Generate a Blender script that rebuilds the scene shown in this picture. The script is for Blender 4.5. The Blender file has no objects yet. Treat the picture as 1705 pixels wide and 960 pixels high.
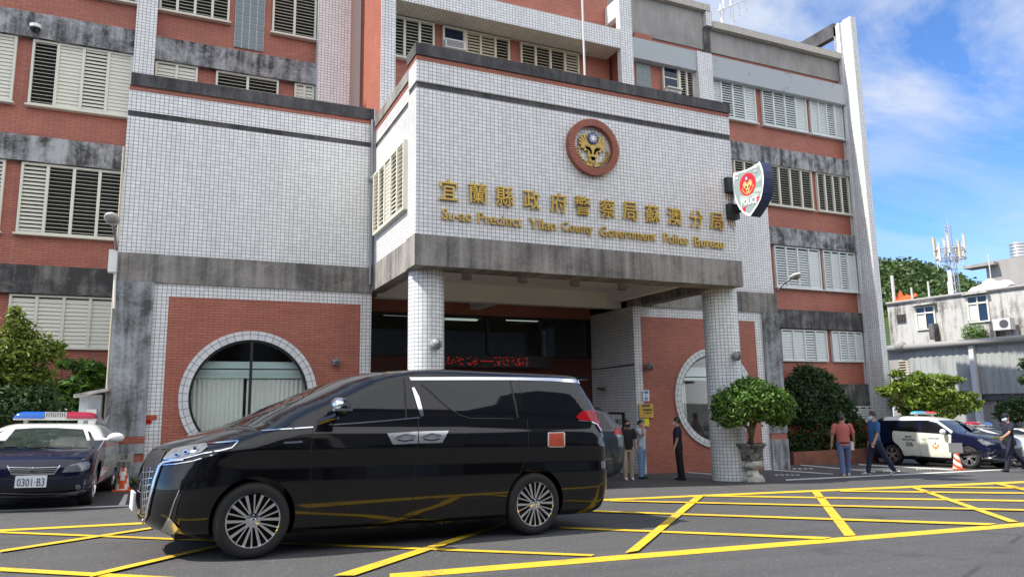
import bpy, bmesh, math, random
import numpy as np
from mathutils import Vector, Matrix
from mathutils.bvhtree import BVHTree
from mathutils.geometry import delaunay_2d_cdt

SC = bpy.context.scene
COL = SC.collection
rnd = random.Random(11)
R = math.radians

# ------------------------------------------------------------------ camera
K = 1.04                                   # metres per calibration unit
HC = 1.2244 * K                            # eye height above the road below it
GA, GB = -0.02834, -0.02039                # slope of the road along x and y
FPX, CX, CY = 1217.8, 852.5, 480.0         # focal length and centre in photo pixels (1705 x 960)
YAW, PITCH, ROLL = R(24.6226), R(8.9913), R(-0.87257)
_f = np.array([math.sin(YAW) * math.cos(PITCH), math.cos(YAW) * math.cos(PITCH), math.sin(PITCH)])
_r0 = np.array([math.cos(YAW), -math.sin(YAW), 0.0])
_u0 = np.cross(_r0, _f)
_r = _r0 * math.cos(ROLL) + _u0 * math.sin(ROLL)
_u = -_r0 * math.sin(ROLL) + _u0 * math.cos(ROLL)
EYE = np.array([0.0, 0.0, HC])
cam = bpy.data.cameras.new('camera')
cam.sensor_width = 36.0
cam.lens = FPX / 1705.0 * 36.0
cam.clip_start = 0.05
cam.clip_end = 5000
camo = bpy.data.objects.new('camera', cam)
COL.objects.link(camo)
camo.matrix_world = Matrix(((_r[0], _u[0], -_f[0], 0), (_r[1], _u[1], -_f[1], 0), (_r[2], _u[2], -_f[2], HC), (0, 0, 0, 1)))
SC.camera = camo

# ------------------------------------------------------------------ sky and sun
SUN = Vector((-0.75, 0.06, 1.0)).normalized()       # towards the sun: high, along the facade from the left, just behind it
SUN_EL = math.asin(SUN.z)
SUN_AZ = math.atan2(SUN.x, SUN.y)
world = bpy.data.worlds.new("World")
SC.world = world
world.use_nodes = True
wn = world.node_tree.nodes
wl = world.node_tree.links
wn.clear()
w_out = wn.new('ShaderNodeOutputWorld')
w_bg = wn.new('ShaderNodeBackground')
w_bg.inputs[1].default_value = 0.15
w_sky = wn.new('ShaderNodeTexSky')
w_sky.sky_type = 'NISHITA'
w_sky.sun_disc = False
w_sky.sun_elevation = SUN_EL
w_sky.sun_rotation = SUN_AZ
w_sky.air_density = 0.8
w_sky.dust_density = 0.2
w_sky.ozone_density = 2.0
w_tc = wn.new('ShaderNodeTexCoord')
w_sep = wn.new('ShaderNodeSeparateXYZ')
wl.new(w_tc.outputs['Generated'], w_sep.inputs[0])
def wmath(op, a, b=None):
    n = wn.new('ShaderNodeMath'); n.operation = op
    for i, v in enumerate((a, b)):
        if v is None: continue
        if isinstance(v, (int, float)): n.inputs[i].default_value = v
        else: wl.new(v, n.inputs[i])
    return n.outputs[0]
_zz = wmath('ADD', wmath('MAXIMUM', w_sep.outputs[2], 0.0), 0.16)
w_comb = wn.new('ShaderNodeCombineXYZ')
wl.new(wmath('DIVIDE', w_sep.outputs[0], _zz), w_comb.inputs[0])
wl.new(wmath('DIVIDE', w_sep.outputs[1], _zz), w_comb.inputs[1])
w_map = wn.new('ShaderNodeMapping')
w_map.inputs['Location'].default_value = (1.55, 0.55, 0.0)
w_map.inputs['Rotation'].default_value = (0, 0, R(-28))
w_map.inputs['Scale'].default_value = (0.9, 1.5, 1.0)
wl.new(w_comb.outputs[0], w_map.inputs[0])
w_n = wn.new('ShaderNodeTexNoise')
w_n.inputs['Scale'].default_value = 1.25
w_n.inputs['Detail'].default_value = 8.0
w_n.inputs['Roughness'].default_value = 0.60
w_n.inputs['Distortion'].default_value = 0.55
wl.new(w_map.outputs[0], w_n.inputs['Vector'])
w_ramp = wn.new('ShaderNodeValToRGB')
w_ramp.color_ramp.elements[0].position = 0.40
w_ramp.color_ramp.elements[0].color = (0, 0, 0, 1)
w_ramp.color_ramp.elements[1].position = 0.60
w_ramp.color_ramp.elements[1].color = (0.85, 0.85, 0.85, 1)
# added bright cloud bank behind the camera, out of view, whitening the facade's fill
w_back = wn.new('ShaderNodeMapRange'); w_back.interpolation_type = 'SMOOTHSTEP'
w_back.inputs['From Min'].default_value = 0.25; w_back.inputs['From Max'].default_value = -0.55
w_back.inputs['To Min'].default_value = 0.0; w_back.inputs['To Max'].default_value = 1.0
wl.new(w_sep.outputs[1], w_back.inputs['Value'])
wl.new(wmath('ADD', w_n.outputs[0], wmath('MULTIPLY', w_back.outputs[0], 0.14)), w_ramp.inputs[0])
w_tint = wn.new('ShaderNodeMix'); w_tint.data_type = 'RGBA'; w_tint.blend_type = 'MULTIPLY'
w_tint.inputs[0].default_value = 1.0
wl.new(w_sky.outputs[0], w_tint.inputs[6])
w_tint.inputs[7].default_value = (0.43, 0.61, 0.82, 1)
w_mix = wn.new('ShaderNodeMix'); w_mix.data_type = 'RGBA'
w_low = wn.new('ShaderNodeMapRange'); w_low.interpolation_type = 'SMOOTHSTEP'
w_low.inputs['From Min'].default_value = 0.10; w_low.inputs['From Max'].default_value = 0.42; w_low.inputs['To Min'].default_value = 0.25
wl.new(wmath('ADD', w_sep.outputs[2], wmath('MULTIPLY', w_back.outputs[0], 0.5)), w_low.inputs['Value'])
wl.new(wmath('MULTIPLY', w_ramp.outputs[0], w_low.outputs[0]), w_mix.inputs[0])
wl.new(w_tint.outputs[2], w_mix.inputs[6])
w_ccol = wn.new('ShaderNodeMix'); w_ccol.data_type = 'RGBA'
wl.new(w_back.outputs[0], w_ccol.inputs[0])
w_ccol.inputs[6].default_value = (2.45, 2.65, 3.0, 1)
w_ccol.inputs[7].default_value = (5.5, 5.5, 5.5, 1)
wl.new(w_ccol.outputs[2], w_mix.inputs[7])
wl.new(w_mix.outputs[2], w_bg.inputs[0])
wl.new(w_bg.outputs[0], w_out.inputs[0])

sun = bpy.data.lights.new('sun', 'SUN')
sun.energy = 3.4
sun.angle = R(0.5)
sun.color = (1.0, 0.93, 0.83)
suno = bpy.data.objects.new('sun', sun)
COL.objects.link(suno)
suno.rotation_euler = (-SUN).to_track_quat('-Z', 'Y').to_euler()
suno.location = (-20, 5, 40)

SC.view_settings.view_transform = 'Standard'
SC.view_settings.look = 'None'
SC.view_settings.exposure = 1.12
SC.view_settings.gamma = 1.0
SC.view_settings.use_curve_mapping = False
SC.render.engine = 'CYCLES'
SC.cycles.max_bounces = 7
SC.cycles.transparent_max_bounces = 12
SC.cycles.caustics_reflective = False
SC.cycles.caustics_refractive = False

# ------------------------------------------------------------------ photo pixel -> point of the place
def ray(x, y): return (x - CX) / FPX * _r - (y - CY) / FPX * _u + _f
def gz(x, y): return GA * x + GB * y
def gp(x, y):
    d = ray(x, y); t = -HC / (d[2] - GA * d[0] - GB * d[1]); return EYE + d * t
def py(x, y, Y): d = ray(x, y); return EYE + d * (Y / d[1])
def px(x, y, X): d = ray(x, y); return EYE + d * (X / d[0])
def pz(x, y, Z): d = ray(x, y); return EYE + d * ((Z - HC) / d[2])
def pl(x, y, P0, n):
    d = ray(x, y); t = np.dot(np.array(P0) - EYE, n) / np.dot(d, n); return EYE + d * t
def rectY(a, b, Y):
    A, B = py(a[0], a[1], Y), py(b[0], b[1], Y)
    return A[0], B[0], B[2], A[2]            # x0, x1, z0, z1

# ------------------------------------------------------------------ materials
MATS = {}
class NT:
    def __init__(s, name):
        s.m = bpy.data.materials.new(name); s.m.use_nodes = True
        s.n = s.m.node_tree.nodes; s.l = s.m.node_tree.links
        s.p = s.n['Principled BSDF']; s.out = s.n['Material Output']
        MATS[name] = s.m
    def new(s, t, **kw):
        n = s.n.new(t)
        for k, v in kw.items(): setattr(n, k, v)
        return n
    def put(s, sock, v):
        if hasattr(v, 'is_output'): s.l.new(v, sock)
        else:
            if isinstance(v, tuple) and len(v) == 3 and sock.type == 'RGBA': v = (*v, 1)
            sock.default_value = v
    def coord(s, kind='UV', scale=(1, 1, 1), rot=(0, 0, 0)):
        tc = s.new('ShaderNodeTexCoord'); mp = s.new('ShaderNodeMapping')
        mp.inputs['Scale'].default_value = scale; mp.inputs['Rotation'].default_value = rot
        s.l.new(tc.outputs[kind], mp.inputs[0]); return mp.outputs[0]
    def noise(s, vec, scale, detail=4, rough=0.55, dist=0.0):
        n = s.new('ShaderNodeTexNoise')
        s.l.new(vec, n.inputs['Vector'])
        n.inputs['Scale'].default_value = scale; n.inputs['Detail'].default_value = detail
        n.inputs['Roughness'].default_value = rough; n.inputs['Distortion'].default_value = dist
        return n.outputs[0]
    def ramp(s, fac, *stops):
        r = s.new('ShaderNodeValToRGB'); e = r.color_ramp.elements
        while len(e) < len(stops): e.new(0.5)
        for el, (p, c) in zip(e, stops):
            el.position = p
            el.color = (c, c, c, 1) if isinstance(c, (int, float)) else (*c, 1)
        s.l.new(fac, r.inputs[0]); return r.outputs[0]
    def mix(s, fac, a, b, mode='MIX'):
        n = s.new('ShaderNodeMix', data_type='RGBA', blend_type=mode)
        s.put(n.inputs[0], fac); s.put(n.inputs[6], a); s.put(n.inputs[7], b); return n.outputs[2]
    def math(s, op, a, b=0.0):
        n = s.new('ShaderNodeMath', operation=op); s.put(n.inputs[0], a); s.put(n.inputs[1], b); return n.outputs[0]
    def bump(s, h, strength, dist=0.01):
        n = s.new('ShaderNodeBump'); n.inputs['Strength'].default_value = strength; n.inputs['Distance'].default_value = dist
        s.l.new(h, n.inputs['Height']); s.l.new(n.outputs[0], s.p.inputs['Normal'])
    def base(s, v): s.put(s.p.inputs['Base Color'], v)
    def set(s, **kw):
        for k, v in kw.items(): s.put(s.p.inputs[k.replace('_', ' ')], v)

def plain(name, col, rough=0.5, metal=0.0, var=0.12, scale=3.0, bump=0.0, **kw):
    t = NT(name)
    v = t.coord('Object')
    n = t.noise(v, scale, 5)
    c = t.mix(n, tuple(x * (1 - var) for x in col), tuple(min(1, x * (1 + var)) for x in col))
    t.base(c); t.set(Roughness=rough, Metallic=metal)
    if bump: t.bump(t.noise(v, scale * 12, 4), bump)
    for k, x in kw.items(): t.put(t.p.inputs[k.replace('_', ' ')], x)
    return t.m

TW, TH = 0.0945, 0.0828        # glazed wall tile, centre to centre
def tile(name, col, grout, grime=0.25, mortar=0.0062, tw=TW, th=TH):
    t = NT(name)
    v = t.coord('UV')
    b = t.new('ShaderNodeTexBrick', offset=0.0, squash=1.0)
    t.l.new(v, b.inputs['Vector'])
    t.put(b.inputs['Color1'], col); t.put(b.inputs['Color2'], tuple(x * 0.84 for x in col)); t.put(b.inputs['Mortar'], grout)
    b.inputs['Scale'].default_value = 1.0; b.inputs['Mortar Size'].default_value = mortar
    b.inputs['Mortar Smooth'].default_value = 0.2; b.inputs['Brick Width'].default_value = tw; b.inputs['Row Height'].default_value = th
    b.inputs['Bias'].default_value = -0.2
    st = t.noise(t.coord('UV', (2.2, 0.22, 1)), 1.6, 6, 0.6)
    pt = t.noise(v, 0.55, 5, 0.6)
    g = t.math('MULTIPLY', t.ramp(st, (0.45, 0.0), (0.8, 1.0)), t.ramp(pt, (0.35, 0.15), (0.7, 1.0)))
    c = t.mix(t.math('MULTIPLY', g, grime), b.outputs['Color'], (0.22, 0.2, 0.16))
    t.base(c)
    t.set(Roughness=t.ramp(b.outputs['Fac'], (0.0, 0.22), (1.0, 0.8)))
    inv = t.math('SUBTRACT', 1.0, b.outputs['Fac'])
    wob = t.noise(v, 7.0, 2)
    t.bump(t.math('ADD', inv, t.math('MULTIPLY', wob, 0.35)), 0.35, 0.004)
    return t.m
tile('tile_white', (0.82, 0.83, 0.84), (0.15, 0.152, 0.158), 0.38, 0.0055)
tile('tile_ring', (0.72, 0.74, 0.76), (0.08, 0.085, 0.095), 0.15, 0.006, 0.17, 0.125)
tile('tile_column', (0.78, 0.81, 0.82), (0.12, 0.135, 0.14), 0.25, 0.0055)
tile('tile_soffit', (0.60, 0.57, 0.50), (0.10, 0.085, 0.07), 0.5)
def brick(name, col, mort, bw=0.235, rh=0.0605, ms=0.0048, rough=0.55):
    t = NT(name)
    v = t.coord('UV')
    b = t.new('ShaderNodeTexBrick', offset=0.5, squash=1.0)
    t.l.new(v, b.inputs['Vector'])
    t.put(b.inputs['Color1'], col); t.put(b.inputs['Color2'], tuple(x * 0.80 for x in col)); t.put(b.inputs['Mortar'], mort)
    b.inputs['Scale'].default_value = 1.0; b.inputs['Mortar Size'].default_value = ms; b.inputs['Mortar Smooth'].default_value = 0.2
    b.inputs['Brick Width'].default_value = bw; b.inputs['Row Height'].default_value = rh
    n = t.noise(v, 0.8, 6, 0.62)
    c = t.mix(t.ramp(n, (0.3, 0.0), (0.75, 0.45)), b.outputs['Color'], (0.16, 0.045, 0.03))
    n2 = t.noise(t.coord('UV', (3.0, 0.4, 1)), 1.2, 5, 0.6)
    c = t.mix(t.ramp(n2, (0.62, 0.0), (0.85, 0.22)), c, (0.42, 0.36, 0.32))
    t.base(c); t.set(Roughness=rough)
    t.bump(t.math('SUBTRACT', 1.0, b.outputs['Fac']), 0.5, 0.006)
    return t.m
brick('brick_red', (0.52, 0.172, 0.112), (0.20, 0.082, 0.062), ms=0.007)
brick('brick_soldier', (0.40, 0.112, 0.068), (0.10, 0.04, 0.03), 0.062, 0.6, 0.007)
def concrete(name, light, dark, lo, hi, streak=(2.6, 0.28), patch=0.7, rough=0.85):
    t = NT(name)
    v = t.coord('UV')
    s = t.noise(t.coord('UV', (streak[0], streak[1], 1)), 1.5, 7, 0.62, 0.3)
    p = t.noise(v, patch, 8, 0.66, 0.5)
    m = t.math('ADD', t.math('MULTIPLY', s, 0.5), t.math('MULTIPLY', p, 0.5))
    fine = t.noise(v, 14.0, 5, 0.6)
    m = t.math('ADD', m, t.math('MULTIPLY', t.math('SUBTRACT', fine, 0.5), 0.16))
    c = t.mix(t.ramp(m, (lo, 1.0), (hi, 0.0)), light, dark)
    c = t.mix(t.ramp(t.noise(v, 45.0, 3), (0.3, 0.25), (0.6, 0.0)), c, dark)
    t.base(c); t.set(Roughness=rough); t.bump(fine, 0.3, 0.008)
    return t.m
concrete('concrete_streaked', (0.33, 0.315, 0.295), (0.095, 0.09, 0.085), 0.39, 0.58, (3.4, 0.10), 0.8)
concrete('concrete_mould', (0.42, 0.43, 0.44), (0.05, 0.05, 0.052), 0.42, 0.585, (2.4, 0.30), 1.7)
concrete('concrete_black', (0.25, 0.245, 0.235), (0.045, 0.045, 0.045), 0.46, 0.68, (3.0, 0.35), 2.0)
concrete('concrete_coping', (0.14, 0.135, 0.135), (0.035, 0.035, 0.04), 0.40, 0.66, (3.0, 0.4), 1.0)
concrete('concrete_pier', (0.40, 0.43, 0.46), (0.085, 0.083, 0.08), 0.42, 0.58, (2.6, 0.22), 1.3)
concrete('band_blue', (0.43, 0.47, 0.50), (0.26, 0.28, 0.29), 0.36, 0.44, (1.2, 1.6), 0.9)
concrete('plaster_grey', (0.37, 0.36, 0.345), (0.22, 0.215, 0.205), 0.36, 0.60, (1.6, 0.35), 0.5)
concrete('house_white', (0.52, 0.515, 0.49), (0.15, 0.14, 0.125), 0.40, 0.53, (2.6, 0.25), 0.5)
concrete('shed_sheet', (0.36, 0.385, 0.375), (0.22, 0.225, 0.22), 0.38, 0.55, (1.2, 0.2), 0.5)
concrete('house_grey', (0.34, 0.33, 0.32), (0.25, 0.24, 0.23), 0.35, 0.6, (1.6, 0.3), 0.4)
plain('soffit_cream', (0.78, 0.765, 0.735), 0.8, var=0.06, scale=1.0)
plain('shutter_cream', (0.68, 0.67, 0.58), 0.55, var=0.07, scale=2.0)
plain('shutter_pale', (0.66, 0.71, 0.70), 0.55, var=0.06, scale=2.0)
plain('shutter_tan', (0.55, 0.49, 0.36), 0.55, var=0.08, scale=2.0)
plain('dark_void', (0.012, 0.012, 0.013), 0.8)
plain('black_metal', (0.018, 0.018, 0.02), 0.45)
plain('dark_grey', (0.07, 0.07, 0.075), 0.5)
plain('mid_grey', (0.28, 0.28, 0.29), 0.5)
plain('light_grey', (0.55, 0.55, 0.54), 0.5)
plain('white_paint', (0.78, 0.78, 0.76), 0.45)
plain('board_grey', (0.16, 0.17, 0.18), 0.5)
plain('galvanised', (0.50, 0.52, 0.54), 0.38, 0.7)
plain('rust_stain', (0.22, 0.09, 0.03), 0.9)
plain('gold_leaf', (0.60, 0.40, 0.09), 0.32, 0.5, var=0.25, scale=9.0)
plain('gold_dull', (0.56, 0.40, 0.12), 0.42, 0.3, var=0.35, scale=9.0)
plain('emblem_blue', (0.02, 0.035, 0.16), 0.4)
plain('sign_red', (0.62, 0.02, 0.035), 0.4)
plain('sign_teal', (0.27, 0.34, 0.34), 0.4)
plain('sign_pale', (0.42, 0.50, 0.46), 0.4)
plain('sign_white', (0.80, 0.82, 0.82), 0.4)
plain('sign_gold', (0.80, 0.55, 0.22), 0.4)
plain('orange', (0.75, 0.10, 0.02), 0.5)
plain('yellow_paper', (0.80, 0.68, 0.03), 0.6)
plain('notice_blue', (0.04, 0.22, 0.60), 0.5)
plain('ceramic_block', (0.16, 0.22, 0.235), 0.2)
plain('curtain', (0.80, 0.84, 0.80), 0.8, var=0.04)
plain('valance', (0.66, 0.82, 0.82), 0.7, var=0.04)
plain('lamp_glass', (0.25, 0.25, 0.25), 0.25, var=0.4, scale=14)
plain('wood_ceiling', (0.34, 0.22, 0.09), 0.6)
plain('dark_red_wall', (0.10, 0.022, 0.018), 0.6)
plain('room_grey', (0.50, 0.53, 0.48), 0.7)
plain('room_dark', (0.05, 0.05, 0.05), 0.7)
def emit(name, col, st):
    t = NT(name); t.base(col); t.set(Emission_Color=col); t.p.inputs['Emission Strength'].default_value = st; return t.m
emit('tube_light', (0.9, 1.0, 0.95), 0.45)
emit('led_red', (1.0, 0.03, 0.02), 0.12)
def thin_glass(name, tint, refl=0.06, opac=0.25, rough=0.02):
    t = NT(name)
    tr = t.new('ShaderNodeBsdfTransparent'); tr.inputs[0].default_value = (*tint, 1)
    gl = t.new('ShaderNodeBsdfGlossy'); gl.inputs['Roughness'].default_value = rough
    fr = t.new('ShaderNodeFresnel'); fr.inputs[0].default_value = 1.5
    f = t.math('ADD', fr.outputs[0], refl)
    mx = t.new('ShaderNodeMixShader')
    t.l.new(f, mx.inputs[0]); t.l.new(tr.outputs[0], mx.inputs[1]); t.l.new(gl.outputs[0], mx.inputs[2])
    t.l.new(mx.outputs[0], t.out.inputs[0]); return t.m
thin_glass('pane_clear', (0.90, 0.93, 0.91), 0.0)
thin_glass('pane_dark', (0.38, 0.40, 0.39), 0.02)
thin_glass('car_pane', (0.52, 0.60, 0.58), 0.05)
# ground
def asphalt():
    t = NT('asphalt')
    v = t.coord('Object')
    sp = t.new('ShaderNodeTexVoronoi', feature='F1'); t.l.new(v, sp.inputs['Vector']); sp.inputs['Scale'].default_value = 75.0
    n1 = t.noise(v, 0.35, 6, 0.6); n2 = t.noise(v, 130.0, 3, 0.7); n3 = t.noise(t.coord('Object', (0.25, 2.2, 1)), 0.8, 5)
    m = t.math('ADD', t.math('MULTIPLY', n1, 0.5), t.math('MULTIPLY', n3, 0.5))
    c = t.mix(t.ramp(m, (0.3, 0.0), (0.7, 1.0)), (0.056, 0.056, 0.058), (0.082, 0.082, 0.083))
    c = t.mix(t.ramp(n2, (0.30, 0.8), (0.52, 0.0)), c, (0.022, 0.022, 0.024))
    c = t.mix(t.ramp(sp.outputs['Color'], (0.72, 0.0), (0.95, 0.55)), c, (0.22, 0.22, 0.21))
    ck = t.new('ShaderNodeTexVoronoi', feature='DISTANCE_TO_EDGE'); t.l.new(t.coord('Object', (0.5, 0.9, 1)), ck.inputs['Vector']); ck.inputs['Scale'].default_value = 0.35
    ckm = t.math('MULTIPLY', t.ramp(ck.outputs['Distance'], (0.0, 1.0), (0.012, 0.0)), t.ramp(t.noise(v, 0.5, 3), (0.5, 0.0), (0.62, 0.7)))
    c = t.mix(ckm, c, (0.018, 0.018, 0.018))
    oil = t.math('MULTIPLY', t.ramp(t.noise(v, 1.1, 2), (0.62, 0.0), (0.76, 0.7)), t.ramp(t.noise(v, 9.0, 4), (0.35, 0.3), (0.6, 1.0)))
    c = t.mix(oil, c, (0.028, 0.028, 0.028))
    tyre = t.math('MULTIPLY', t.ramp(t.noise(t.coord('Object', (0.06, 1.9, 1), (0, 0, R(-6))), 1.0, 3), (0.53, 0.0), (0.74, 0.6)), t.ramp(t.noise(v, 30.0, 4), (0.3, 0.4), (0.6, 1.0)))
    c = t.mix(tyre, c, (0.035, 0.035, 0.036))
    t.base(c); t.set(Roughness=0.82); t.bump(n2, 0.35, 0.006)
    return t.m
asphalt()
def paint(name, col, wear):
    t = NT(name)
    v = t.coord('Object')
    n = t.noise(v, 60.0, 5, 0.7); n2 = t.noise(v, 2.0, 5, 0.6)
    m = t.math('ADD', t.math('MULTIPLY', n, 0.6), t.math('MULTIPLY', n2, 0.4))
    t.base(t.mix(t.ramp(m, (wear - 0.06, 1.0), (wear + 0.03, 0.0)), col, (0.11, 0.105, 0.085)))
    t.set(Roughness=0.65); t.bump(n, 0.25, 0.004); return t.m
paint('paint_yellow', (0.64, 0.425, 0.022), 0.425)
paint('paint_white', (0.60, 0.60, 0.58), 0.42)
# plants
def leafmat(name, dark, light, rough=0.45):
    t = NT(name)
    g = t.new('ShaderNodeNewGeometry')
    c = t.mix(g.outputs['Random Per Island'], dark, light)
    t.base(c); t.set(Roughness=rough)
    tr = t.new('ShaderNodeBsdfTranslucent'); t.l.new(c, tr.inputs[0])
    mx = t.new('ShaderNodeMixShader'); mx.inputs[0].default_value = 0.28
    t.l.new(t.p.outputs[0], mx.inputs[1]); t.l.new(tr.outputs[0], mx.inputs[2]); t.l.new(mx.outputs[0], t.out.inputs[0])
    return t.m
leafmat('leaf_ficus', (0.045, 0.105, 0.020), (0.14, 0.27, 0.035))
leafmat('leaf_lime', (0.07, 0.13, 0.012), (0.20, 0.28, 0.03))
leafmat('leaf_dark', (0.016, 0.045, 0.014), (0.055, 0.11, 0.025))
leafmat('leaf_hedge', (0.014, 0.04, 0.010), (0.05, 0.10, 0.02))
leafmat('leaf_left', (0.075, 0.13, 0.016), (0.23, 0.29, 0.035))
leafmat('leaf_hill', (0.035, 0.075, 0.022), (0.10, 0.16, 0.04))
leafmat('flower_red', (0.26, 0.015, 0.010), (0.42, 0.04, 0.015))
plain('bark', (0.10, 0.075, 0.05), 0.9, var=0.4, scale=12)
concrete('urn_stone', (0.66, 0.64, 0.57), (0.09, 0.09, 0.08), 0.38, 0.52, (3.0, 3.0), 4.0)
concrete('urn_mossy', (0.42, 0.40, 0.37), (0.035, 0.036, 0.035), 0.42, 0.62, (6.0, 6.0), 4.0)
concrete('planter_brick', (0.30, 0.115, 0.075), (0.14, 0.06, 0.045), 0.35, 0.6, (1.0, 1.0), 1.5)
# vehicles
def carpaint(name, col, rough=0.16, flake=0.0):
    t = NT(name); t.base(col)
    t.set(Roughness=rough, Metallic=flake); t.p.inputs['Coat Weight'].default_value = 1.0; t.p.inputs['Specular IOR Level'].default_value = 0.1; t.p.inputs['Coat Roughness'].default_value = 0.03
    return t.m
carpaint('paint_black', (0.004, 0.004, 0.005), 0.2)
carpaint('paint_navy', (0.006, 0.009, 0.032), 0.25)
carpaint('paint_cream', (0.70, 0.72, 0.62), 0.3)
carpaint('paint_carwhite', (0.74, 0.75, 0.75), 0.3)
carpaint('paint_slate', (0.035, 0.045, 0.06), 0.25, 0.3)
plain('tint_glass', (0.006, 0.008, 0.010), 0.03, var=0.0)
plain('tint_blue', (0.010, 0.022, 0.055), 0.04, var=0.0)
plain('screen_glass', (0.030, 0.042, 0.042), 0.04, var=0.9, scale=5.0)  # mottled teal base paints in the screen's lighter interior and reflections
MATS['tint_glass'].node_tree.nodes['Principled BSDF'].inputs['Coat Weight'].default_value = 0.12
plain('chrome', (0.80, 0.81, 0.83), 0.07, 1.0, var=0.02)
plain('chrome_dark', (0.12, 0.12, 0.125), 0.16, 1.0, var=0.05)
plain('alloy', (0.62, 0.62, 0.63), 0.25, 0.9, var=0.03)
plain('rubber', (0.016, 0.016, 0.017), 0.75)
plain('trim_black', (0.012, 0.012, 0.013), 0.5)
plain('lens_red', (0.38, 0.006, 0.012), 0.12, var=0.3, scale=20)
plain('lens_clear', (0.20, 0.22, 0.24), 0.08, 0.3, var=0.6, scale=16)
plain('beacon_blue', (0.015, 0.10, 0.42), 0.15)
plain('beacon_cyan', (0.06, 0.36, 0.62), 0.2)
plain('beacon_red', (0.32, 0.012, 0.045), 0.15)
plain('beacon_scarlet', (0.60, 0.035, 0.04), 0.2)
plain('plate_white', (0.72, 0.78, 0.82), 0.4)
plain('ink', (0.02, 0.02, 0.022), 0.6)
plain('ink_blue', (0.015, 0.03, 0.10), 0.5)
plain('flap_red', (0.42, 0.07, 0.035), 0.35, var=0.4, scale=18)
plain('orange_decal', (0.80, 0.30, 0.05), 0.5)
plain('seat_fabric', (0.045, 0.045, 0.05), 0.8)
# clothes and skin
plain('skin', (0.46, 0.25, 0.165), 0.5, var=0.08)
plain('hair', (0.010, 0.009, 0.009), 0.5)
for nm, c in dict(cloth_coral=(0.46, 0.13, 0.115), cloth_blue=(0.022, 0.10, 0.26), cloth_navy=(0.010, 0.013, 0.032), cloth_black=(0.010, 0.010, 0.013),
                  cloth_white=(0.55, 0.60, 0.68), denim=(0.10, 0.145, 0.29), denim_light=(0.19, 0.32, 0.50), denim_dark=(0.013, 0.02, 0.055),
                  khaki=(0.42, 0.34, 0.26), mask_blue=(0.50, 0.68, 0.80), mask_pink=(0.66, 0.46, 0.48), mask_dark=(0.02, 0.018, 0.05),
                  shoe_tan=(0.50, 0.30, 0.09), shoe_grey=(0.50, 0.49, 0.47), shoe_black=(0.012, 0.012, 0.013), shoe_white=(0.6, 0.58, 0.57)).items():
    plain(nm, c, 0.85, var=0.22, scale=9.0)

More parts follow.
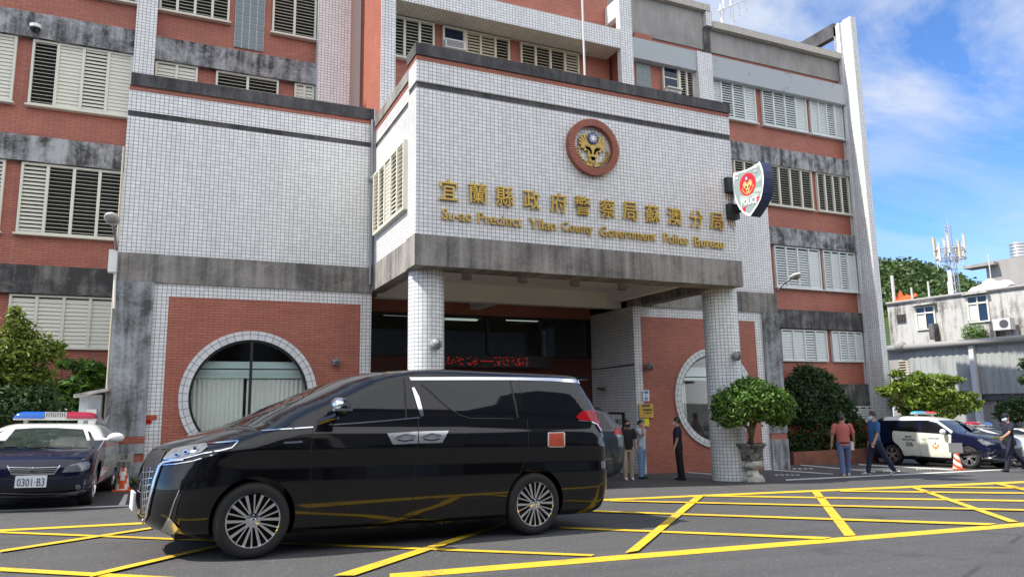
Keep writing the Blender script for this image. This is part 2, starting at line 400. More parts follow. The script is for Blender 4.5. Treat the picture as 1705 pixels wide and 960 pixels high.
# ------------------------------------------------------------------ mesh helpers
OFF = {}                                      # world offset of each thing or part
class MB:
    def __init__(s): s.v = []; s.f = []; s.uv = []; s.mi = []
    def add(s, verts, faces, mi=0, uvs=None):
        b = len(s.v)
        s.v += [tuple(p) for p in verts]
        for k, f in enumerate(faces):
            s.f.append(tuple(b + i for i in f)); s.mi.append(mi)
            s.uv.append(uvs[k] if uvs else None)
        return s
    def box(s, x0, x1, y0, y1, z0, z1, mi=0):
        if x1 < x0: x0, x1 = x1, x0
        if y1 < y0: y0, y1 = y1, y0
        if z1 < z0: z0, z1 = z1, z0
        v = [(x0, y0, z0), (x1, y0, z0), (x1, y1, z0), (x0, y1, z0), (x0, y0, z1), (x1, y0, z1), (x1, y1, z1), (x0, y1, z1)]
        return s.add(v, [(0, 3, 2, 1), (4, 5, 6, 7), (0, 1, 5, 4), (1, 2, 6, 5), (2, 3, 7, 6), (3, 0, 4, 7)], mi)
    def obox(s, c, ax, ay, az, mi=0):         # centre and three half-axes
        c, ax, ay, az = (np.array(q, float) for q in (c, ax, ay, az))
        v = [c + i * ax + j * ay + k * az for k in (-1, 1) for (i, j) in ((-1, -1), (1, -1), (1, 1), (-1, 1))]
        return s.add(v, [(0, 3, 2, 1), (4, 5, 6, 7), (0, 1, 5, 4), (1, 2, 6, 5), (2, 3, 7, 6), (3, 0, 4, 7)], mi)
    def bar(s, p, q, r, mi=0, n=8, r2=None):
        p, q = np.array(p, float), np.array(q, float); d = q - p; L = np.linalg.norm(d)
        if L < 1e-9: return s
        d /= L; a = np.cross(d, (0, 0, 1) if abs(d[2]) < 0.9 else (1, 0, 0)); a /= np.linalg.norm(a); b = np.cross(d, a)
        r2 = r if r2 is None else r2; v = []
        for P, rr in ((p, r), (q, r2)):
            for i in range(n):
                t = 2 * math.pi * i / n; v.append(P + rr * (math.cos(t) * a + math.sin(t) * b))
        f = [(i, (i + 1) % n, n + (i + 1) % n, n + i) for i in range(n)] + [tuple(range(n))[::-1], tuple(range(n, 2 * n))]
        return s.add(v, f, mi)
    def tube(s, pts, r, mi=0, n=8):
        for i in range(len(pts) - 1):
            ra = r[i] if isinstance(r, (list, tuple)) else r; rb = r[i + 1] if isinstance(r, (list, tuple)) else r
            s.bar(pts[i], pts[i + 1], ra, mi, n, rb)
        return s
    def grid(s, P, mi=0, closed=False, uvs=False):      # P[i][j] points
        n, m = len(P), len(P[0]); v = [p for row in P for p in row]; f = []
        for i in range(n - 1):
            for j in range(m - 1 + (1 if closed else 0)):
                f.append((i * m + j, i * m + (j + 1) % m, (i + 1) * m + (j + 1) % m, (i + 1) * m + j))
        return s.add(v, f, mi)
    def lathe(s, prof, c=(0, 0, 0), n=24, mi=0, axis='z', uvr=None, cap=True):
        P = []
        for (r, h) in prof:
            row = []
            for i in range(n):
                t = 2 * math.pi * i / n; a, b = r * math.cos(t), r * math.sin(t)
                row.append({'z': (c[0] + a, c[1] + b, c[2] + h), 'y': (c[0] + a, c[1] + h, c[2] + b), 'x': (c[0] + h, c[1] + a, c[2] + b)}[axis])
            P.append(row)
        if uvr:
            b0 = len(s.v); m = n; v = [p for row in P for p in row]; f = []; uv = []
            for i in range(len(prof) - 1):
                for j in range(n):
                    f.append((i * m + j, i * m + (j + 1) % m, (i + 1) * m + (j + 1) % m, (i + 1) * m + j))
                    u0, u1 = 2 * math.pi * uvr * j / n, 2 * math.pi * uvr * (j + 1) / n
                    h0, h1 = prof[i][1], prof[i + 1][1]
                    uv.append([(u0, h0), (u1, h0), (u1, h1), (u0, h1)])
            s.add(v, f, mi, uv)
        else: s.grid(P, mi, True)
        for k, row in ((0, P[0]), (-1, P[-1])):
            if cap and prof[k][0] > 1e-6: s.add(row, [tuple(range(n))], mi)
        return s
    def prism(s, poly, back, mi=0, mi_side=None):        # poly: 3-D points of the face, back: offset vector
        n = len(poly); back = np.array(back, float); b = len(s.v)
        v = [np.array(p, float) for p in poly]; v += [p + back for p in v]
        s.v += [tuple(p) for p in v]
        F = [tuple(range(n)), tuple(range(n, 2 * n))[::-1]] + [(i, (i + 1) % n, n + (i + 1) % n, n + i) for i in range(n)]
        ms = mi if mi_side is None else mi_side
        for k, f in enumerate(F):
            s.f.append(tuple(b + i for i in f)); s.mi.append(mi if k == 0 else ms); s.uv.append(None)
        return s
    def sphere(s, c, r, mi=0, nu=14, nv=9, sc=(1, 1, 1)):
        P = []
        for i in range(nv + 1):
            t = math.pi * i / nv
            P.append([(c[0] + sc[0] * r * math.sin(t) * math.cos(2 * math.pi * j / nu), c[1] + sc[1] * r * math.sin(t) * math.sin(2 * math.pi * j / nu), c[2] + sc[2] * r * math.cos(t)) for j in range(nu)])
        return s.grid(P, mi, True)
    def build(s, name, mats, parent=None, smooth=False, loc=None, angle=None, uv=True, fixn=True):
        o0 = np.array(OFF.get(parent.name if parent else None, (0, 0, 0)), float)
        if loc is not None and parent is None: o0 = np.array(loc, float)
        V = [tuple(np.array(p, float) - o0) for p in s.v] if np.any(o0) else s.v
        me = bpy.data.meshes.new(name)
        me.from_pydata(V, [], s.f)
        for m in (mats if isinstance(mats, (list, tuple)) else [mats]): me.materials.append(MATS[m])
        me.polygons.foreach_set('material_index', s.mi)
        if fixn:
            b = bmesh.new(); b.from_mesh(me); bmesh.ops.recalc_face_normals(b, faces=b.faces); b.to_mesh(me); b.free()
        if uv:
            ul = me.uv_layers.new(name='metres')
            Vw = s.v
            for p in me.polygons:
                u = s.uv[p.index]
                if u is None:
                    nx, ny, nz = (abs(q) for q in p.normal)
                    for li in p.loop_indices:
                        a = Vw[me.loops[li].vertex_index]
                        ul.data[li].uv = (a[0], a[2]) if ny >= nx and ny >= nz else ((a[1], a[2]) if nx >= nz else (a[0], a[1]))
                else:
                    src = s.f[p.index]
                    lut = {vi: u[k] for k, vi in enumerate(src)}
                    if len(lut) == len(src):
                        for li in p.loop_indices: ul.data[li].uv = lut[me.loops[li].vertex_index]
        if smooth:
            me.polygons.foreach_set('use_smooth', [True] * len(me.polygons))
            if angle: me.set_sharp_from_angle(angle=R(angle))
        me.update()
        o = bpy.data.objects.new(name, me)
        COL.objects.link(o)
        if parent: o.parent = parent; OFF[o.name] = tuple(o0)
        else:
            o.location = tuple(o0); OFF[o.name] = tuple(o0)
        return o
def tag(o, label=None, cat=None, group=None, kind=None):
    for k, v in (('label', label), ('category', cat), ('group', group), ('kind', kind)):
        if v: o[k] = v
    return o
def thing(name, label, cat, loc=(0, 0, 0), rotz=0.0, group=None, local=False):
    o = bpy.data.objects.new(name, None); COL.objects.link(o)
    o.empty_display_size = 0.3
    o.location = loc; o.rotation_euler = (0, 0, rotz)
    OFF[o.name] = (0, 0, 0) if local else tuple(loc)
    return tag(o, label, cat, group)
def copy_tree(o, parent=None):
    c = o.copy(); COL.objects.link(c); OFF[c.name] = OFF.get(o.name, (0, 0, 0))
    if parent: c.parent = parent
    for ch in o.children: copy_tree(ch, c)
    return c
def text_tris(body, depth=0.02, bold=0.0):
    cu = bpy.data.curves.new('t', 'FONT'); cu.body = body; cu.size = 1.0; cu.extrude = depth; cu.offset = bold; cu.resolution_u = 3
    ob = bpy.data.objects.new('t', cu); COL.objects.link(ob)
    dg = bpy.context.evaluated_depsgraph_get(); dg.update()
    me = bpy.data.meshes.new_from_object(ob.evaluated_get(dg))
    V = np.array([v.co[:] for v in me.vertices], float).reshape(-1, 3); F = [tuple(p.vertices) for p in me.polygons]
    bpy.data.objects.remove(ob); bpy.data.curves.remove(cu); bpy.data.meshes.remove(me)
    return V, F
def text_into(mb, body, centre, right, up, w, h, depth=0.012, mi=0, bold=0.0, keep=False):
    """letters fitted into a w x h rectangle, standing proud of the face by depth"""
    V, F = text_tris(body, 0.5, bold)
    if len(V) == 0: return mb
    lo, hi = V.min(0), V.max(0); sz = np.maximum(hi - lo, 1e-6)
    right, up = np.array(right, float), np.array(up, float); nrm = np.cross(right, up)
    sx, sy = w / sz[0], h / sz[1]
    if keep: sx = sy = min(sx, sy)
    m = (lo + hi) / 2
    P = [np.array(centre, float) + right * (p[0] - m[0]) * sx + up * (p[1] - m[1]) * sy + nrm * (p[2] - lo[2]) / sz[2] * depth for p in V]
    return mb.add(P, F, mi)
# ================================================================== ground, road, markings
def structure(o, kind='structure'): o['kind'] = kind; return o
gm = MB()
xs = [-1500, -300, -80, -30, -12, 0, 12, 24, 40, 80, 300, 1500]; ys = [-1500, -300, -60, -12, 0, 8, 16, 24, 40, 90, 300, 1500]
gm.grid([[(x, y, gz(x, y)) for x in xs] for y in ys])
structure(gm.build('ground', 'asphalt', fixn=True))

def ground_poly(mb, pts, lift=0.004):
    P = [(q[0], q[1], gz(q[0], q[1]) + lift) for q in pts]
    return mb.add(P, [tuple(range(len(P)))])
def lerp2(a, b, t): return (a[0] + (b[0] - a[0]) * t, a[1] + (b[1] - a[1]) * t)
def gstrip(mb, a0, a1, b0, b1, ext0=0.0, ext1=0.0, lift=0.004):
    A0, A1, B0, B1 = (np.array(gp(*q)[:2]) for q in (a0, a1, b0, b1))
    d0, d1 = B0 - A0, B1 - A1
    A0, A1, B0, B1 = A0 - d0 * ext0, A1 - d1 * ext0, B0 + d0 * ext1, B1 + d1 * ext1
    ground_poly(mb, [A0, A1, B1, B0], lift)
ym = MB()
gstrip(ym, (880, 936), (880, 944.8), (1705, 869.5), (1705, 876.2), 0.18, 0.6)
gstrip(ym, (0, 881.6), (0, 884.8), (1015, 830.2), (1015, 833.0), 0.4, 0, 0.008)
gstrip(ym, (1015, 830.2), (1015, 833.0), (1705, 800.5), (1705, 804.0), 0, 0.25, 0.008)
for k, q in enumerate((
        ((0, 885.2), (0, 888.0), (990, 923.8), (985, 927)), ((0, 917.3), (0, 921), (430, 851.5), (430, 853.5)),
        ((150, 957.6), (150, 963.5), (470, 884), (470, 886.5)), ((0, 945.6), (0, 951.8), (300, 962.5), (300, 969)),
        ((555, 960), (590, 960), (880, 858), (890, 858)), ((1040.7, 922.5), (1063, 919), (1160.4, 825.1), (1173, 825.8)),
        ((930, 877.6), (930, 880), (1385, 895), (1370, 898.5)), ((900, 847.9), (900, 849.9), (1660, 872.3), (1645, 875.5)),
        ((1016, 833.6), (1016, 835.4), (1705, 848.6), (1705, 851.5)), ((1174, 824.5), (1174, 826.7), (1705, 832.5), (1705, 835.4)),
        ((1399, 816.8), (1399, 818.8), (1705, 820.3), (1705, 822.7)), ((1523, 810.2), (1523, 812.3), (1705, 812), (1705, 814)),
        ((1351.5, 818.5), (1364, 817.7), (1406.6, 892.8), (1425.4, 892)), ((1515.5, 811.6), (1526, 811), (1680.6, 870.3), (1695.6, 869.5)),
        ((1654, 805.9), (1665.6, 804.8), (1790, 836), (1805, 834)))):
    gstrip(ym, *q, lift=0.012 + 0.004 * (k % 3))
structure(ym.build('yellow_box_marking', 'paint_yellow'))
wm = MB()
gstrip(wm, (0, 849), (0, 851), (226, 839.8), (226, 841.7), 0.6, 0.25)
gstrip(wm, (207.4, 822.6), (213.5, 822.6), (197, 841.0), (208.5, 840.6), 0, 0, 0.008)
gstrip(wm, (1349, 795.6), (1349, 797.6), (1669, 780.5), (1669, 781.9), 0.1, 0.3)
gstrip(wm, (1240, 778.4), (1240, 779.4), (1387, 788.3), (1387, 789.6), 0.0, 0.0, 0.008)
gstrip(wm, (1333, 773.2), (1333, 774.4), (1425, 781.5), (1425, 782.8), 0, 0.3, 0.008)
gstrip(wm, (1445, 773.0), (1445, 774.6), (1530, 777.5), (1530, 779.3), 0.2, 0.6, 0.008)
gstrip(wm, (1140, 785.2), (1140, 786.4), (1190, 788.6), (1190, 789.8), 0, 0, 0.008)
for (x, y, w) in ((1310, 779, 46), (1290, 789.5, 44), (1470, 783, 30), (1525, 780, 26)):
    for k in range(5):
        x0 = x + w * k / 5.0
        gstrip(wm, (x0, y), (x0 + 1, y + 1.6), (x0 + w * .13, y + .3), (x0 + w * .13 + 1, y + 1.9), 0, 0, 0.008)
structure(wm.build('white_parking_marking', 'paint_white'))

# ================================================================== the police station
YP, YW, YM = 13.455 * K, 17.0 * K, 20.2 * K
YF, YL, YC = YM * .8767, YM * .9824, YM * .9177                      # fins and tiled beam, tiled piers
st = thing('police_station', 'four storey police station in red brick and white tile with a porch on round columns', 'building', (6.0, YW, gz(6.0, YW)))
XL = -13.0
def part(name, mb, mats, **kw): return mb.build(name, mats, st, **kw)
def B(name, mats, *boxes, label=None):
    m = MB()
    for b in boxes: m.box(*b)
    o = part(name, m, mats)
    if label: o['label'] = label
    return o
GZ = -2.2
pilL = [py(q, 100, YL)[0] for q in (222, 257, 528.5, 583)]
finL = [py(635.5, 60, YF)[0], py(659, 60, YF)[0]]
finR = [py(1033, 60, YF)[0], py(1055, 100, YF)[0]]
x_colR = [py(1415.6, 28, YM * .957)[0], py(1424.2, 28, YM * .957)[0]]
z_colR = py(1420, 28, YM * .957)[2]
z_roofR = py(1419.7, 99.5, YM)[2] - 0.03
x_mid = py(1170, 60, YM)[0]
z_roofC = py(1168, 12, YM)[2]
YB = YM + 3.6
ZTOP = 17.5
# brick walls of the main block
B('brick_wall', 'brick_red', (XL, pilL[3] - 0.05, YM, YB, GZ, ZTOP))
B('brick_wall', 'brick_red', (finL[1] - .1, finR[0] + .1, YC, YB, 7.0, ZTOP - 1.0))
B('brick_wall', 'brick_red', (finR[0] + .1, x_mid, YM, YB, 7.0, z_roofC - 0.3))
B('brick_wall', 'brick_red', (py(1230, 560, YW)[0], x_mid, YM, YB, GZ, 7.0))
B('brick_wall', 'brick_red', (x_mid, x_colR[0] + 0.1, YM, YB, GZ, z_roofR - 0.4))
B('recess_wall', 'soffit_cream', (pilL[3] - 0.1, finL[0] + 0.9, YM + .02, YM + .6, 6.5, ZTOP - 0.5))
# tiled piers
B('tiled_pier', 'tile_white', (pilL[0], pilL[1], YL, YM + 0.3, GZ, ZTOP))
B('tiled_pier', 'tile_white', (pilL[2], pilL[3], YL, YM + .3, 6.5, ZTOP))
xp0, xp1 = py(1163.5, 130, YL)[0], py(1189, 130, YL)[0]
B('tiled_pier', 'tile_white', (xp0, xp1 - 0.05, YL, YM + 0.3, GZ, py(1175, 88, YL)[2]))
# left fin: white front, brick side facing the sun
B('tiled_fin', ['brick_red'], (finL[0], finL[1] - 0.1, YF + 0.06, YM + .05, 6.5, ZTOP - 0.8))
B('tiled_fin', ['tile_white'], (finL[0] - 0.004, finL[1], YF, YF + 0.06, 6.5, ZTOP - 0.8))
fs = MB(); fs.box(finL[1] - 0.1, finL[1], YF + 0.06, YC + .05, 6.5, ZTOP - 0.8); part('tiled_fin', fs, 'tile_white')
# right fin: tiled frame around a brick field on its sunny side
zt, zb_ = ZTOP - 0.6, 6.5
xf = finR[0]
Yb0 = px(978, 30, xf)[1]
Yi0, Yi1 = px(992, 80, xf)[1], px(1026.5, 60, xf)[1]
ztop_in = px(1010, 42, xf)[2]
ztop_fin = px(1010, 12, xf)[2]
B('tiled_fin', 'tile_white', (xf, finR[1], YF, Yi1, zb_, ztop_fin), (xf, finR[1], Yi0, Yb0 + 0.4, zb_, ztop_fin), (xf, finR[1], Yi1, Yi0, ztop_in, ztop_fin))
B('fin_infill', 'brick_red', (xf + 0.22, finR[1] - 0.05, Yi1, Yi0, zb_, ztop_in))
# tiled beam across the centre, with its soffit
zbm = py(760, 20, YF)[2]
zbt = py(972, 35, YF)[2]
B('tiled_beam', ['tile_white'], (finL[1], xf, YF + 0.01, YC, zbm, zbt))
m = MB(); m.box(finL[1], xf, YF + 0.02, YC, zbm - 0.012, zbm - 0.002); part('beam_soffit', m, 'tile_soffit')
xr0 = py(872, 2, YM)[0]
# plaster upper walls
B('plaster_wall', 'plaster_grey', (finR[1], x_mid, YM - 0.05, YM + 0.1, py(1110, 70, YM)[2], z_roofC - 0.25))
B('plaster_wall', 'plaster_grey', (x_mid, x_colR[0] + 0.05, YM - 0.05, YM + 0.1, py(1300, 115, YM)[2], z_roofR - 0.25))
bx = rectY((1053.5, 44), (1084, 72), YM)
B('brick_patch', 'brick_red', (bx[0], bx[1], YM - 0.08, YM, bx[2] - 0.1, bx[3] - 0.25))
B('dark_stain', 'concrete_black', (x_mid - 0.04, x_mid + 0.28, YM - 0.11, YM + 0.1, py(1175, 88, YL)[2] - 0.2, z_roofR - 0.25))
# tiled roof copings
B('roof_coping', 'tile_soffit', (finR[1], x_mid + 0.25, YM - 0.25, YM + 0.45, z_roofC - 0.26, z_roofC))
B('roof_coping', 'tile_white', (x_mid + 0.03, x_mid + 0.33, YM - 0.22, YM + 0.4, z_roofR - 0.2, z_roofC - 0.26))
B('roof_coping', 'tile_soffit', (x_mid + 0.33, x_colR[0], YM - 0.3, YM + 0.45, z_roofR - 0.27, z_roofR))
B('roof_slab', 'plaster_grey', (x_mid + 0.3, x_colR[0], YM + 0.45, YB, z_roofR - 0.6, z_roofR - 0.4))
# end wall column that rises above the roof, with fluted flank
Yc0 = YM * .957
Yc1 = px(1388.6, 60, x_colR[0])[1]
B('end_column', 'tile_white', (x_colR[0], x_colR[1], Yc0, Yc0 + 0.42, GZ, z_colR), (x_colR[0] + 0.10, x_colR[1], Yc0 + 0.42, Yc0 + 0.6, GZ, z_colR),
  (x_colR[0], x_colR[1], Yc0 + 0.6, Yc0 + 0.74, GZ, z_colR), (x_colR[0] + 0.10, x_colR[1], Yc0 + 0.74, Yc0 + 0.9, GZ, z_colR),
  (x_colR[0], x_colR[1], Yc0 + 0.9, Yc1, GZ, z_colR - 0.05))
B('end_wall', 'brick_red', (x_colR[0] + 0.1, x_colR[1], Yc1, YB, GZ, z_roofR - 0.2))
zb1, zb2 = px(1388, 105, x_colR[0])[2], px(1388, 66, x_colR[0])[2]
xb = x_colR[0] + 0.05
B('roof_beam', 'concrete_coping', (xb - 0.05, xb + 0.24, Yc1, Yc1 + 3.2, px(1387, 62, xb)[2] - 0.02, px(1387, 40, xb)[2]))
# concrete bands between the storeys
def band(mat, a, b, x0, x1, d=0.17):
    z1, z0 = py(a[0], a[1], YM - d)[2], py(b[0], b[1], YM - d)[2]
    o = B('concrete_band', mat, (x0, x1, YM - d, YM + 0.05, z0, z1)); return z0, z1
xl1 = pilL[0]
zA = band('concrete_mould', (110, 30), (110, 70.5), XL, xl1)
zBd = band('concrete_mould', (100, 231), (100, 273), XL, xl1)
zC = band('concrete_black', (100, 443.7), (100, 490), XL, xl1)
band('concrete_mould', (400, 84), (400, 121), pilL[1], pilL[2])
xrr = x_colR[0] + 0.004
band('band_blue', (1300, 118.5), (1300, 151.5), xp1 - 0.06, xrr, 0.30)
band('band_blue', (1110, 74.5), (1110, 107), finR[1], xp0, 0.30)
xw0 = py(1215, 240, YM)[0]
band('concrete_mould', (1320, 251.2), (1320, 279.5), xw0 - 0.5, xrr)
band('concrete_mould', (1360, 385), (1360, 413), xw0, xrr)
band('concrete_black', (1370, 517.8), (1370, 547.8), xw0, xrr + 0.3)
band('concrete_black', (1430, 639), (1430, 676), xw0, xrr + 0.35)
band('concrete_black', (80, 633), (80, 900), XL, xl1, 0.1)

# ------------------------------------------------------------------ shuttered windows
def window(x0, x1, z0, z1, panels, Y=YM, mat='shutter_cream', sill=True, label=None, axis='y', X=None, ac=None):
    """panels: o = open slats, h = half, c = shut, g = glass (air conditioner), - = nothing"""
    d0 = 0.10
    T = (lambda a, b, c: (a, b, c)) if axis == 'y' else (lambda a, b, c: (X + (b - Y), a, c))
    def bxx(m, a0, a1, b0, b1, c0, c1, mi=0):
        p, q = T(a0, b0, c0), T(a1, b1, c1); m.box(p[0], q[0], p[1], q[1], p[2], q[2], mi)
    fr = MB(); n = len(panels); fw = 0.055
    bxx(fr, x0, x1, Y - d0, Y - 0.002, z1 - 0.05, z1); bxx(fr, x0, x1, Y - d0, Y - 0.002, z0, z0 + 0.05)
    pw = (x1 - x0) / n
    for k in range(n + 1):
        c = min(max(x0 + pw * k, x0 + fw * .5), x1 - fw * .5); w = fw * (0.5 if k in (0, n) else 0.62)
        bxx(fr, c - w, c + w, Y - d0 - 0.004, Y - 0.002, z0 + 0.05, z1 - 0.05)
    if sill: bxx(fr, x0 - 0.05, x1 + 0.05, Y - d0 - 0.07, Y - 0.002, z0 - 0.045, z0 - 0.002)
    win = part('window', fr, mat)
    if label: win['label'] = label
    bk = MB(); bxx(bk, x0 + .02, x1 - .02, Y - 0.012, Y - 0.004, z0 + .05, z1 - .05); bk.build('backing', 'dark_void', win)
    for k, s in enumerate(panels):
        a, b = x0 + pw * k + 0.03, x0 + pw * (k + 1) - 0.03
        if s == '-': continue
        zl = z0 + 0.06
        if s == 'g':
            zl = z0 + (z1 - z0) * 0.42
            gl = MB(); bxx(gl, a, b, Y - 0.05, Y - 0.045, zl + .06, z1 - .06); gl.build('pane', 'tint_blue', win)
            fm = MB(); bxx(fm, a, b, Y - .07, Y - .04, zl + (z1 - zl) * .45, zl + (z1 - zl) * .5); bxx(fm, b - .05, b, Y - .07, Y - .04, zl, z1 - .05)
            bxx(fm, a, b, Y - .3, Y - .02, zl - .03, zl + .02); fm.build('sash', mat, win); zl = z0 + .06
            zt2 = z0 + (z1 - z0) * 0.40
        else: zt2 = z1 - 0.06
        sl = MB(); pitch = 0.098; z = zl + 0.04
        ang, dep = {'o': (0.30, 0.060), 'h': (0.98, 0.088), 'c': (1.32, 0.105), 'g': (0.3, .06)}[s]
        jit = rnd.uniform(-0.06, 0.06)
        while z < zt2:
            t = ang + jit + rnd.uniform(-0.03, 0.03); cy, sy = math.cos(t) * dep * .5, math.sin(t) * dep * .5
            yc = Y - 0.052
            q = [T(a, yc - cy, z - sy), T(b, yc - cy, z - sy), T(b, yc + cy, z + sy), T(a, yc + cy, z + sy)]
            n_ = np.array(T(0, -math.sin(t), math.cos(t))) - np.array(T(0, 0, 0)) if axis == 'y' else np.array((-math.sin(t), 0, math.cos(t)))
            sl.prism(q, n_ * 0.010); z += pitch
        sl.build('shutter', mat, win)
    return win
def winpx(a, b, panels, **kw):
    x0, x1, z0, z1 = rectY(a, b, kw.get('Y', YM) - 0.06)
    return window(x0, x1, z0, z1, panels, **kw)
# left of the wing
xA = py(56.3, 70, YM)[0]; wA = pilL[0] - xA
zA1 = zA[0] - 0.02; zA0 = py(130, 186, YM)[2]
window(xA, pilL[0] - 0.02, zA0, zA1, 'ochc')
xg = py(31, 64, YM)[0]
window(xg - wA, xg, zA0, zA1, 'hhcc')
window(xg - 2 * wA - 0.35, xg - wA - 0.35, zA0, zA1, 'ccoh')
zB1 = zBd[0] - 0.02; zB0 = py(110, 394, YM)[2]
xB = xA
window(xB, pilL[0] - 0.02, zB0, zB1, 'hooo')
window(xg - wA, xg, zB0, zB1, 'hhhh')
window(xg - 2 * wA - 0.35, xg - wA - 0.35, zB0, zB1, 'hcoh')
zC1 = zC[0] - 0.02; zC0 = py(100, 581.5, YM)[2]
window(xA, pilL[0] - 0.02, zC0, zC1, 'cccc', sill=False)
window(xg - wA, xg, zC0, zC1, 'cccc', sill=False)
zD0 = py(200, 4, YM)[2]
window(xA + 0.9, pilL[0] - 0.02, zD0, zD0 + 1.75, 'oooo')
window(xg - wA, xg, zD0, zD0 + 1.75, 'hooh')
# between the two piers above the left wing
zE0 = py(381, 40, YM)[2]
window(pilL[1] + 0.02, py(381, 40, YM)[0], zE0, zE0 + 1.75, 'oooo')
zF0 = zE0 - 0.28
window(py(452, 60, YM)[0], pilL[2] - 0.02, py(490, 63, YM)[2], zE0 + 1.75, 'oo')
gb = rectY((394.9, -40), (438.4, 86), YM - 0.05)
def glass_blocks(x0, x1, z0, z1, nx, name='glass_block_panel'):
    m = MB(); g = MB(); px_ = (x1 - x0) / nx; nz = max(1, round((z1 - z0) / px_))
    g.box(x0, x1, YM - 0.04, YM - 0.002, z0, z1)
    for i in range(nx):
        for j in range(nz):
            a, c = x0 + px_ * i + .014, z0 + (z1 - z0) * j / nz + .014
            m.box(a, a + px_ - .028, YM - 0.055, YM - 0.039, c, c + (z1 - z0) / nz - .028)
    o = part(name, g, 'light_grey'); m.build('glass_block', 'ceramic_block', o)
glass_blocks(gb[0], gb[1], gb[2], gb[3], 4)
zG1 = py(400, 124, YM)[2] - 0.03
window(pilL[1] + 0.02, py(329.6, 118, YM)[0], zG1 - 1.6, zG1, 'cc')
window(py(359.6, 123, YM)[0], py(463.6, 140, YM)[0], zG1 - 1.6, zG1, 'oo')
window(py(489.9, 142, YM)[0], pilL[2] - 0.02, zG1 - 1.6, zG1, 'cc')
# centre bay under the tiled beam
zH1 = zbm - 0.05; zH0 = py(680, 100, YC)[2]
window(finL[1] + 0.02, py(722, 40, YC)[0], zH0, zH1, 'ooo', Y=YC)
window(py(736, 50, YC)[0], py(774, 70, YC)[0], zH0, zH1, 'g', label='window with a pane over an air conditioner slot', Y=YC)
window(py(774, 70, YC)[0], py(847, 90, YC)[0], zH0, zH1, 'hho', mat='shutter_tan', Y=YC)
window(py(865, 90, YC)[0], py(962, 100, YC)[0], zH0, zH1, 'oooh', mat='shutter_tan', Y=YC)
# right of the fin
zI1 = py(1110, 109, YM)[2]; zI0 = zI1 - 1.7
gq = rectY((1059, 104), (1085, 160), YM - 0.05); glass_blocks(gq[0], gq[1], zI0, zI1 - 0.02, 3)
window(py(1101, 115, YM)[0], py(1128, 120, YM)[0], zI0, zI1, 'g', label='window with a pane over an air conditioner slot')
window(py(1128, 120, YM)[0], xp0 + 0.0, zI0, zI1, 'oo')
# right part, rows from the top down
zJ1 = py(1300, 154.5, YM)[2]; zJ0 = py(1300, 215, YM)[2]
window(xp1 - 0.02, py(1257, 190, YM)[0], zJ0, zJ1, 'chhc', mat='shutter_pale')
window(py(1265, 150, YM)[0], py(1340.5, 190, YM)[0], zJ0, zJ1, 'hhhc', mat='shutter_pale')
window(py(1346.5, 190, YM)[0], x_colR[0] - 0.02, zJ0, zJ1, 'cchc', mat='shutter_pale')
zK1 = py(1320, 282, YM)[2]; zK0 = py(1320, 346.5, YM)[2]
window(xw0 + 0.05, py(1272, 300, YM)[0], zK0, zK1, 'ooo')
window(py(1276, 300, YM)[0], py(1350.5, 320, YM)[0], zK0, zK1, 'oooo')
window(py(1358.5, 320, YM)[0], x_colR[0] - 0.02, zK0, zK1, 'oooo')
zL1 = py(1360, 416, YM)[2]; zL0 = py(1360, 482.5, YM)[2]
window(py(1288, 440, YM)[0], py(1363, 440, YM)[0], zL0, zL1, 'hhhc', mat='shutter_pale')
window(py(1368.5, 440, YM)[0], x_colR[0] - 0.02, zL0, zL1, 'hchc', mat='shutter_pale')
zM1 = py(1370, 550.5, YM)[2]; zM0 = py(1370, 602, YM)[2]
window(py(1299, 570, YM)[0], py(1374.5, 570, YM)[0], zM0, zM1, 'cchc', mat='shutter_pale', sill=False)
window(py(1382.5, 570, YM)[0], x_colR[0] - 0.02, zM0, zM1, 'chhc', mat='shutter_pale', sill=False)
vt = rectY((1415, 676), (1456, 702), YM - 0.1)
window(vt[0], vt[1], vt[2], vt[3], 'hhh', mat='shutter_pale', sill=False, Y=YM - 0.1)

# ------------------------------------------------------------------ the two wings with round windows
wL = dict(x0=py(213, 187, YW)[0], x1=py(619.4, 447, YW)[0])
zcop = py(400, 149, YW)[2]; zc2 = py(400, 168.5, YW)[2]; zred = py(400, 175.5, YW)[2]
zdk1, zdk0 = py(400, 208, YW)[2], py(400, 217, YW)[2]
zbt_, zbb = py(400, 432.3, YW)[2], py(400, 477.6, YW)[2]
zbr = py(440, 499.8, YW)[2]
xpier = py(257, 475, YW)[0]; xbrick = py(281.5, 492.6, YW)[0]; xbr1 = py(600.6, 507.2, YW)[0]
cxL = py(420, 566, YW)[0]
Ri = 1.275 * K / 1.04; Ro = Ri + 0.205
czL = py(420.4, 565.8, YW)[2] - Ri
def facade_hole(x0, x1, z0, z1, cx, cz, r, Y, name, mat, n=64):
    """brick field with a round opening, 0.18 thick"""
    m = MB(); angs = [2 * math.pi * i / n for i in range(n)]
    def edge(t):
        c, s_ = math.cos(t), math.sin(t); k = 1e9
        if c > 1e-9: k = min(k, (x1 - cx) / c)
        if c < -1e-9: k = min(k, (x0 - cx) / c)
        if s_ > 1e-9: k = min(k, (z1 - cz) / s_)
        if s_ < -1e-9: k = min(k, (z0 - cz) / s_)
        return cx + k * c, cz + k * s_
    for cxn, czn in ((x0, z0), (x0, z1), (x1, z0), (x1, z1)): angs.append(math.atan2(czn - cz, cxn - cx) % (2 * math.pi))
    angs = sorted(angs)
    fr = []
    for t in angs:
        e = edge(t); fr.append([(e[0], Y, e[1]), (cx + r * math.cos(t), Y, cz + r * math.sin(t)), (cx + r * math.cos(t), Y + .18, cz + r * math.sin(t)), (e[0], Y + .18, e[1])])
    fr.append(fr[0]); m.grid(fr)
    return part(name, m, mat)
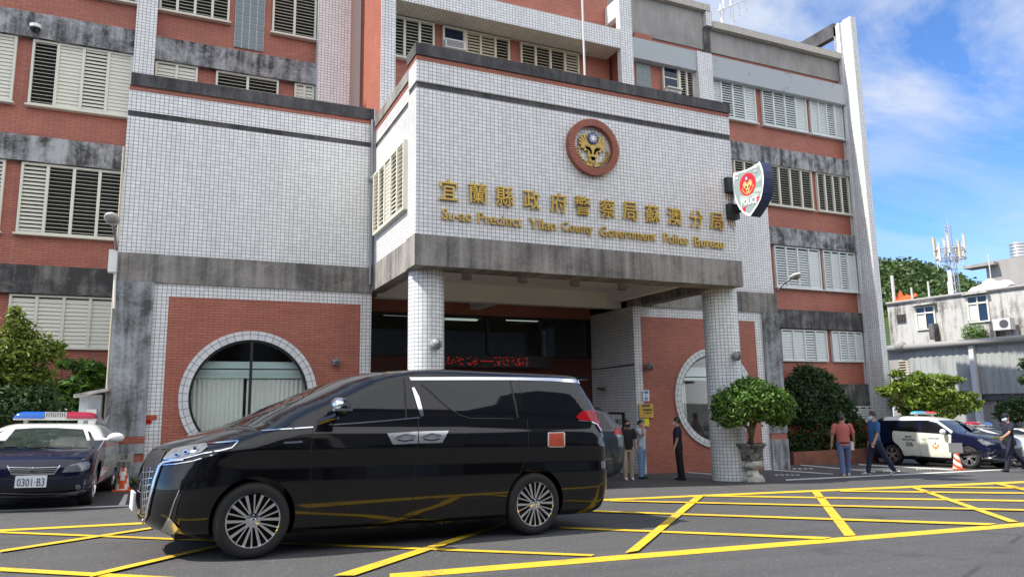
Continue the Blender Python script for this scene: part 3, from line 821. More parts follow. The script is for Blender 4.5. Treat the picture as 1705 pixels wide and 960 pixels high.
def ring(cx, cz, r0, r1, Y, d, mat, name, n=72, ul=None):
    m = MB()
    for i in range(n):
        t0, t1 = 2 * math.pi * i / n, 2 * math.pi * (i + 1) / n
        P = lambda r, t, y: (cx + r * math.cos(t), y, cz + r * math.sin(t))
        u0, u1 = (r0 + r1) / 2 * t0, (r0 + r1) / 2 * t1
        uvf = [(u0, 0), (u1, 0), (u1, r1 - r0), (u0, r1 - r0)]
        m.add([P(r0, t0, Y), P(r0, t1, Y), P(r1, t1, Y), P(r1, t0, Y)], [(0, 1, 2, 3)], 0, [uvf])
        m.add([P(r1, t0, Y), P(r1, t1, Y), P(r1, t1, Y + d), P(r1, t0, Y + d)], [(0, 1, 2, 3)], 0, [[(u0, 0), (u1, 0), (u1, d), (u0, d)]])
        m.add([P(r0, t0, Y), P(r0, t1, Y), P(r0, t1, Y + d), P(r0, t0, Y + d)], [(0, 1, 2, 3)], 0, [[(u0, 0), (u1, 0), (u1, d), (u0, d)]])
    o = m.build(name, mat, st, fixn=False)
    return o
def round_window(cx, cz, label):
    fr = ring(cx, cz, Ri, Ro, YW - 0.035, 0.10, 'tile_ring', 'round_window'); fr['label'] = label
    m = MB(); n = 48
    for i in range(n):
        t0, t1 = 2 * math.pi * i / n, 2 * math.pi * (i + 1) / n
        P = lambda r, t, y: (cx + r * math.cos(t), y, cz + r * math.sin(t))
        m.prism([P(Ri - .05, t0, YW + .03), P(Ri - .05, t1, YW + .03), P(Ri + .01, t1, YW + .03), P(Ri + .01, t0, YW + .03)], (0, .06, 0))
    m.box(cx - .03, cx + .03, YW + .02, YW + .09, cz - Ri, cz + Ri)
    m.box(cx - Ri * .9, cx + Ri * .9, YW + .05, YW + .08, cz + .60, cz + .63)
    m.build('frame', 'black_metal', fr)
    g = MB(); g.add([(cx + Ri * math.cos(2 * math.pi * i / n), YW + .06, cz + Ri * math.sin(2 * math.pi * i / n)) for i in range(n)], [tuple(range(n))]); g.build('pane', 'pane_clear', fr)
    return fr
def curtain(fr, x0, x1, z0, z1, Y, amp=0.035, folds=14, mat='curtain', name='curtain'):
    m = MB(); nx = folds * 8; P = []
    for j in range(9):
        z = z1 + (z0 - z1) * j / 8.0; row = []
        for i in range(nx + 1):
            u = i / nx
            row.append((x0 + (x1 - x0) * u, Y + amp * math.sin(u * folds * 2 * math.pi + .6 * math.sin(j * .5 + u * 9)) * (0.5 + .5 * j / 8), z))
        P.append(row)
    m.grid(P); return m.build(name, mat, fr, smooth=True)
def wing_room(x0, x1, z0, z1, Y0, Y1, name):
    m = MB(); v = [(x, y, z) for x in (x0, x1) for y in (Y0, Y1) for z in (z0, z1)]
    m.add(v, [(2, 3, 7, 6)], 0); m.add(v, [(0, 1, 3, 2), (4, 6, 7, 5)], 0); m.add(v, [(0, 2, 6, 4)], 0); m.add(v, [(1, 5, 7, 3)], 1)
    return m.build(name, ['room_grey', 'wood_ceiling'], st)
# left wing
gl = gz(1.0, YW) - 0.6
B('wing_pier', 'concrete_pier', (wL['x0'] - .01, xpier, YW - .06, YM + .02, gz(-1, YW) + 1.06, zbb))
B('wing_plinth', 'concrete_pier', (wL['x0'] - .01, xpier, YW - .08, YM + .02, gl, gz(-1, YW) + .52), (wL['x0'] - .01, xpier, YW - .075, YM + .02, gz(-1, YW) + .70, gz(-1, YW) + .90))
B('plinth_course', 'brick_red', (wL['x0'] + .01, xpier, YW - .05, YM + .02, gz(-1, YW) + .52, gz(-1, YW) + .70), (wL['x0'] + .01, xpier, YW - .05, YM + .02, gz(-1, YW) + .90, gz(-1, YW) + 1.06))
B('wing_frame', 'tile_white', (xpier, xbrick, YW, YW + .3, gl, zbb), (xbr1, wL['x1'], YW, YW + .3, gl, zbb), (xbrick, xbr1, YW, YW + .3, zbr, zbb))
facade_hole(xbrick, xbr1, gl, zbr, cxL, czL, Ri + .02, YW + .01, 'brick_field', 'brick_red')
B('wing_beam', 'concrete_streaked', (wL['x0'] - .04, wL['x1'], YW - .045, YM + .02, zbb, zbt_))
B('wing_wall', 'tile_white', (wL['x0'], wL['x1'], YW, YM + .02, zbt_, zdk0), (wL['x0'], wL['x1'], YW, YM + .02, zdk1, zred))
B('wing_stringcourse', 'concrete_coping', (wL['x0'], wL['x1'], YW + .025, YM + .02, zdk0, zdk1))
B('wing_brick_course', 'brick_red', (wL['x0'], wL['x1'], YW - .01, YM + .02, zred, zc2))
B('wing_coping', 'concrete_coping', (wL['x0'] + .02, wL['x1'], YW - .05, YM + .01, zc2, zcop))
wing_room(xpier + .1, xbr1 + .2, gl, zbr + .1, YW + .3, YW + 3.1, 'wing_room')
rw = round_window(cxL, czL, 'round window with drawn white curtains')
curtain(rw, cxL - Ri - .05, cxL - .12, czL - Ri - .1, czL + .42, YW + .34, .03, 13)
curtain(rw, cxL - .05, cxL + Ri + .05, czL - Ri - .1, czL + .40, YW + .36, .03, 13)
curtain(rw, cxL - Ri - .05, cxL + Ri + .05, czL + .42, czL + .80, YW + .31, .004, 2, 'valance', 'valance')
# right wing
xR0 = py(1055.5, 560, YW)[0]
xR1 = py(1291.5, 495, YW)[0]
dx = xR0 - wL['x1'] + 0.0
zRb1, zRb0 = zbt_, zbb
zRt = py(1285, 338, YW)[2]
xRb0 = py(1069.5, 600, YW)[0]; xRb1 = py(1258, 560, YW)[0]; xRp0 = py(1270, 560, YW)[0]; xRp1 = py(1301, 600, YW)[0] - .02
cxR = py(1123, 652, YW)[0] + Ro; czR = py(1177, 580, YW)[2] - math.sqrt(max(0.1, Ro ** 2 - (py(1177, 580, YW)[0] - cxR) ** 2))
g2 = gz(15, YW)
B('wing_frame', 'tile_white', (xR0, xRb0, YW, YW + .3, g2 - .6, zRb0), (xRb1, xRp0, YW, YW + .3, g2 - .6, zRb0), (xRb0, xRb1, YW, YW + .3, zbr, zRb0))
facade_hole(xRb0, xRb1, g2 - .6, zbr, cxR, czR, Ri + .02, YW + .01, 'brick_field', 'brick_red')
gq2 = gz(18, YW)
B('wing_pier', 'concrete_pier', (xRp0, xRp1, YW - .06, YM + .02, gq2 + 1.78, zRb0))
B('wing_plinth', 'concrete_pier', (xRp0, xRp1, YW - .08, YM + .02, gq2 - .6, gq2 + .95), (xRp0, xRp1, YW - .075, YM + .02, gq2 + 1.14, gq2 + 1.42))
B('plinth_course', 'brick_red', (xRp0 + .01, xRp1 - .01, YW - .05, YM + .02, gq2 + .95, gq2 + 1.14), (xRp0 + .01, xRp1 - .01, YW - .05, YM + .02, gq2 + 1.42, gq2 + 1.78))
B('wing_beam', 'concrete_streaked', (xR0, xRp1 - .03, YW - .045, YM + .02, zRb0, zRb1))
B('wing_wall', 'tile_white', (xR0, xRp1 - .1, YW, YM + .02, zRb1, zRt))
wing_room(xRb0 + .1, xRp0, g2 - .6, zbr + .1, YW + .3, YW + 3.1, 'wing_room')
rw2 = round_window(cxR, czR, 'round window with one curtain drawn aside')
curtain(rw2, cxR - Ri - .05, cxR - Ri + .45, czR - Ri - .1, czR + .5, YW + .34, .03, 5)
curtain(rw2, cxR - Ri - .05, cxR + Ri + .05, czR + .52, czR + .92, YW + .31, .004, 2, 'valance', 'valance')

# ------------------------------------------------------------------ the porch
P0, P1 = py(691.4, 441, YP)[0], py(1234, 478, YP)[0]
zp = {k: py(692, y, YP)[2] for k, y in dict(cop=72, cop0=91, red=98.5, dk1=134, dk0=144.5, bt=389, bb=441).items()}
TS = 0.58                                                    # thickness of the front slab
B('porch_beam', 'concrete_streaked', (P0 - .03, P1 + .03, YP - .05, YP + TS, zp['bb'], zp['bt']))
B('porch_wall', 'tile_white', (P0, P1 - .05, YP, YP + TS, zp['bt'], zp['dk0']), (P0, P1 - .05, YP, YP + TS, zp['dk1'], zp['red']))
B('porch_stringcourse', 'concrete_coping', (P0 + .02, P1 - .05, YP + .025, YP + TS, zp['dk0'], zp['dk1']))
B('porch_brick_course', 'brick_red', (P0 - .005, P1 - .05, YP - .012, YP + TS, zp['red'], zp['cop0']))
B('porch_coping', 'concrete_coping', (P0 - .03, P1 - .03, YP - .05, YP + TS + .05, zp['cop0'], zp['cop']))
xs_ = P0 + .05
zs1 = px(660, 124, xs_)[2]
dz = zp['cop'] - zs1
dz = max(0.3, min(0.7, dz))
for xa, xb2 in ((xs_, xs_ + .3), (P1 - .4, P1 - .1)):
    sunny = xa == xs_
    B('porch_beam', 'concrete_streaked', (xa - .04, xb2, YP + TS, YW + .2, zp['bb'], zp['bt']))
    B('porch_wall', 'tile_white', (xa, xb2, YP + TS, YW + .2, zp['bt'], zp['dk0'] - dz * .5), (xa, xb2, YP + TS, YW, zp['dk1'] - dz * .5, zp['red'] - dz))
    B('porch_stringcourse', 'concrete_coping', (xa + .02, xb2, YP + TS, YW, zp['dk0'] - dz * .5, zp['dk1'] - dz * .5))
    B('porch_brick_course', 'brick_red', (xa - .01, xb2, YP + TS, YM, zp['red'] - dz, zp['cop0'] - dz))
    B('porch_coping', 'concrete_streaked', (xa - .04, xb2, YP + TS + .05, YM, zp['cop0'] - dz, zp['cop'] - dz))
B('porch_roof', 'plaster_grey', (P0 + .3, P1 - .3, YP + TS, YM + .02, zp['red'] - dz - .5, zp['red'] - dz - .3))
B('porch_soffit', 'soffit_cream', (P0 + .3, P1 - .3, YP + TS - .001, YW + 3.0, zp['bb'] + .42, zp['bb'] + .60))
Ybm = pz(900, 507, zp['bb'] - .04)[1]
B('porch_ceiling_beam', 'soffit_cream', (P0 + .3, P1 - .3, Ybm, Ybm + .3, zp['bb'] - .04, zp['bb'] + .42))
B('porch_ceiling_beam', 'soffit_cream', (P0 + .3, P1 - .3, YP + TS, YP + TS + .10, zp['bb'] + .02, zp['bb'] + .42))
xm = py(830, 490, Ybm)[0]
B('porch_ceiling_beam', 'soffit_cream', (xm - .15, xm + .15, Ybm + .3, YW + 3.0, zp['bb'] - .02, zp['bb'] + .42))
xm = P1 - 1.2
B('porch_ceiling_beam', 'soffit_cream', (xm, xm + .2, YP + TS + .1, Ybm, zp['bb'] + .1, zp['bb'] + .42))
# shuttered side window on the sunny flank
Ya, Yb = px(679, 300, xs_)[1], px(627.5, 330, xs_)[1]
window(Ya, Yb, px(678, 349, xs_)[2], px(679, 233, xs_)[2], 'ohcho', Y=0.0, axis='x', X=xs_, sill=False, mat='shutter_cream')
# round columns
Ycol = 13.455 * K + .72
for (xpix, y0, wpx) in ((709.5, 540, 61), (1204, 600, 60)):
    c = py(xpix, y0, Ycol); d_ = np.dot(c - EYE, _f); rr = wpx / 2.0 / FPX * d_ * (0.985 if xpix < 1000 else 0.95)
    m = MB(); zb0 = gz(c[0], Ycol)
    m.lathe([(rr, zb0 - .3), (rr, zp['bb'] + .0)], (c[0], Ycol, 0), 48, uvr=rr)
    part('column', m, 'tile_column', smooth=True, angle=40, fixn=True)
# entrance: deep recess, dark glazing
Ye = px(984, 560, xR0)[1]
ge = gz(9, YW)
B('entrance_side_wall', 'tile_white', (xR0 - .0, xR0 + .12, YW + .3, Ye + .5, ge - .6, zp['bb'] + .45))
B('entrance_side_wall', 'tile_white', (wL['x1'] - .12, wL['x1'], YW + .3, Ye + .5, ge - .6, zp['bb'] + .45))
zg1 = py(800, 527, Ye)[2]; zg0 = py(860, 594, Ye)[2]
B('entrance_lintel', 'brick_red', (wL['x1'], xR0, Ye, Ye + .3, zg1, zp['bb'] + .45))
B('entrance_dado', 'dark_red_wall', (wL['x1'], xR0, Ye + .02, Ye + .3, ge - .6, zg0))
fr = MB()
xe0 = wL['x1'] + .02
cuts = [xe0, py(700, 560, Ye)[0], py(812.5, 560, Ye)[0], py(900.5, 560, Ye)[0], py(981, 560, Ye)[0]]
for c in cuts: fr.box(c - .04, c + .04, Ye - .03, Ye + .08, zg0, zg1)
fr.box(xe0, xR0 - .02, Ye - .03, Ye + .08, zg1 - .05, zg1 + .03); fr.box(xe0, xR0 - .02, Ye - .03, Ye + .08, zg0 - .03, zg0 + .04)
gz_o = part('entrance_glazing', fr, 'black_metal')
for a, b in zip(cuts[:-1], cuts[1:]):
    q = MB(); q.add([(a + .04, Ye + .03, zg0), (b - .04, Ye + .03, zg0), (b - .04, Ye + .03, zg1), (a + .04, Ye + .03, zg1)], [(0, 1, 2, 3)]); q.build('pane', 'pane_dark', gz_o)
rm = MB(); v = [(x, y, z) for x in (wL['x1'] - 2, xR0 + .6) for y in (Ye + .3, Ye + 9) for z in (zg0 - 2.5, zg1 + .12)]
rm.add(v, [(2, 3, 7, 6), (0, 1, 3, 2), (4, 6, 7, 5), (0, 2, 6, 4), (1, 5, 7, 3)]); part('entrance_hall', rm, 'room_grey', fixn=False)
for (xx, yy) in ((6.4, 1.0), (8.6, 1.6), (10.7, 1.2), (6.2, 3.6), (8.9, 4.2), (11.4, 4.0), (7.2, 6.5), (10.0, 6.6)):
    q = MB(); lx = xx * K / 1.1
    q.box(lx - .55, lx + .55, Ye + yy - .1, Ye + yy + .1, zg1 + .07, zg1 + .10)
    part('ceiling_light', q, 'tube_light' if yy < 3 else 'light_grey')
q = MB(); q.box(P0 + .1, P1 - .1, Ye + .34, Ye + .36, zg0 - 2, zg0 + .0); part('entrance_counter', q, 'dark_void')
# drain pipes
xq = py(972.5, 90, YF - .12)[0]
m = MB(); m.bar((xq, YF - .12, 7.0), (xq, YF - .12, ZTOP - 1), .035, n=10)
part('drain_pipe', m, 'light_grey', smooth=True, angle=50)
xq = wL['x1'] - .06; m = MB()
m.tube([(xq, YW - .07, zcop - .3), (xq, YW - .07, zbb + .2)], .035); m.tube([(xq + .07, YW - .07, zcop), (xq + .07, YW - .07, zbt_ + 1.4)], .03)
m.sphere((xq, YW - .09, py(619, 300, YW)[2]), .09)
part('drain_pipe', m, 'mid_grey', smooth=True, angle=50)
xq = wL['x0'] - .03; m = MB(); m.tube([(xq, YW - .04, py(205, 245, YW)[2]), (xq, YW - .04, gl)], .02); part('drain_pipe', m, 'shutter_tan', smooth=True, angle=50)
# ================================================================== vehicles
def refine(rows, k=6, passes=3):
    rows = np.array(rows, float); out = []
    for a, b in zip(rows[:-1], rows[1:]):
        for i in range(k): out.append(a + (b - a) * i / k)
    out.append(rows[-1]); T = np.array(out)
    for _ in range(passes):
        S = T.copy(); S[1:-1] = (T[:-2] + 2 * T[1:-1] + T[2:]) / 4; T = S
    return T
def contour(row, nf=2.6, nr=3.0, na=14, ns=26):
    z, xf, xr, W, af, ar = row; P = []
    for i in range(-na, na + 1):
        t = math.pi / 2 * i / na
        P.append((xf + af * (1 - abs(math.cos(t)) ** (2 / nf)), W * math.copysign(abs(math.sin(t)) ** (2 / nf), t), z))
    for i in range(1, ns): P.append((xf + af + (xr - ar - xf - af) * i / ns, W, z))
    for i in range(na, -na - 1, -1):
        t = math.pi / 2 * i / na
        P.append((xr - ar * (1 - abs(math.cos(t)) ** (2 / nr)), W * math.copysign(abs(math.sin(t)) ** (2 / nr), t), z))
    for i in range(ns - 1, 0, -1): P.append((xf + af + (xr - ar - xf - af) * i / ns, -W, z))
    return P
class Car:
    def __init__(c, name, label, cat, A, d, s, rows, wb, R0, mat, arch=None, W=0.9, group=None, arch_r=None, nf=2.6, two=None):
        d = np.array(d, float); n = np.array([-GA, -GB, 1.0]); n /= np.linalg.norm(n)
        d -= n * (d @ n); d /= np.linalg.norm(d); lat = np.cross(n, d)
        c.s = s; c.W = W; c.R0 = R0
        c.M = Matrix(((d[0], lat[0], n[0], A[0]), (d[1], lat[1], n[1], A[1]), (d[2], lat[2], n[2], A[2]), (0, 0, 0, 1)))
        c.o = thing(name, label, cat, local=True, group=group); c.o.matrix_world = c.M
        c.Mi = c.M.inverted()
        T = refine(rows)
        m = MB(); m.grid([[tuple(s * q for q in p) for p in contour(r_, nf)] for r_ in T], closed=True)
        nn = len(contour(T[0]))
        m.f.append(tuple(range(nn))[::-1]); m.mi.append(0); m.uv.append(None)
        b0 = len(m.v) - nn; m.f.append(tuple(range(b0, b0 + nn))); m.mi.append(0); m.uv.append(None)
        mats = mat if isinstance(mat, list) else [mat]
        c.body = m.build('body', mats, c.o, smooth=True, uv=False)
        ar = (arch_r or R0 * 1.10) * s
        cut = MB()
        for xx in (0.0, wb * s):
            for sd in (-1, 1):
                cut.lathe([(ar, -.30 * s), (ar, .30 * s)], (xx, sd * W * s, R0 * s * 1.03), 48, axis='y')
        co = cut.build('cut', 'trim_black', None, uv=False)
        co.matrix_world = c.M
        md = c.body.modifiers.new('b', 'BOOLEAN'); md.object = co; md.operation = 'DIFFERENCE'; md.solver = 'EXACT'
        bpy.context.view_layer.update()
        dg = bpy.context.evaluated_depsgraph_get()
        me = bpy.data.meshes.new_from_object(c.body.evaluated_get(dg))
        c.body.modifiers.remove(md); c.body.data = me
        bpy.data.objects.remove(co)
        me.polygons.foreach_set('use_smooth', [True] * len(me.polygons)); me.set_sharp_from_angle(angle=R(42))
        if two is not None:               # second paint on the faces that satisfy the test
            for p in me.polygons:
                if two(p.center / s): p.material_index = 1
        c.bvh = BVHTree.FromPolygons([v.co for v in me.vertices], [tuple(p.vertices) for p in me.polygons])
    def hit(c, x, y):
        o_ = c.Mi @ Vector(EYE); d_ = (c.Mi.to_3x3() @ Vector(ray(x, y))).normalized()
        h = c.bvh.ray_cast(o_, d_)
        if h[0] is None:
            best = None                      # just outside the outline: nearest point of the body to the line of sight
            for k in range(60):
                q = o_ + d_ * (4 + k * .35); r_ = c.bvh.find_nearest(q)
                if r_[0] is not None and (best is None or r_[3] < best[3]): best = r_
            return best[0], best[1]
        return h[0], h[1]
    def drape(c, name, mat, poly, off=0.004, step=7.0, mirror=True, parent=None, label=None, smooth=True):
        """a panel with the outline poly (photo pixels) laid on the body, and its twin on the far side"""
        P = [np.array(p, float) for p in poly]; B = []
        for a, b in zip(P, P[1:] + P[:1]):
            k = max(1, int(np.linalg.norm(b - a) / step))
            B += [a + (b - a) * i / k for i in range(k)]
        nb = len(B)
        lo, hi = np.min(P, 0), np.max(P, 0); pts = list(B)
        y = lo[1] + step * .5
        while y < hi[1]:
            x = lo[0] + step * .5
            while x < hi[0]:
                ins = False; j = nb - 1
                for i in range(nb):
                    a, b = B[i], B[j]
                    if (a[1] > y) != (b[1] > y) and x < (b[0] - a[0]) * (y - a[1]) / (b[1] - a[1]) + a[0]: ins = not ins
                    j = i
                if ins and min(math.hypot(x - q[0], y - q[1]) for q in B) > step * .4: pts.append(np.array((x, y)))
                x += step
            y += step
        r_ = delaunay_2d_cdt([Vector(p) for p in pts], [], [list(range(nb))], 1, 1e-5)
        V = []
        for p in r_[0]:
            h, n_ = c.hit(p[0], p[1]); V.append(tuple(h + n_ * off * c.s))
        F = [tuple(f) for f in r_[2]]
        o1 = None
        for sgn in ((1, -1) if mirror else (1,)):
            m = MB(); m.add([(q[0], q[1] * sgn, q[2]) for q in V], F)
            o = m.build(name, mat, parent if (parent and sgn == 1) else c.o, smooth=smooth, uv=False)
            if label: o['label'] = label
            o1 = o1 or o
        return o1
    def line(c, name, mat, pts, w, **kw):
        """a strip w pixels wide along pts"""
        P = [np.array(p, float) for p in pts]; L, Rr = [], []
        for i, p in enumerate(P):
            t = P[min(i + 1, len(P) - 1)] - P[max(i - 1, 0)]; t /= np.linalg.norm(t); n_ = np.array((-t[1], t[0])) * w / 2
            L.append(p + n_); Rr.append(p - n_)
        return c.drape(name, mat, L + Rr[::-1], **kw)
    def add(c, name, mb, mat, parent=None, smooth=True, angle=40):
        mb.v = [tuple(c.s * q for q in p) for p in mb.v]
        return mb.build(name, mat, parent or c.o, smooth=smooth, angle=angle, uv=False)
    def wheels(c, wb, style, wd=0.2, inset=0.03, rim='alloy', rr=0.70):
        s, R0 = c.s, c.R0; first = None
        def side(sd):
            t = MB(); h = wd / 2
            t.lathe([(R0 * rr, -h * .9), (R0 * .80, -h), (R0 * .93, -h * .96), (R0 * .985, -h * .75), (R0, -h * .5), (R0, h * .5), (R0 * .985, h * .75), (R0 * .93, h * .96), (R0 * .80, h), (R0 * rr, h * .9)], n=48, axis='y', cap=False)
            r_ = MB(); q = R0 * rr
            yo = sd * h
            r_.lathe([(q * 1.01, yo * .88), (q * 1.0, yo * .96), (q * .95, yo * .97), (q * .92, yo * .80), (q * .90, yo * .2)], n=48, axis='y', cap=False)
            bk = MB(); bk.lathe([(q * .93, yo * .10), (.01, yo * .10)], n=40, axis='y')
            def spoke(a0, a1, r0, r1, w0, w1, dep, y0, y1):
                for (ra, rb) in ((r0, r1),):
                    e0, e1 = np.array((math.cos(a0), math.sin(a0))), np.array((math.cos(a1), math.sin(a1)))
                    p, q2 = e0 * ra, e1 * rb; t = q2 - p; t /= np.linalg.norm(t); nn = np.array((-t[1], t[0]))
                    pts = [p + nn * w0, q2 + nn * w1, q2 - nn * w1, p - nn * w0]
                    r_.prism([(pt[0], y0 if i in (0, 3) else y1, pt[1]) for i, pt in enumerate(pts)], (0, -sd * dep, 0))
            if style == 'multi':
                for k in range(20):
                    a = 2 * math.pi * k / 20
                    w = .011 if k % 2 == 0 else .006
                    spoke(a + (.10 if k % 2 == 0 else -.10), a, q * .24, q * .96, w * .8, w * 1.25, .03, yo * .86, yo * .93)
            else:
                for k in range(5):
                    for e in (-.17, .17):
                        a = 2 * math.pi * k / 5 + math.pi / 2
                        spoke(a + e * .9, a + e * 1.15, q * .2, q * .96, .017, .021, .03, yo * .85, yo * .93)
            r_.lathe([(q * .27, yo * .70), (q * .27, yo * .86), (q * .10, yo * .90), (q * .085, yo * .96), (.004, yo * .97)], n=24, axis='y')
            for k in range(5):
                a = 2 * math.pi * k / 5 + .3; r_.bar((q * .19 * math.cos(a), yo * .84, q * .19 * math.sin(a)), (q * .19 * math.cos(a), yo * .93, q * .19 * math.sin(a)), .010, n=6)
            for mb in (t, r_, bk): mb.v = [tuple(s * u for u in p) for p in mb.v]
            return t, r_, bk
        protos = {}
        for xx in (0.0, wb):
            for sd in (-1, 1):
                if sd not in protos:
                    t, r_, bk = side(sd)
                    w = t.build('wheel', 'rubber', c.o, smooth=True, angle=50, uv=False)
                    a = r_.build('rim', rim, w, smooth=True, angle=35, uv=False); b = bk.build('brake_disc', 'trim_black', w, uv=False)
                    protos[sd] = w
                else: w = copy_tree(protos[sd], c.o)
                w.location = (xx * s, sd * (c.W - inset - wd / 2) * s, R0 * s)
    def under(c, x0, x1, z0, z1, w):
        m = MB(); m.box(x0, x1, -w, w, z0, z1); return c.add('underbody', m, 'trim_black')
za = lambda x, y: (220 + x / 2.8227, 600 + y / 2.8227)
zb = lambda x, y: (600 + x / 2.8227, 600 + y / 2.8227)
zc = lambda x, y: (220 + x / 4.364, 720 + y / 4.364)
zs = lambda x, y: (1480 + x / 8.728, 680 + y / 8.727)
zl = lambda x, y: (x / 5.332, 670 + y / 5.333)

# ------------------------------------------------------------------ the black people carrier
A = gp(418, 931.5); Bq = gp(893, 891)
wbv = np.linalg.norm(Bq - A)
van_rows = [(0.19, -0.6, 3.98, 0.82, 0.6, 0.3), (0.24, -0.78, 4.08, 0.862, 0.7, 0.3), (0.34, -0.88, 4.13, 0.884, 0.75, 0.3), (0.5, -0.9, 4.16, 0.902, 0.75, 0.3), (0.66, -0.89, 4.16, 0.906, 0.75, 0.3), (0.8, -0.86, 4.15, 0.9, 0.75, 0.3), (0.9, -0.813, 4.14, 0.911, 0.75, 0.3), (0.955, -0.765, 4.13, 0.917, 0.75, 0.3), (1.0, -0.657, 4.12, 0.912, 0.75, 0.32), (1.05, -0.527, 4.14, 0.905, 0.75, 0.33), (1.1, -0.39, 4.13, 0.895, 0.72, 0.35), (1.15, -0.23, 4.12, 0.878, 0.68, 0.36), (1.19, -0.075, 4.115, 0.868, 0.62, 0.36), (1.25, 0.053, 4.105, 0.857, 0.6, 0.38), (1.36, 0.258, 4.08, 0.832, 0.58, 0.4), (1.46, 0.49, 4.05, 0.805, 0.56, 0.4), (1.55, 0.693, 3.985, 0.782, 0.54, 0.4), (1.63, 0.86, 3.95, 0.757, 0.52, 0.4), (1.69, 1.018, 3.9, 0.735, 0.52, 0.38), (1.735, 1.199, 3.9, 0.71, 0.52, 0.36), (1.765, 1.4, 3.89, 0.67, 0.5, 0.35), (1.785, 1.601, 3.83, 0.6, 0.5, 0.3), (1.8, 1.7, 3.71, 0.48, 0.4, 0.3), (1.806, 2.0, 3.46, 0.25, 0.3, 0.25)]
van = Car('black_van', 'glossy black people carrier crossing the yellow box in front of the porch', 'van', A + (Bq - A) / wbv * 0 + np.cross(np.array([-GA, -GB, 1.]), (Bq - A) / wbv) * .905 * wbv / 3.0, Bq - A, wbv / 3.0, van_rows, 3.0, .335, ['paint_black'], W=.905, arch_r=.372)
van.wheels(3.0, 'multi', wd=.225, inset=.012, rim='chrome', rr=.715)
van.under(-.6, 3.7, .17, .45, .55)
D = van.drape; Ln = van.line
D('front_window', 'tint_glass', [za(935, 290), za(915, 200), za(936, 150), za(1000, 118), za(1100, 95), zb(120, 82), zb(200, 84), zb(212, 268), zb(0, 289), za(1100, 300)], .003)
D('quarter_window', 'tint_glass', [za(580, 326), za(700, 255), za(800, 205), za(900, 162), za(880, 235), za(850, 306), za(700, 318)], .003)
D('sliding_window', 'tint_glass', [zb(310, 97), zb(688, 97), zb(700, 150), zb(718, 266), zb(520, 267), zb(465, 258), zb(420, 232), zb(370, 190), zb(325, 145), zb(285, 118)], .003)
D('rear_window', 'tint_glass', [zb(738, 97), zb(900, 98), zb(1060, 110), zb(1085, 160), zb(1105, 215), zb(1060, 232), zb(1000, 268), zb(785, 270), zb(768, 190)], .003)
D('windscreen', 'tint_glass', [za(480, 302), za(650, 218), za(860, 125), za(940, 96), za(905, 110), za(800, 178), za(640, 262), za(560, 312)], .003)
D('roof_trim', 'chrome', [zb(228, 79), zb(500, 78), zb(715, 79), zb(900, 83), zb(1040, 90), zb(1088, 96), zb(1068, 110), zb(900, 97), zb(715, 92), zb(500, 92), zb(236, 93)], .008, step=5)
Ln('belt_trim', 'chrome', [za(608, 330), za(850, 312)], 1.9, off=.007, step=5)
Ln('belt_trim', 'chrome', [za(925, 302), zb(0, 292), zb(130, 281), zb(280, 267)], 1.9, off=.007, step=5)
D('window_blade', 'chrome', [zb(240, 128), zb(252, 126), zb(275, 170), zb(297, 255), zb(292, 262), zb(281, 262)], .010, step=4)
for a, b, c_, d_ in ((zb(125, 341), zb(270, 333), zb(270, 388), zb(152, 394)), (zb(274, 333), zb(415, 329), zb(384, 386), zb(274, 388))):
    cup = D('door_handle_cup', 'alloy', [a, b, c_, d_], .006, step=4)
for (x0, x1, yy) in ((165, 255, 358), (290, 375, 355)):
    Ln('door_handle', 'chrome', [zb(x0, yy + 3), zb((x0 + x1) / 2, yy - 8), zb(x1, yy)], 3.4, off=.028, step=4)
    Ln('handle_recess', 'trim_black', [zb(x0 + 8, yy + 14), zb((x0 + x1) / 2, yy + 20), zb(x1 - 6, yy + 13)], 2.2, off=.009, step=4)
for pts in ([za(850, 310), za(843, 400), za(838, 560), za(838, 790)], [zb(272, 268), zb(270, 400), zb(250, 560), zb(245, 742)], [zb(785, 272), zb(790, 400), zb(770, 480), zb(738, 560)], [za(838, 790), zb(60, 788), zb(245, 742)]):
    Ln('door_seam', 'trim_black', pts, 0.9, off=.0025, step=6)
for pts in ([zb(205, 80), zb(212, 180), zb(214, 275)], [zb(700, 80), zb(728, 200), zb(740, 268)]):
    Ln('door_pillar', 'trim_black', pts, 3.0, off=.002, step=5)
Ln('window_seal', 'trim_black', [zb(285, 110), zb(325, 140), zb(372, 186), zb(422, 228), zb(467, 256), zb(520, 271), zb(720, 272)], 1.6, off=.006, step=5)
Ln('sill_trim', 'trim_black', [za(840, 795), zb(60, 778), zb(250, 764), zb(480, 750), zb(690, 735)], 5.0, off=.012)
D('tail_lamp', 'lens_red', [zb(1010, 265), zb(1035, 240), zb(1070, 233), zb(1128, 236), zb(1140, 280), zb(1146, 345), zb(1130, 335), zb(1105, 295), zb(1080, 283), zb(1030, 282)], .014, step=4)
Ln('tail_lamp_trim', 'chrome', [zb(1020, 283), zb(1080, 286), zb(1108, 300), zb(1128, 335)], 1.2, off=.018, step=4)
D('fuel_flap_decal', 'light_grey', [zb(882, 337), zb(955, 335), zb(962, 342), zb(961, 400), zb(954, 406), zb(888, 406), zb(880, 398), zb(880, 342)], .004, step=4, mirror=False, label='square red sticker with a pale edge on the rear flank')
D('sticker', 'flap_red', [zb(886, 341), zb(954, 339), zb(957, 402), zb(886, 402)], .006, step=4, mirror=False)
D('headlamp', 'lens_clear', [zc(235, 185), zc(262, 148), zc(300, 120), zc(420, 95), zc(540, 78), zc(550, 105), zc(505, 140), zc(440, 165), zc(340, 190)], .010, step=4)
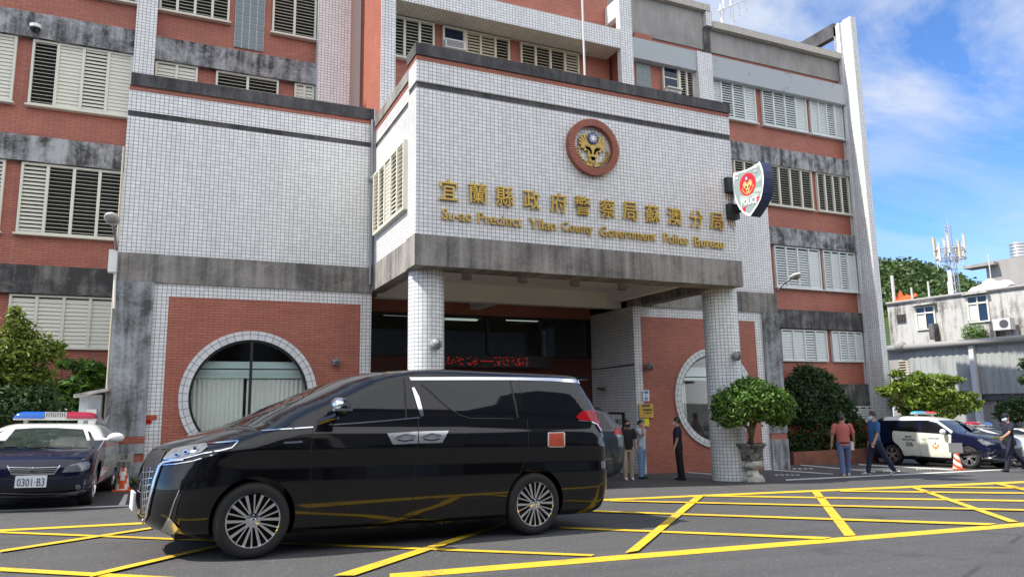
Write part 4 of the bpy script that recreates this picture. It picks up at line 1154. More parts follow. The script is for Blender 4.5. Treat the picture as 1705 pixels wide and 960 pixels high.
D('headlamp', 'tint_glass', [zc(548, 80), zc(775, 62), zc(725, 118), zc(640, 135), zc(520, 150), zc(553, 108)], .006, step=4, label='dark rear section of the headlamp')
Ln('headlamp_trim', 'chrome', [zc(235, 190), zc(340, 196), zc(440, 172), zc(520, 150), zc(640, 130), zc(725, 112), zc(772, 66)], 1.8, off=.012, step=4)
Ln('headlamp_trim', 'chrome', [zc(545, 82), zc(660, 74), zc(772, 62)], 2.2, off=.012, step=4)
Ln('headlamp_trim', 'chrome', [zc(225, 235), zc(330, 225), zc(440, 205), zc(540, 175), zc(620, 150)], 1.4, off=.010, step=4)
gr = D('grille', 'trim_black', [zc(160, 128), zc(250, 130), zc(222, 180), zc(205, 225), zc(165, 330), zc(130, 470), zc(110, 600), zc(60, 590), zc(68, 430), zc(78, 310), zc(95, 220), zc(120, 165)], .006, step=4)
Ln('grille_trim', 'alloy', [zc(380, 195), zc(300, 203), zc(232, 218), zc(205, 245), zc(170, 345), zc(138, 470), zc(112, 600), zc(88, 650)], 3.4, off=.016, step=4)
for k in range(7):
    u = k / 6.0
    Ln('grille_bar', 'alloy', [zc(85 + u * 4, 290 + 48 * k), zc(120 - u * 4, 286 + 48 * k), zc(165 - u * 60, 282 + 46 * k)], 1.6, off=.014, step=3)
for k in range(3):
    Ln('grille_bar', 'alloy', [zc(95 + 25 * k, 250), zc(90 + 14 * k, 420), zc(82 + 12 * k, 585)], 1.0, off=.013, step=3)
D('bumper_trim', 'alloy', [zc(40, 590), zc(75, 640), zc(100, 660), zc(112, 700), zc(128, 742), zc(60, 715), zc(18, 690), zc(20, 650)], .014, step=4)
D('fog_lamp_trim', 'alloy', [zc(268, 615), zc(288, 622), zc(342, 688), zc(325, 706), zc(290, 752), zc(238, 752), (zc(245, 720)), zc(210, 708)], .014, step=4)
Ln('fog_lamp_recess', 'trim_black', [zc(345, 440), zc(315, 520), zc(300, 620), zc(320, 650)], 7.0, off=.006, step=4)
Ln('fog_lamp_trim', 'chrome', [zc(348, 415), zc(315, 490), zc(290, 560), zc(275, 620)], 1.6, off=.012, step=4)
Ln('emblem', 'chrome', [za(712, 386), za(800, 380)], 3.2, off=.006, step=3, label='small chrome badge on the front wing')
for (x, y, rr_) in ((330, 165, 16), (395, 145, 17), (460, 122, 18)):
    D('lens_unit', 'chrome', [zc(x + rr_ * 1.3 * math.cos(t * .63), y + rr_ * .8 * math.sin(t * .63)) for t in range(10)], .016, step=3)
    D('lens_glass', 'tint_glass', [zc(x + rr_ * .8 * math.cos(t * .63), y + rr_ * .5 * math.sin(t * .63)) for t in range(10)], .018, step=3)
Ln('bonnet_seam', 'trim_black', [zc(168, 118), zc(300, 112), zc(430, 88), zc(560, 60), zc(700, 30), zc(880, 8)], 1.0, off=.002, step=5)
Ln('cowl_trim', 'trim_black', [za(440, 320), za(520, 318), za(590, 326)], 4.0, off=.002, step=4)
Ln('wiper', 'trim_black', [za(450, 312), za(560, 268), za(640, 236)], 1.2, off=.014, step=5)
for (x0, y0, x1, y1) in ((205, 190, 150, 300), (225, 215, 180, 320)): pass
hp, hn = van.hit(*zc(60, 530)); m = MB()
m.box(-.935, -.915, -.19, .19, .40, .56); van.add('licence_plate', m, 'plate_white', smooth=False)
m = MB(); m.sphere((0, 0, 0), 1, nu=20, nv=12)
mir = np.array(van.hit(*za(905, 262))[0]) / van.s
for sd in (-1, 1):
    q = MB(); yy = sd * (abs(mir[1]) + .19)
    q.sphere((mir[0] + .10, yy, mir[2] + .085), .13, nu=20, nv=12, sc=(.62, 1.0, .72)); o = van.add('door_mirror', q, 'paint_black')
    e = MB(); e.bar((mir[0] - .05, sd * (abs(mir[1]) - .01), mir[2] - .06), (mir[0] + .08, yy - sd * .05, mir[2] - .0), .035); van.add('mirror_arm', e, 'paint_black', o)
    e = MB(); e.sphere((mir[0] + .07, yy, mir[2] + .105), .118, nu=20, nv=12, sc=(.62, 1.02, .62)); e2 = van.add('mirror_cap', e, 'chrome', o)
    e = MB(); e.box(mir[0] - .0, mir[0] + .17, yy + sd * .05, yy + sd * .128, mir[2] + .05, mir[2] + .072); van.add('indicator', e, 'lens_clear', o)
m = MB(); m.box(3.80, 3.98, -.60, .60, 1.742, 1.772); van.add('roof_spoiler', m, 'paint_black')

# ------------------------------------------------------------------ light bars and police cars
def lightbar(c, x, z, w=.62, cols=('beacon_blue', 'beacon_red'), mid=True, flip=1, d=.14, h=.115):
    fr = MB(); fr.box(x - d * .8, x + d * .8, -w, w, z, z + .03)
    for sd in (-1, 1): fr.box(x - .05, x + .05, sd * w * .72 - .03, sd * w * .72 + .03, z - .07, z)
    o = c.add('light_bar', fr, 'light_grey', smooth=False)
    mw = w * .27 if mid else .02
    for sd in (-1, 1):
        P = []
        for (yy, k) in ((mw, 1.0), (w * .80, 1.0), (w * .93, .80), (w * .99, .35), (w * 1.0, .05)):
            ring_ = []
            for i in range(13):
                t = math.pi * i / 12; ring_.append((x + d * math.cos(t) * (.75 + .25 * k), sd * yy, z + .03 + h * k * math.sin(t) ** .6))
            P.append(ring_)
        q = MB(); q.grid(P); q.add(P[0], [tuple(range(13))]); c.add('beacon_lens', q, cols[0] if sd * flip < 0 else cols[1], o)
    if mid:
        q = MB(); q.box(x - d * .85, x + d * .85, -mw + .004, mw - .004, z + .03, z + .03 + h * .96)
        sp = c.add('speaker_grille', q, 'light_grey', o, smooth=False)
        q = MB()
        for k in range(9):
            yy = -mw * .8 + mw * 1.6 * k / 8
            for xx in (x - d * .85 - .006,): q.box(xx, xx + .006, yy - .006, yy + .006, z + .05, z + .03 + h * .85)
        c.add('speaker_slot', q, 'dark_grey', o, smooth=False)
sedan_rows = [(0.19, -0.78, 3.5, 0.8, 0.45, 0.4), (0.27, -0.92, 3.62, 0.865, 0.5, 0.4), (0.45, -0.96, 3.68, 0.9, 0.5, 0.4), (0.6, -0.95, 3.7, 0.908, 0.5, 0.4), (0.7, -0.92, 3.71, 0.912, 0.52, 0.4), (0.76, -0.86, 3.71, 0.91, 0.55, 0.4), (0.82, -0.66, 3.7, 0.905, 0.55, 0.4), (0.87, -0.36, 3.69, 0.9, 0.55, 0.4), (0.92, -0.02, 3.66, 0.893, 0.52, 0.4), (0.965, 0.22, 3.56, 0.88, 0.48, 0.4), (0.984, 0.36, 3.26, 0.868, 0.42, 0.35), (1.018, 0.48, 3.08, 0.845, 0.38, 0.35), (1.084, 0.7, 2.86, 0.79, 0.36, 0.36), (1.151, 0.94, 2.6, 0.725, 0.36, 0.36), (1.198, 1.16, 2.4, 0.665, 0.36, 0.36), (1.223, 1.36, 2.22, 0.6, 0.34, 0.34), (1.236, 1.55, 2.06, 0.46, 0.3, 0.3), (1.242, 1.7, 1.95, 0.2, 0.15, 0.15)]
sd_s = 1.075
Aw = gp(146, 838.5)
dS = np.array([0.035, 1.0, 0.0])
sed = Car('police_sedan', 'navy and white police saloon parked nose out beside the left wing', 'police car', np.array([Aw[0] - .80 * sd_s, Aw[1], gz(Aw[0] - .8 * sd_s, Aw[1])]), dS, sd_s, sedan_rows, 2.635, .315, ['paint_navy', 'paint_carwhite'], W=.90, two=lambda p: p.z > .96 or (p.x > .62 and p.x < 2.7 and p.z > .3), nf=3.0)
sed.wheels(2.635, 'five', wd=.2, inset=.03)
sed.under(-.7, 3.4, .17, .4, .62)
D, Ln = sed.drape, sed.line
D('windscreen', 'screen_glass', [zl(8, 392), zl(60, 325), zl(135, 237), zl(300, 226), zl(500, 225), zl(738, 238), zl(760, 300), zl(780, 400), zl(500, 400), zl(200, 396)], .006, mirror=False)
D('side_window', 'tint_glass', [zl(778, 250), zl(800, 262), zl(835, 330), zl(842, 398), zl(825, 404), zl(805, 350)], .006)
D('headlamp', 'lens_clear', [zl(548, 618), zl(580, 570), zl(640, 545), zl(770, 522), zl(800, 540), zl(790, 580), zl(760, 600), zl(700, 612)], .010, step=4)
g = D('grille', 'trim_black', [zl(75, 566), zl(300, 570), zl(520, 560), zl(480, 628), zl(300, 636), zl(110, 632)], .008, step=4, mirror=False)
for k, yy in enumerate((574, 592, 610, 627)): Ln('grille_bar', 'alloy', [zl(82 + k * 10, yy), zl(300, yy + 4), zl(515 - k * 11, yy - 3)], 1.1, off=.018, step=4, mirror=False, parent=g)
Ln('grille_trim', 'alloy', [zl(68, 560), zl(105, 634), zl(300, 640), zl(478, 632), zl(532, 556)], 2.0, off=.018, step=4, mirror=False)
for a in (90, 210, 330):
    cx0, cy0 = 292, 604; ca, sa = math.cos(R(a)), -math.sin(R(a)); r1 = 34
    D('emblem', 'chrome', [zl(cx0, cy0), zl(cx0 + 17 * math.cos(R(a - 28)), cy0 - 17 * math.sin(R(a - 28))), zl(cx0 + r1 * ca, cy0 + r1 * sa), zl(cx0 + 17 * math.cos(R(a + 28)), cy0 - 17 * math.sin(R(a + 28)))], .026, step=3, mirror=False)
D('bumper_intake', 'trim_black', [zl(0, 735), zl(160, 750), zl(380, 750), zl(480, 735), zl(660, 722), zl(660, 765), zl(480, 785), zl(200, 792), zl(0, 790)], .004, step=5, mirror=False)
Ln('intake_blade', 'paint_navy', [zl(545, 722), zl(490, 782)], 2.4, off=.012, step=4)
Ln('lower_lip', 'light_grey', [zl(0, 800), zl(300, 806), zl(560, 800), zl(790, 772)], .8, off=.008, step=5, mirror=False)
D('fog_lamp', 'lens_clear', [zl(688 + 26 * math.cos(t * .5236), 745 + 24 * math.sin(t * .5236)) for t in range(12)], .012, step=3)
Ln('wiper', 'trim_black', [zl(0, 402), zl(120, 396), zl(200, 412)], 1.2, off=.02, step=4, mirror=False)
Ln('wiper', 'trim_black', [zl(240, 408), zl(450, 394), zl(640, 404)], 1.2, off=.02, step=4, mirror=False)
h0, n0 = sed.hit(*zl(278, 698)); h0 = np.array(h0) / sd_s
m = MB(); m.box(h0[0] - .035, h0[0] - .005, h0[1] - .19, h0[1] + .19, h0[2] - .08, h0[2] + .08); pl_ = sed.add('licence_plate', m, 'plate_white', smooth=False)
m = MB(); text_into(m, '0301·B3', ((h0[0] - .036), h0[1], h0[2] - .008), (0, -1, 0), (0, 0, 1), .33, .105, .003); sed.add('plate_number', m, 'ink_blue', pl_, smooth=False)
for sd in (-1, 1):
    q = MB(); q.sphere((.62, sd * 1.04, 1.0), .13, sc=(.55, 1.0, .62), nu=18, nv=10); o = sed.add('door_mirror', q, 'paint_carwhite')
    e = MB(); e.bar((.62, sd * .82, .96), (.62, sd * .98, .97), .03); sed.add('mirror_arm', e, 'paint_carwhite', o)
lightbar(sed, 1.62, 1.285, .62, flip=-1)

suv_rows = [(.24, -.74, 3.50, .82, .5, .35), (.33, -.88, 3.64, .87, .52, .35), (.50, -.93, 3.71, .895, .55, .35), (.68, -.93, 3.73, .90, .55, .35), (.82, -.91, 3.73, .90, .55, .35), (.92, -.83, 3.72, .898, .55, .35), (.98, -.66, 3.71, .895, .55, .35), (1.03, -.40, 3.70, .89, .55, .35),
            (1.08, -.10, 3.69, .885, .5, .36), (1.12, .14, 3.68, .88, .46, .36), (1.17, .32, 3.66, .868, .42, .38), (1.28, .56, 3.60, .835, .40, .40), (1.42, .86, 3.51, .785, .40, .42), (1.53, 1.14, 3.42, .735, .40, .42), (1.60, 1.42, 3.32, .67, .38, .4), (1.645, 1.75, 3.15, .56, .35, .35), (1.665, 2.1, 2.9, .30, .25, .25)]
F_, B_ = gp(1615, 779.5), gp(1487, 773)
swb = np.linalg.norm(B_ - F_); ss = swb / 2.67
dv = (B_ - F_) / swb
latv = np.cross(np.array([-GA, -GB, 1.0]), dv)
suv = Car('police_suv', 'navy police off-roader with cream doors numbered 006 in the parking bay', 'police car', F_ - latv * .86 * ss, dv, ss, suv_rows, 2.67, .35, ['paint_navy', 'paint_carwhite'], W=.89, two=lambda p: p.z > 1.515 and p.x > .9 and p.x < 3.0)
suv.wheels(2.67, 'five', wd=.215, inset=.02)
suv.under(-.6, 3.4, .2, .45, .62)
D, Ln = suv.drape, suv.line
door = [zs(50, 345), zs(70, 318), zs(440, 342), zs(885, 372), zs(905, 380), zs(908, 712), zs(600, 695), zs(225, 680), zs(190, 600), zs(140, 530), zs(75, 480), zs(55, 430)]
D('front_door', 'paint_cream', [zs(440, 342), zs(885, 372), zs(905, 380), zs(908, 712), zs(660, 698), zs(462, 690), zs(455, 560)], .006, step=3)
D('rear_door', 'paint_cream', [zs(50, 345), zs(70, 318), zs(438, 342), zs(452, 560), zs(459, 690), zs(225, 680), zs(190, 600), zs(140, 530), zs(75, 480), zs(55, 430)], .006, step=3)
D('front_window', 'tint_glass', [zs(470, 335), zs(472, 185), zs(560, 185), zs(680, 225), zs(790, 300), zs(865, 365), zs(700, 352)], .008, step=3)
D('rear_window', 'tint_glass', [zs(130, 325), zs(160, 225), zs(190, 195), zs(415, 185), zs(430, 335)], .008, step=3)
D('quarter_window', 'tint_glass', [zs(0, 300), zs(0, 205), zs(90, 190), zs(70, 290)], .008, step=3)
D('windscreen', 'tint_blue', [zs(725, 185), zs(800, 172), zs(1010, 170), zs(1120, 230), zs(1330, 345), zs(1120, 350), zs(925, 340)], .006, step=4, mirror=False)
Ln('front_pillar', 'paint_carwhite', [zs(590, 165), zs(700, 190), zs(830, 280), zs(920, 345)], 3.4, off=.012, step=3)
D('headlamp', 'lens_clear', [zs(1285, 450), zs(1330, 445), zs(1480, 490), zs(1560, 515), zs(1420, 530), zs(1370, 520)], .012, step=3)
Ln('bumper_trim', 'chrome', [zs(1330, 720), zs(1480, 710), zs(1571, 670)], 2.2, off=.012, step=3)
Ln('front_trim', 'chrome', [zs(1440, 640), zs(1500, 645), zs(1545, 600)], 1.6, off=.012, step=3)
Ln('sill_trim', 'trim_black', [zs(210, 700), zs(560, 722), zs(905, 735)], 3.6, off=.014, step=4)
for (x, y) in ((115, 400), (500, 430)): Ln('door_handle', 'paint_cream', [zs(x - 32, y), zs(x + 32, y + 6)], 1.6, off=.03, step=3)
Ln('window_seal', 'trim_black', [zs(60, 315), zs(440, 340), zs(880, 370)], .8, off=.012, step=4)
Ln('emblem', 'chrome', [zs(915, 452), zs(950, 455)], 1.6, off=.01, step=3)
mp = np.array(suv.hit(*zs(820, 345))[0]) / ss
for sd in (-1, 1):
    q = MB(); q.sphere((mp[0] - .02, sd * (abs(mp[1]) + .16), mp[2] + .02), .13, sc=(.6, .95, .72), nu=18, nv=10); o = suv.add('door_mirror', q, 'paint_carwhite')
    e = MB(); e.bar((mp[0], sd * abs(mp[1]), mp[2] - .04), (mp[0], sd * (abs(mp[1]) + .12), mp[2] - .03), .03); suv.add('mirror_arm', e, 'trim_black', o)
def decal(c, body, px0, py0, px1, py1, hgt_px, mat, name, keep=True, label=None):
    h0 = np.array(c.hit(px0, py0)[0]); h1 = np.array(c.hit(px1, py1)[0]); n_ = np.array(c.hit((px0 + px1) / 2, (py0 + py1) / 2)[1])
    r_ = h1 - h0; w = np.linalg.norm(r_); r_ /= w; u_ = np.cross(n_, r_)
    ht = w * hgt_px / math.hypot(px1 - px0, py1 - py0)
    m = MB(); text_into(m, body, (h0 + h1) / 2 + n_ * .014, r_, u_, w, ht, .003); o = m.build(name, mat, c.o, uv=False)
    if label: o['label'] = label
    return o
decal(suv, '006', *zs(252, 512), *zs(355, 512), 60 / 8.7, 'ink', 'door_number')
decal(suv, '蘇澳分局', *zs(238, 402), *zs(332, 405), 3.2, 'ink', 'door_lettering')
decal(suv, '南澳分駐所專用', *zs(198, 440), *zs(378, 450), 3.0, 'ink', 'door_lettering')
decal(suv, '宜蘭縣政府警察', *zs(565, 425), *zs(735, 432), 2.6, 'mid_grey', 'door_lettering')
for sgn in (-1, 1):
    for k in range(3):
        Ln('door_emblem', 'orange_decal', [zs(682 + sgn * (8 + 8 * k), 575 - 4 * k), zs(682 + sgn * (26 + 8 * k), 545 - 6 * k), zs(682 + sgn * (34 + 8 * k), 515 + 2 * k)], 1.1, off=.012, step=2, mirror=False)
D('door_emblem', 'orange_decal', [zs(650, 572), zs(682, 590), zs(716, 574), zs(690, 545), zs(676, 545)], .012, step=2, mirror=False)
D('door_emblem', 'ink_blue', [zs(676 + 11 * math.cos(t * .785), 502 + 11 * math.sin(t * .785)) for t in range(8)], .013, step=2, mirror=False)
lightbar(suv, 1.95, 1.72, .58, ('beacon_scarlet', 'beacon_cyan'), False, 1, d=.11, h=.07)
q = MB(); q.box(3.7, 3.78, -.6, .6, 1.0, 1.2); suv.add('tail_lamp', q, 'lens_red')

# the white patrol saloons beyond it, and the dark crossover behind the van
F3 = gp(1697, 776.5)
car3 = Car('police_sedan', 'white police saloon with blue and red light bar parked behind the off-roader', 'police car', F3 - latv * .84, dv, 1.06, sedan_rows, 2.635, .315, ['paint_carwhite'], W=.90, nf=3.0)
car3.wheels(2.635, 'five', wd=.2, inset=.03)
D, Ln = car3.drape, car3.line
def glasshouse(c):
    """windows set from the body's own shape, not from the photograph"""
    s = c.s
    for sd in (-1, 1):
        for (xa, xb, name) in ((.78, 1.62, 'front_window'), (1.70, 2.52, 'rear_window')):
            q = MB(); P = []
            for z in np.linspace(.995, 1.185, 7):
                row = []
                lim0 = .42 + (z - 1.0) * 3.2 + .36; lim1 = 3.25 - (z - 1.0) * 3.9 - .3
                for u in np.linspace(max(xa, lim0), min(xb, lim1), 8):
                    h = c.bvh.ray_cast(Vector((u * s, sd * 3, z * s)), Vector((0, -sd, 0)))
                    row.append(tuple(h[0] + h[1] * .006))
                P.append(row)
            q.grid(P); q.build(name, 'tint_glass', c.o, smooth=True, uv=False)
    for sgn, name in ((1, 'windscreen'), (-1, 'rear_screen')):
        q = MB(); P = []
        for z in np.linspace(.995, 1.20, 9):
            w = .70 - (z - 1.0) * .55; row = []
            for u in np.linspace(-w, w, 15):
                h = c.bvh.ray_cast(Vector((sgn * -4 * s + 1.5, u * s, z * s)), Vector((sgn, 0, 0)))
                row.append(tuple(h[0] + h[1] * .006))
            P.append(row)
        q.grid(P); q.build(name, 'tint_blue', c.o, smooth=True, uv=False)
glasshouse(car3); lightbar(car3, 1.62, 1.285, .62, flip=1)
q = MB(); q.sphere((-.78, .66, .66), .17, sc=(.55, 1, .45)); q.sphere((-.78, -.66, .66), .17, sc=(.55, 1, .45)); car3.add('headlamp', q, 'lens_clear')
F4 = F3 + np.array([3.1, .4, 0]); F4[2] = gz(F4[0], F4[1])
car4 = Car('white_saloon', 'plain white saloon at the right edge, last in the parking row', 'car', F4 - latv * .84, dv, 1.04, sedan_rows, 2.635, .315, ['paint_carwhite'], W=.90, nf=3.0)
car4.wheels(2.635, 'five', wd=.2, inset=.03); glasshouse(car4)
Rq = gp(985, 814); dN = (Bq - A) / wbv; sN = 1.06
xt = Car('dark_crossover', 'slate grey crossover waiting in the porch, mostly hidden by the van', 'car', Rq - dN * 2.70 * sN + np.cross(np.array([-GA, -GB, 1.0]), dN) * .87 * sN, dN, sN, suv_rows, 2.70, .36, ['paint_slate'], W=.89)
xt.wheels(2.70, 'five', wd=.215, inset=.02); xt.under(-.6, 3.4, .2, .45, .62)
zn = lambda x, y: (900 + x / 4.361, 610 + y / 4.364)
D, Ln = xt.drape, xt.line
D('tail_lamp', 'lens_red', [zn(525, 488), zn(550, 438), zn(610, 440), zn(622, 475), zn(605, 490)], .012, step=3)
D('tail_lamp', 'lens_clear', [zn(527, 490), zn(605, 492), zn(620, 480), zn(617, 510), zn(560, 515)], .013, step=3, label='white reversing lens under the red lamp')
D('bumper_cladding', 'trim_black', [zn(500, 560), zn(560, 700), zn(660, 715), zn(655, 750), zn(590, 800), zn(545, 800), zn(530, 680)], .010, step=4)
glasshouse_x = None
for sd in (-1, 1):
    q = MB(); P = []
    for z in np.linspace(1.17, 1.50, 7):
        row = []
        for u in np.linspace(.75 + (z - 1.17) * 1.9, 3.25 - (z - 1.17) * .5, 16):
            h = xt.bvh.ray_cast(Vector((u * sN, sd * 3, z * sN)), Vector((0, -sd, 0))); row.append(tuple(h[0] + h[1] * .006))
        P.append(row)
    q.grid(P); q.build('side_window', 'tint_glass', xt.o, smooth=True, uv=False)
for sgn, name in ((1, 'windscreen'), (-1, 'rear_screen')):
    q = MB(); P = []
    for z in np.linspace(1.19, 1.56, 9):
        row = []
        for u in np.linspace(-.62 + (z - 1.2) * .3, .62 - (z - 1.2) * .3, 15):
            h = xt.bvh.ray_cast(Vector((sgn * -4 * sN + 1.5, u * sN, z * sN)), Vector((sgn, 0, 0))); row.append(tuple(h[0] + h[1] * .006))
        P.append(row)
    q.grid(P); q.build(name, 'tint_glass', xt.o, smooth=True, uv=False)
# ================================================================== people
def loft(mb, rings, n=14, mi=0, cap=True):
    """rings: (centre, half-width along x, half-depth along y) stacked along z, or with explicit axes"""
    P = []
    for rg in rings:
        c, a, b = np.array(rg[0], float), rg[1], rg[2]
        ax = np.array(rg[3], float) if len(rg) > 3 else np.array((1.0, 0, 0)); ay = np.array(rg[4], float) if len(rg) > 4 else np.array((0, 1.0, 0))
        P.append([tuple(c + ax * a * math.cos(2 * math.pi * i / n) + ay * b * math.sin(2 * math.pi * i / n)) for i in range(n)])
    mb.grid(P, mi, True)
    if cap: mb.add(P[0], [tuple(range(n))], mi); mb.add(P[-1], [tuple(range(n))], mi)
def limb(mb, pts, rad, n=12, mi=0):
    rings = []
    pts = [np.array(p, float) for p in pts]
    for i, p in enumerate(pts):
        t = pts[min(i + 1, len(pts) - 1)] - pts[max(i - 1, 0)]; t /= np.linalg.norm(t)
        ax = np.cross((0, 1, 0) if abs(t[1]) < .9 else (1, 0, 0), t); ax /= np.linalg.norm(ax); ay = np.cross(t, ax)
        rings.append((p, rad[i], rad[i], ax, ay))
    loft(mb, rings, n, mi)
def skin_tris(verts, edges, radii, root=0, sub=2):
    me = bpy.data.meshes.new('k'); me.from_pydata([tuple(v) for v in verts], edges, [])
    o = bpy.data.objects.new('k', me); COL.objects.link(o)
    o.modifiers.new('s', 'SKIN'); sm = o.modifiers.new('u', 'SUBSURF'); sm.levels = sub; sm.render_levels = sub
    if not me.skin_vertices: return None
    sv = me.skin_vertices[0].data
    for i, r_ in enumerate(radii): sv[i].radius = (r_, r_); sv[i].use_root = (i == root)
    bpy.context.view_layer.update(); dg = bpy.context.evaluated_depsgraph_get()
    m2 = bpy.data.meshes.new_from_object(o.evaluated_get(dg))
    V = [tuple(v.co) for v in m2.vertices]; F = [tuple(p.vertices) for p in m2.polygons]
    bpy.data.objects.remove(o); bpy.data.meshes.remove(me); bpy.data.meshes.remove(m2)
    return V, F
def person(label, foot, head_y, face_dir, shirt, trousers, shoes, mask, legs=((0, .05), (0, .05)), arms=((.05, .12, .25), (.05, .12, .25)), head_turn=0.0, cap=None, belt=False, hair_style='short', build=1.0, lean=0.0, shoe2=None, glasses=False, watch=None):
    """legs: (thigh swing, knee bend) right then left; arms: (swing, spread, elbow bend) right then left, radians"""
    g = np.array(gp(*foot)); lo_, hi_ = 0.5, 3.0
    for _ in range(40):
        m_ = (lo_ + hi_) / 2; q = g + (0, 0, m_) - EYE
        if CY - FPX * (q @ _u) / (q @ _f) > head_y: lo_ = m_
        else: hi_ = m_
    d = np.array(face_dir, float); d /= np.linalg.norm(d)
    rot = math.atan2(-d[0], d[1])
    o = thing('person', label, 'person', tuple(g), rot, local=True)
    # joints of a 1.72 m figure, x to the right hand side of the figure, y forward
    hip, kn, an = [], [], []
    for k, sx in ((0, 1), (1, -1)):
        t1, t2 = legs[k]
        h = np.array((sx * .095, 0, 0.0)); kk = h + .43 * np.array((sx * .02, math.sin(t1), -math.cos(t1))); aa = kk + .41 * np.array((0, math.sin(t1 - t2), -math.cos(t1 - t2)))
        hip.append(h); kn.append(kk); an.append(aa)
    low = min(a[2] for a in an); up = .085 - low
    for L in (hip, kn, an):
        for q in L: q[2] += up
    top = up + .82; S = 1.0
    zt = up
    Sc = lo_ / top
    sp = lambda x, y, z: np.array((x, y + lean * (z), zt + z))
    pel, bel, che, nek, jaw, crn = sp(0, 0, .06), sp(0, .01, .20), sp(0, 0, .40), sp(0, -.005, .53), sp(0, .012, .61), sp(0, .005, .735)
    sh, el, wr = [], [], []
    for k, sx in ((0, 1), (1, -1)):
        a, b, c_ = arms[k]
        s_ = sp(sx * .185 * build, 0, .475); e_ = s_ + .285 * np.array((sx * math.sin(b), math.sin(a) * math.cos(b), -math.cos(a) * math.cos(b)))
        w_ = e_ + .245 * np.array((sx * math.sin(b) * .35, math.sin(a + c_), -math.cos(a + c_)))
        sh.append(s_); el.append(e_); wr.append(w_)
    V = [pel, bel, che, nek, jaw, crn]; Rr = [.11, .105, .115, .055, .072, .078]; E = [(0, 1), (1, 2), (2, 3), (3, 4), (4, 5)]
    for k, sx in ((0, 1), (1, -1)):
        b = len(V)
        V += [hip[k], kn[k], an[k]]; Rr += [.085, .055, .038]; E += [(0, b), (b, b + 1), (b + 1, b + 2)]
        b = len(V)
        fd = wr[k] - el[k]; fd /= np.linalg.norm(fd); pm = wr[k] + fd * .055
        V += [sh[k], el[k], wr[k], pm]; Rr += [.052, .041, .029, .036]; E += [(2, b), (b, b + 1), (b + 1, b + 2), (b + 2, b + 3)]
        side = np.array((0, 1.0, 0)) - fd * fd[1]; side /= max(1e-6, np.linalg.norm(side)); inn = np.cross(fd, side) * sx
        for j, (off, ln) in enumerate(((-.030, .062), (-.011, .078), (.010, .082), (.030, .072))):
            c0 = len(V); base_ = pm + side * off + fd * .02
            V += [base_, base_ + fd * ln * .5 + inn * .006, base_ + fd * ln * .9 + inn * .026]; Rr += [.0095, .009, .0075]; E += [(b + 3, c0), (c0, c0 + 1), (c0 + 1, c0 + 2)]
        c0 = len(V); V += [wr[k] + fd * .03 + side * .038, wr[k] + fd * .075 + side * .055]; Rr += [.011, .009]; E += [(b + 2, c0), (c0, c0 + 1)]
    res = skin_tris(V, E, Rr)
    body = MB()
    if res: body.add([tuple(np.array(v) * Sc) for v in res[0]], res[1])
    # head details turned on the neck
    ct, st_ = math.cos(head_turn), math.sin(head_turn); hc = (jaw + crn) / 2
    def H(x, y, z): return tuple((hc + np.array((x * ct - y * st_, x * st_ + y * ct, z))) * Sc)
    P = []
    for i in range(11):
        t = math.pi * i / 10; z = math.cos(t); row = []
        for j in range(16):
            a = 2 * math.pi * j / 16; x, y = math.sin(t) * math.cos(a), math.sin(t) * math.sin(a)
            w = .076 * (1 - .16 * max(0, -z)); row.append(H(x * w, y * .094 + (.012 if z < -.2 else 0), z * .118 + .002))
        P.append(row)
    body.grid(P, 0, True)
    for pts in (((0, .088, .012), (0, .118, -.022), (.015, .093, -.028), (-.015, .093, -.028)),):
        body.add([H(*p) for p in pts], [(0, 1, 2), (0, 3, 1), (1, 3, 2)])
    for sx in (-1, 1): body.sphere(H(sx * .079, -.004, -.008), .022 * Sc, sc=(.45, .7, 1.25), nu=8, nv=6)
    B_ = body.build('body', 'skin', o, smooth=True, uv=False)
    e = MB()
    for sx in (-1, 1): e.sphere(H(sx * .030, .086, .018), .0085 * Sc, nu=6, nv=4)
    e.build('eyes', 'ink', o, uv=False)
    # hair
    h = MB(); P = []
    for i in range(9):
        t = math.pi * .60 * i / 8; row = []
        for j in range(20):
            a = 2 * math.pi * j / 20; fr = max(0, math.sin(a))
            tt = t * (1 - .42 * fr); bump_ = 1.0 + .05 * math.sin(j * 2.9 + i * 1.7)
            row.append(H(math.sin(tt) * math.cos(a) * .085 * bump_, math.sin(tt) * math.sin(a) * .102 * bump_ - .006, math.cos(tt) * .128 * bump_ + .004))
        P.append(row)
    h.grid(P, 0, True); h.build('hair', 'hair', o, smooth=True, uv=False)
    if cap:
        q = MB(); P = []
        for i in range(6):
            t = math.pi * .5 * i / 5
            P.append([H(math.sin(t) * math.cos(2 * math.pi * j / 18) * .096, math.sin(t) * math.sin(2 * math.pi * j / 18) * .113, math.cos(t) * .10 + .048) for j in range(18)])
        q.grid(P, 0, True)
        q.prism([H(-.075, .06, .05), H(-.05, .165, .04), H(.05, .165, .04), H(.075, .06, .05)], (0, 0, -.012)); q.build('cap', cap, o, smooth=False, uv=False)
    if mask:
        q = MB(); P = []
        for i in range(6):
            z = .0 - .085 * i / 5; row = []
            for j in range(11):
                a = math.pi * (.5 + .36 * (j - 5) / 5); rr = 1.0 + .10 * math.sin(math.pi * i / 5)
                row.append(H(math.cos(a) * .082 * rr, math.sin(a) * .104 * rr + .010, z))
            P.append(row)
        q.grid(P)
        for sx in (-1, 1): q.tube([H(sx * .045, .085, -.01), H(sx * .083, .0, .0)], .003); q.tube([H(sx * .045, .08, -.07), H(sx * .083, .0, -.02)], .003)
        q.build('face_mask', mask, o, smooth=True, uv=False)
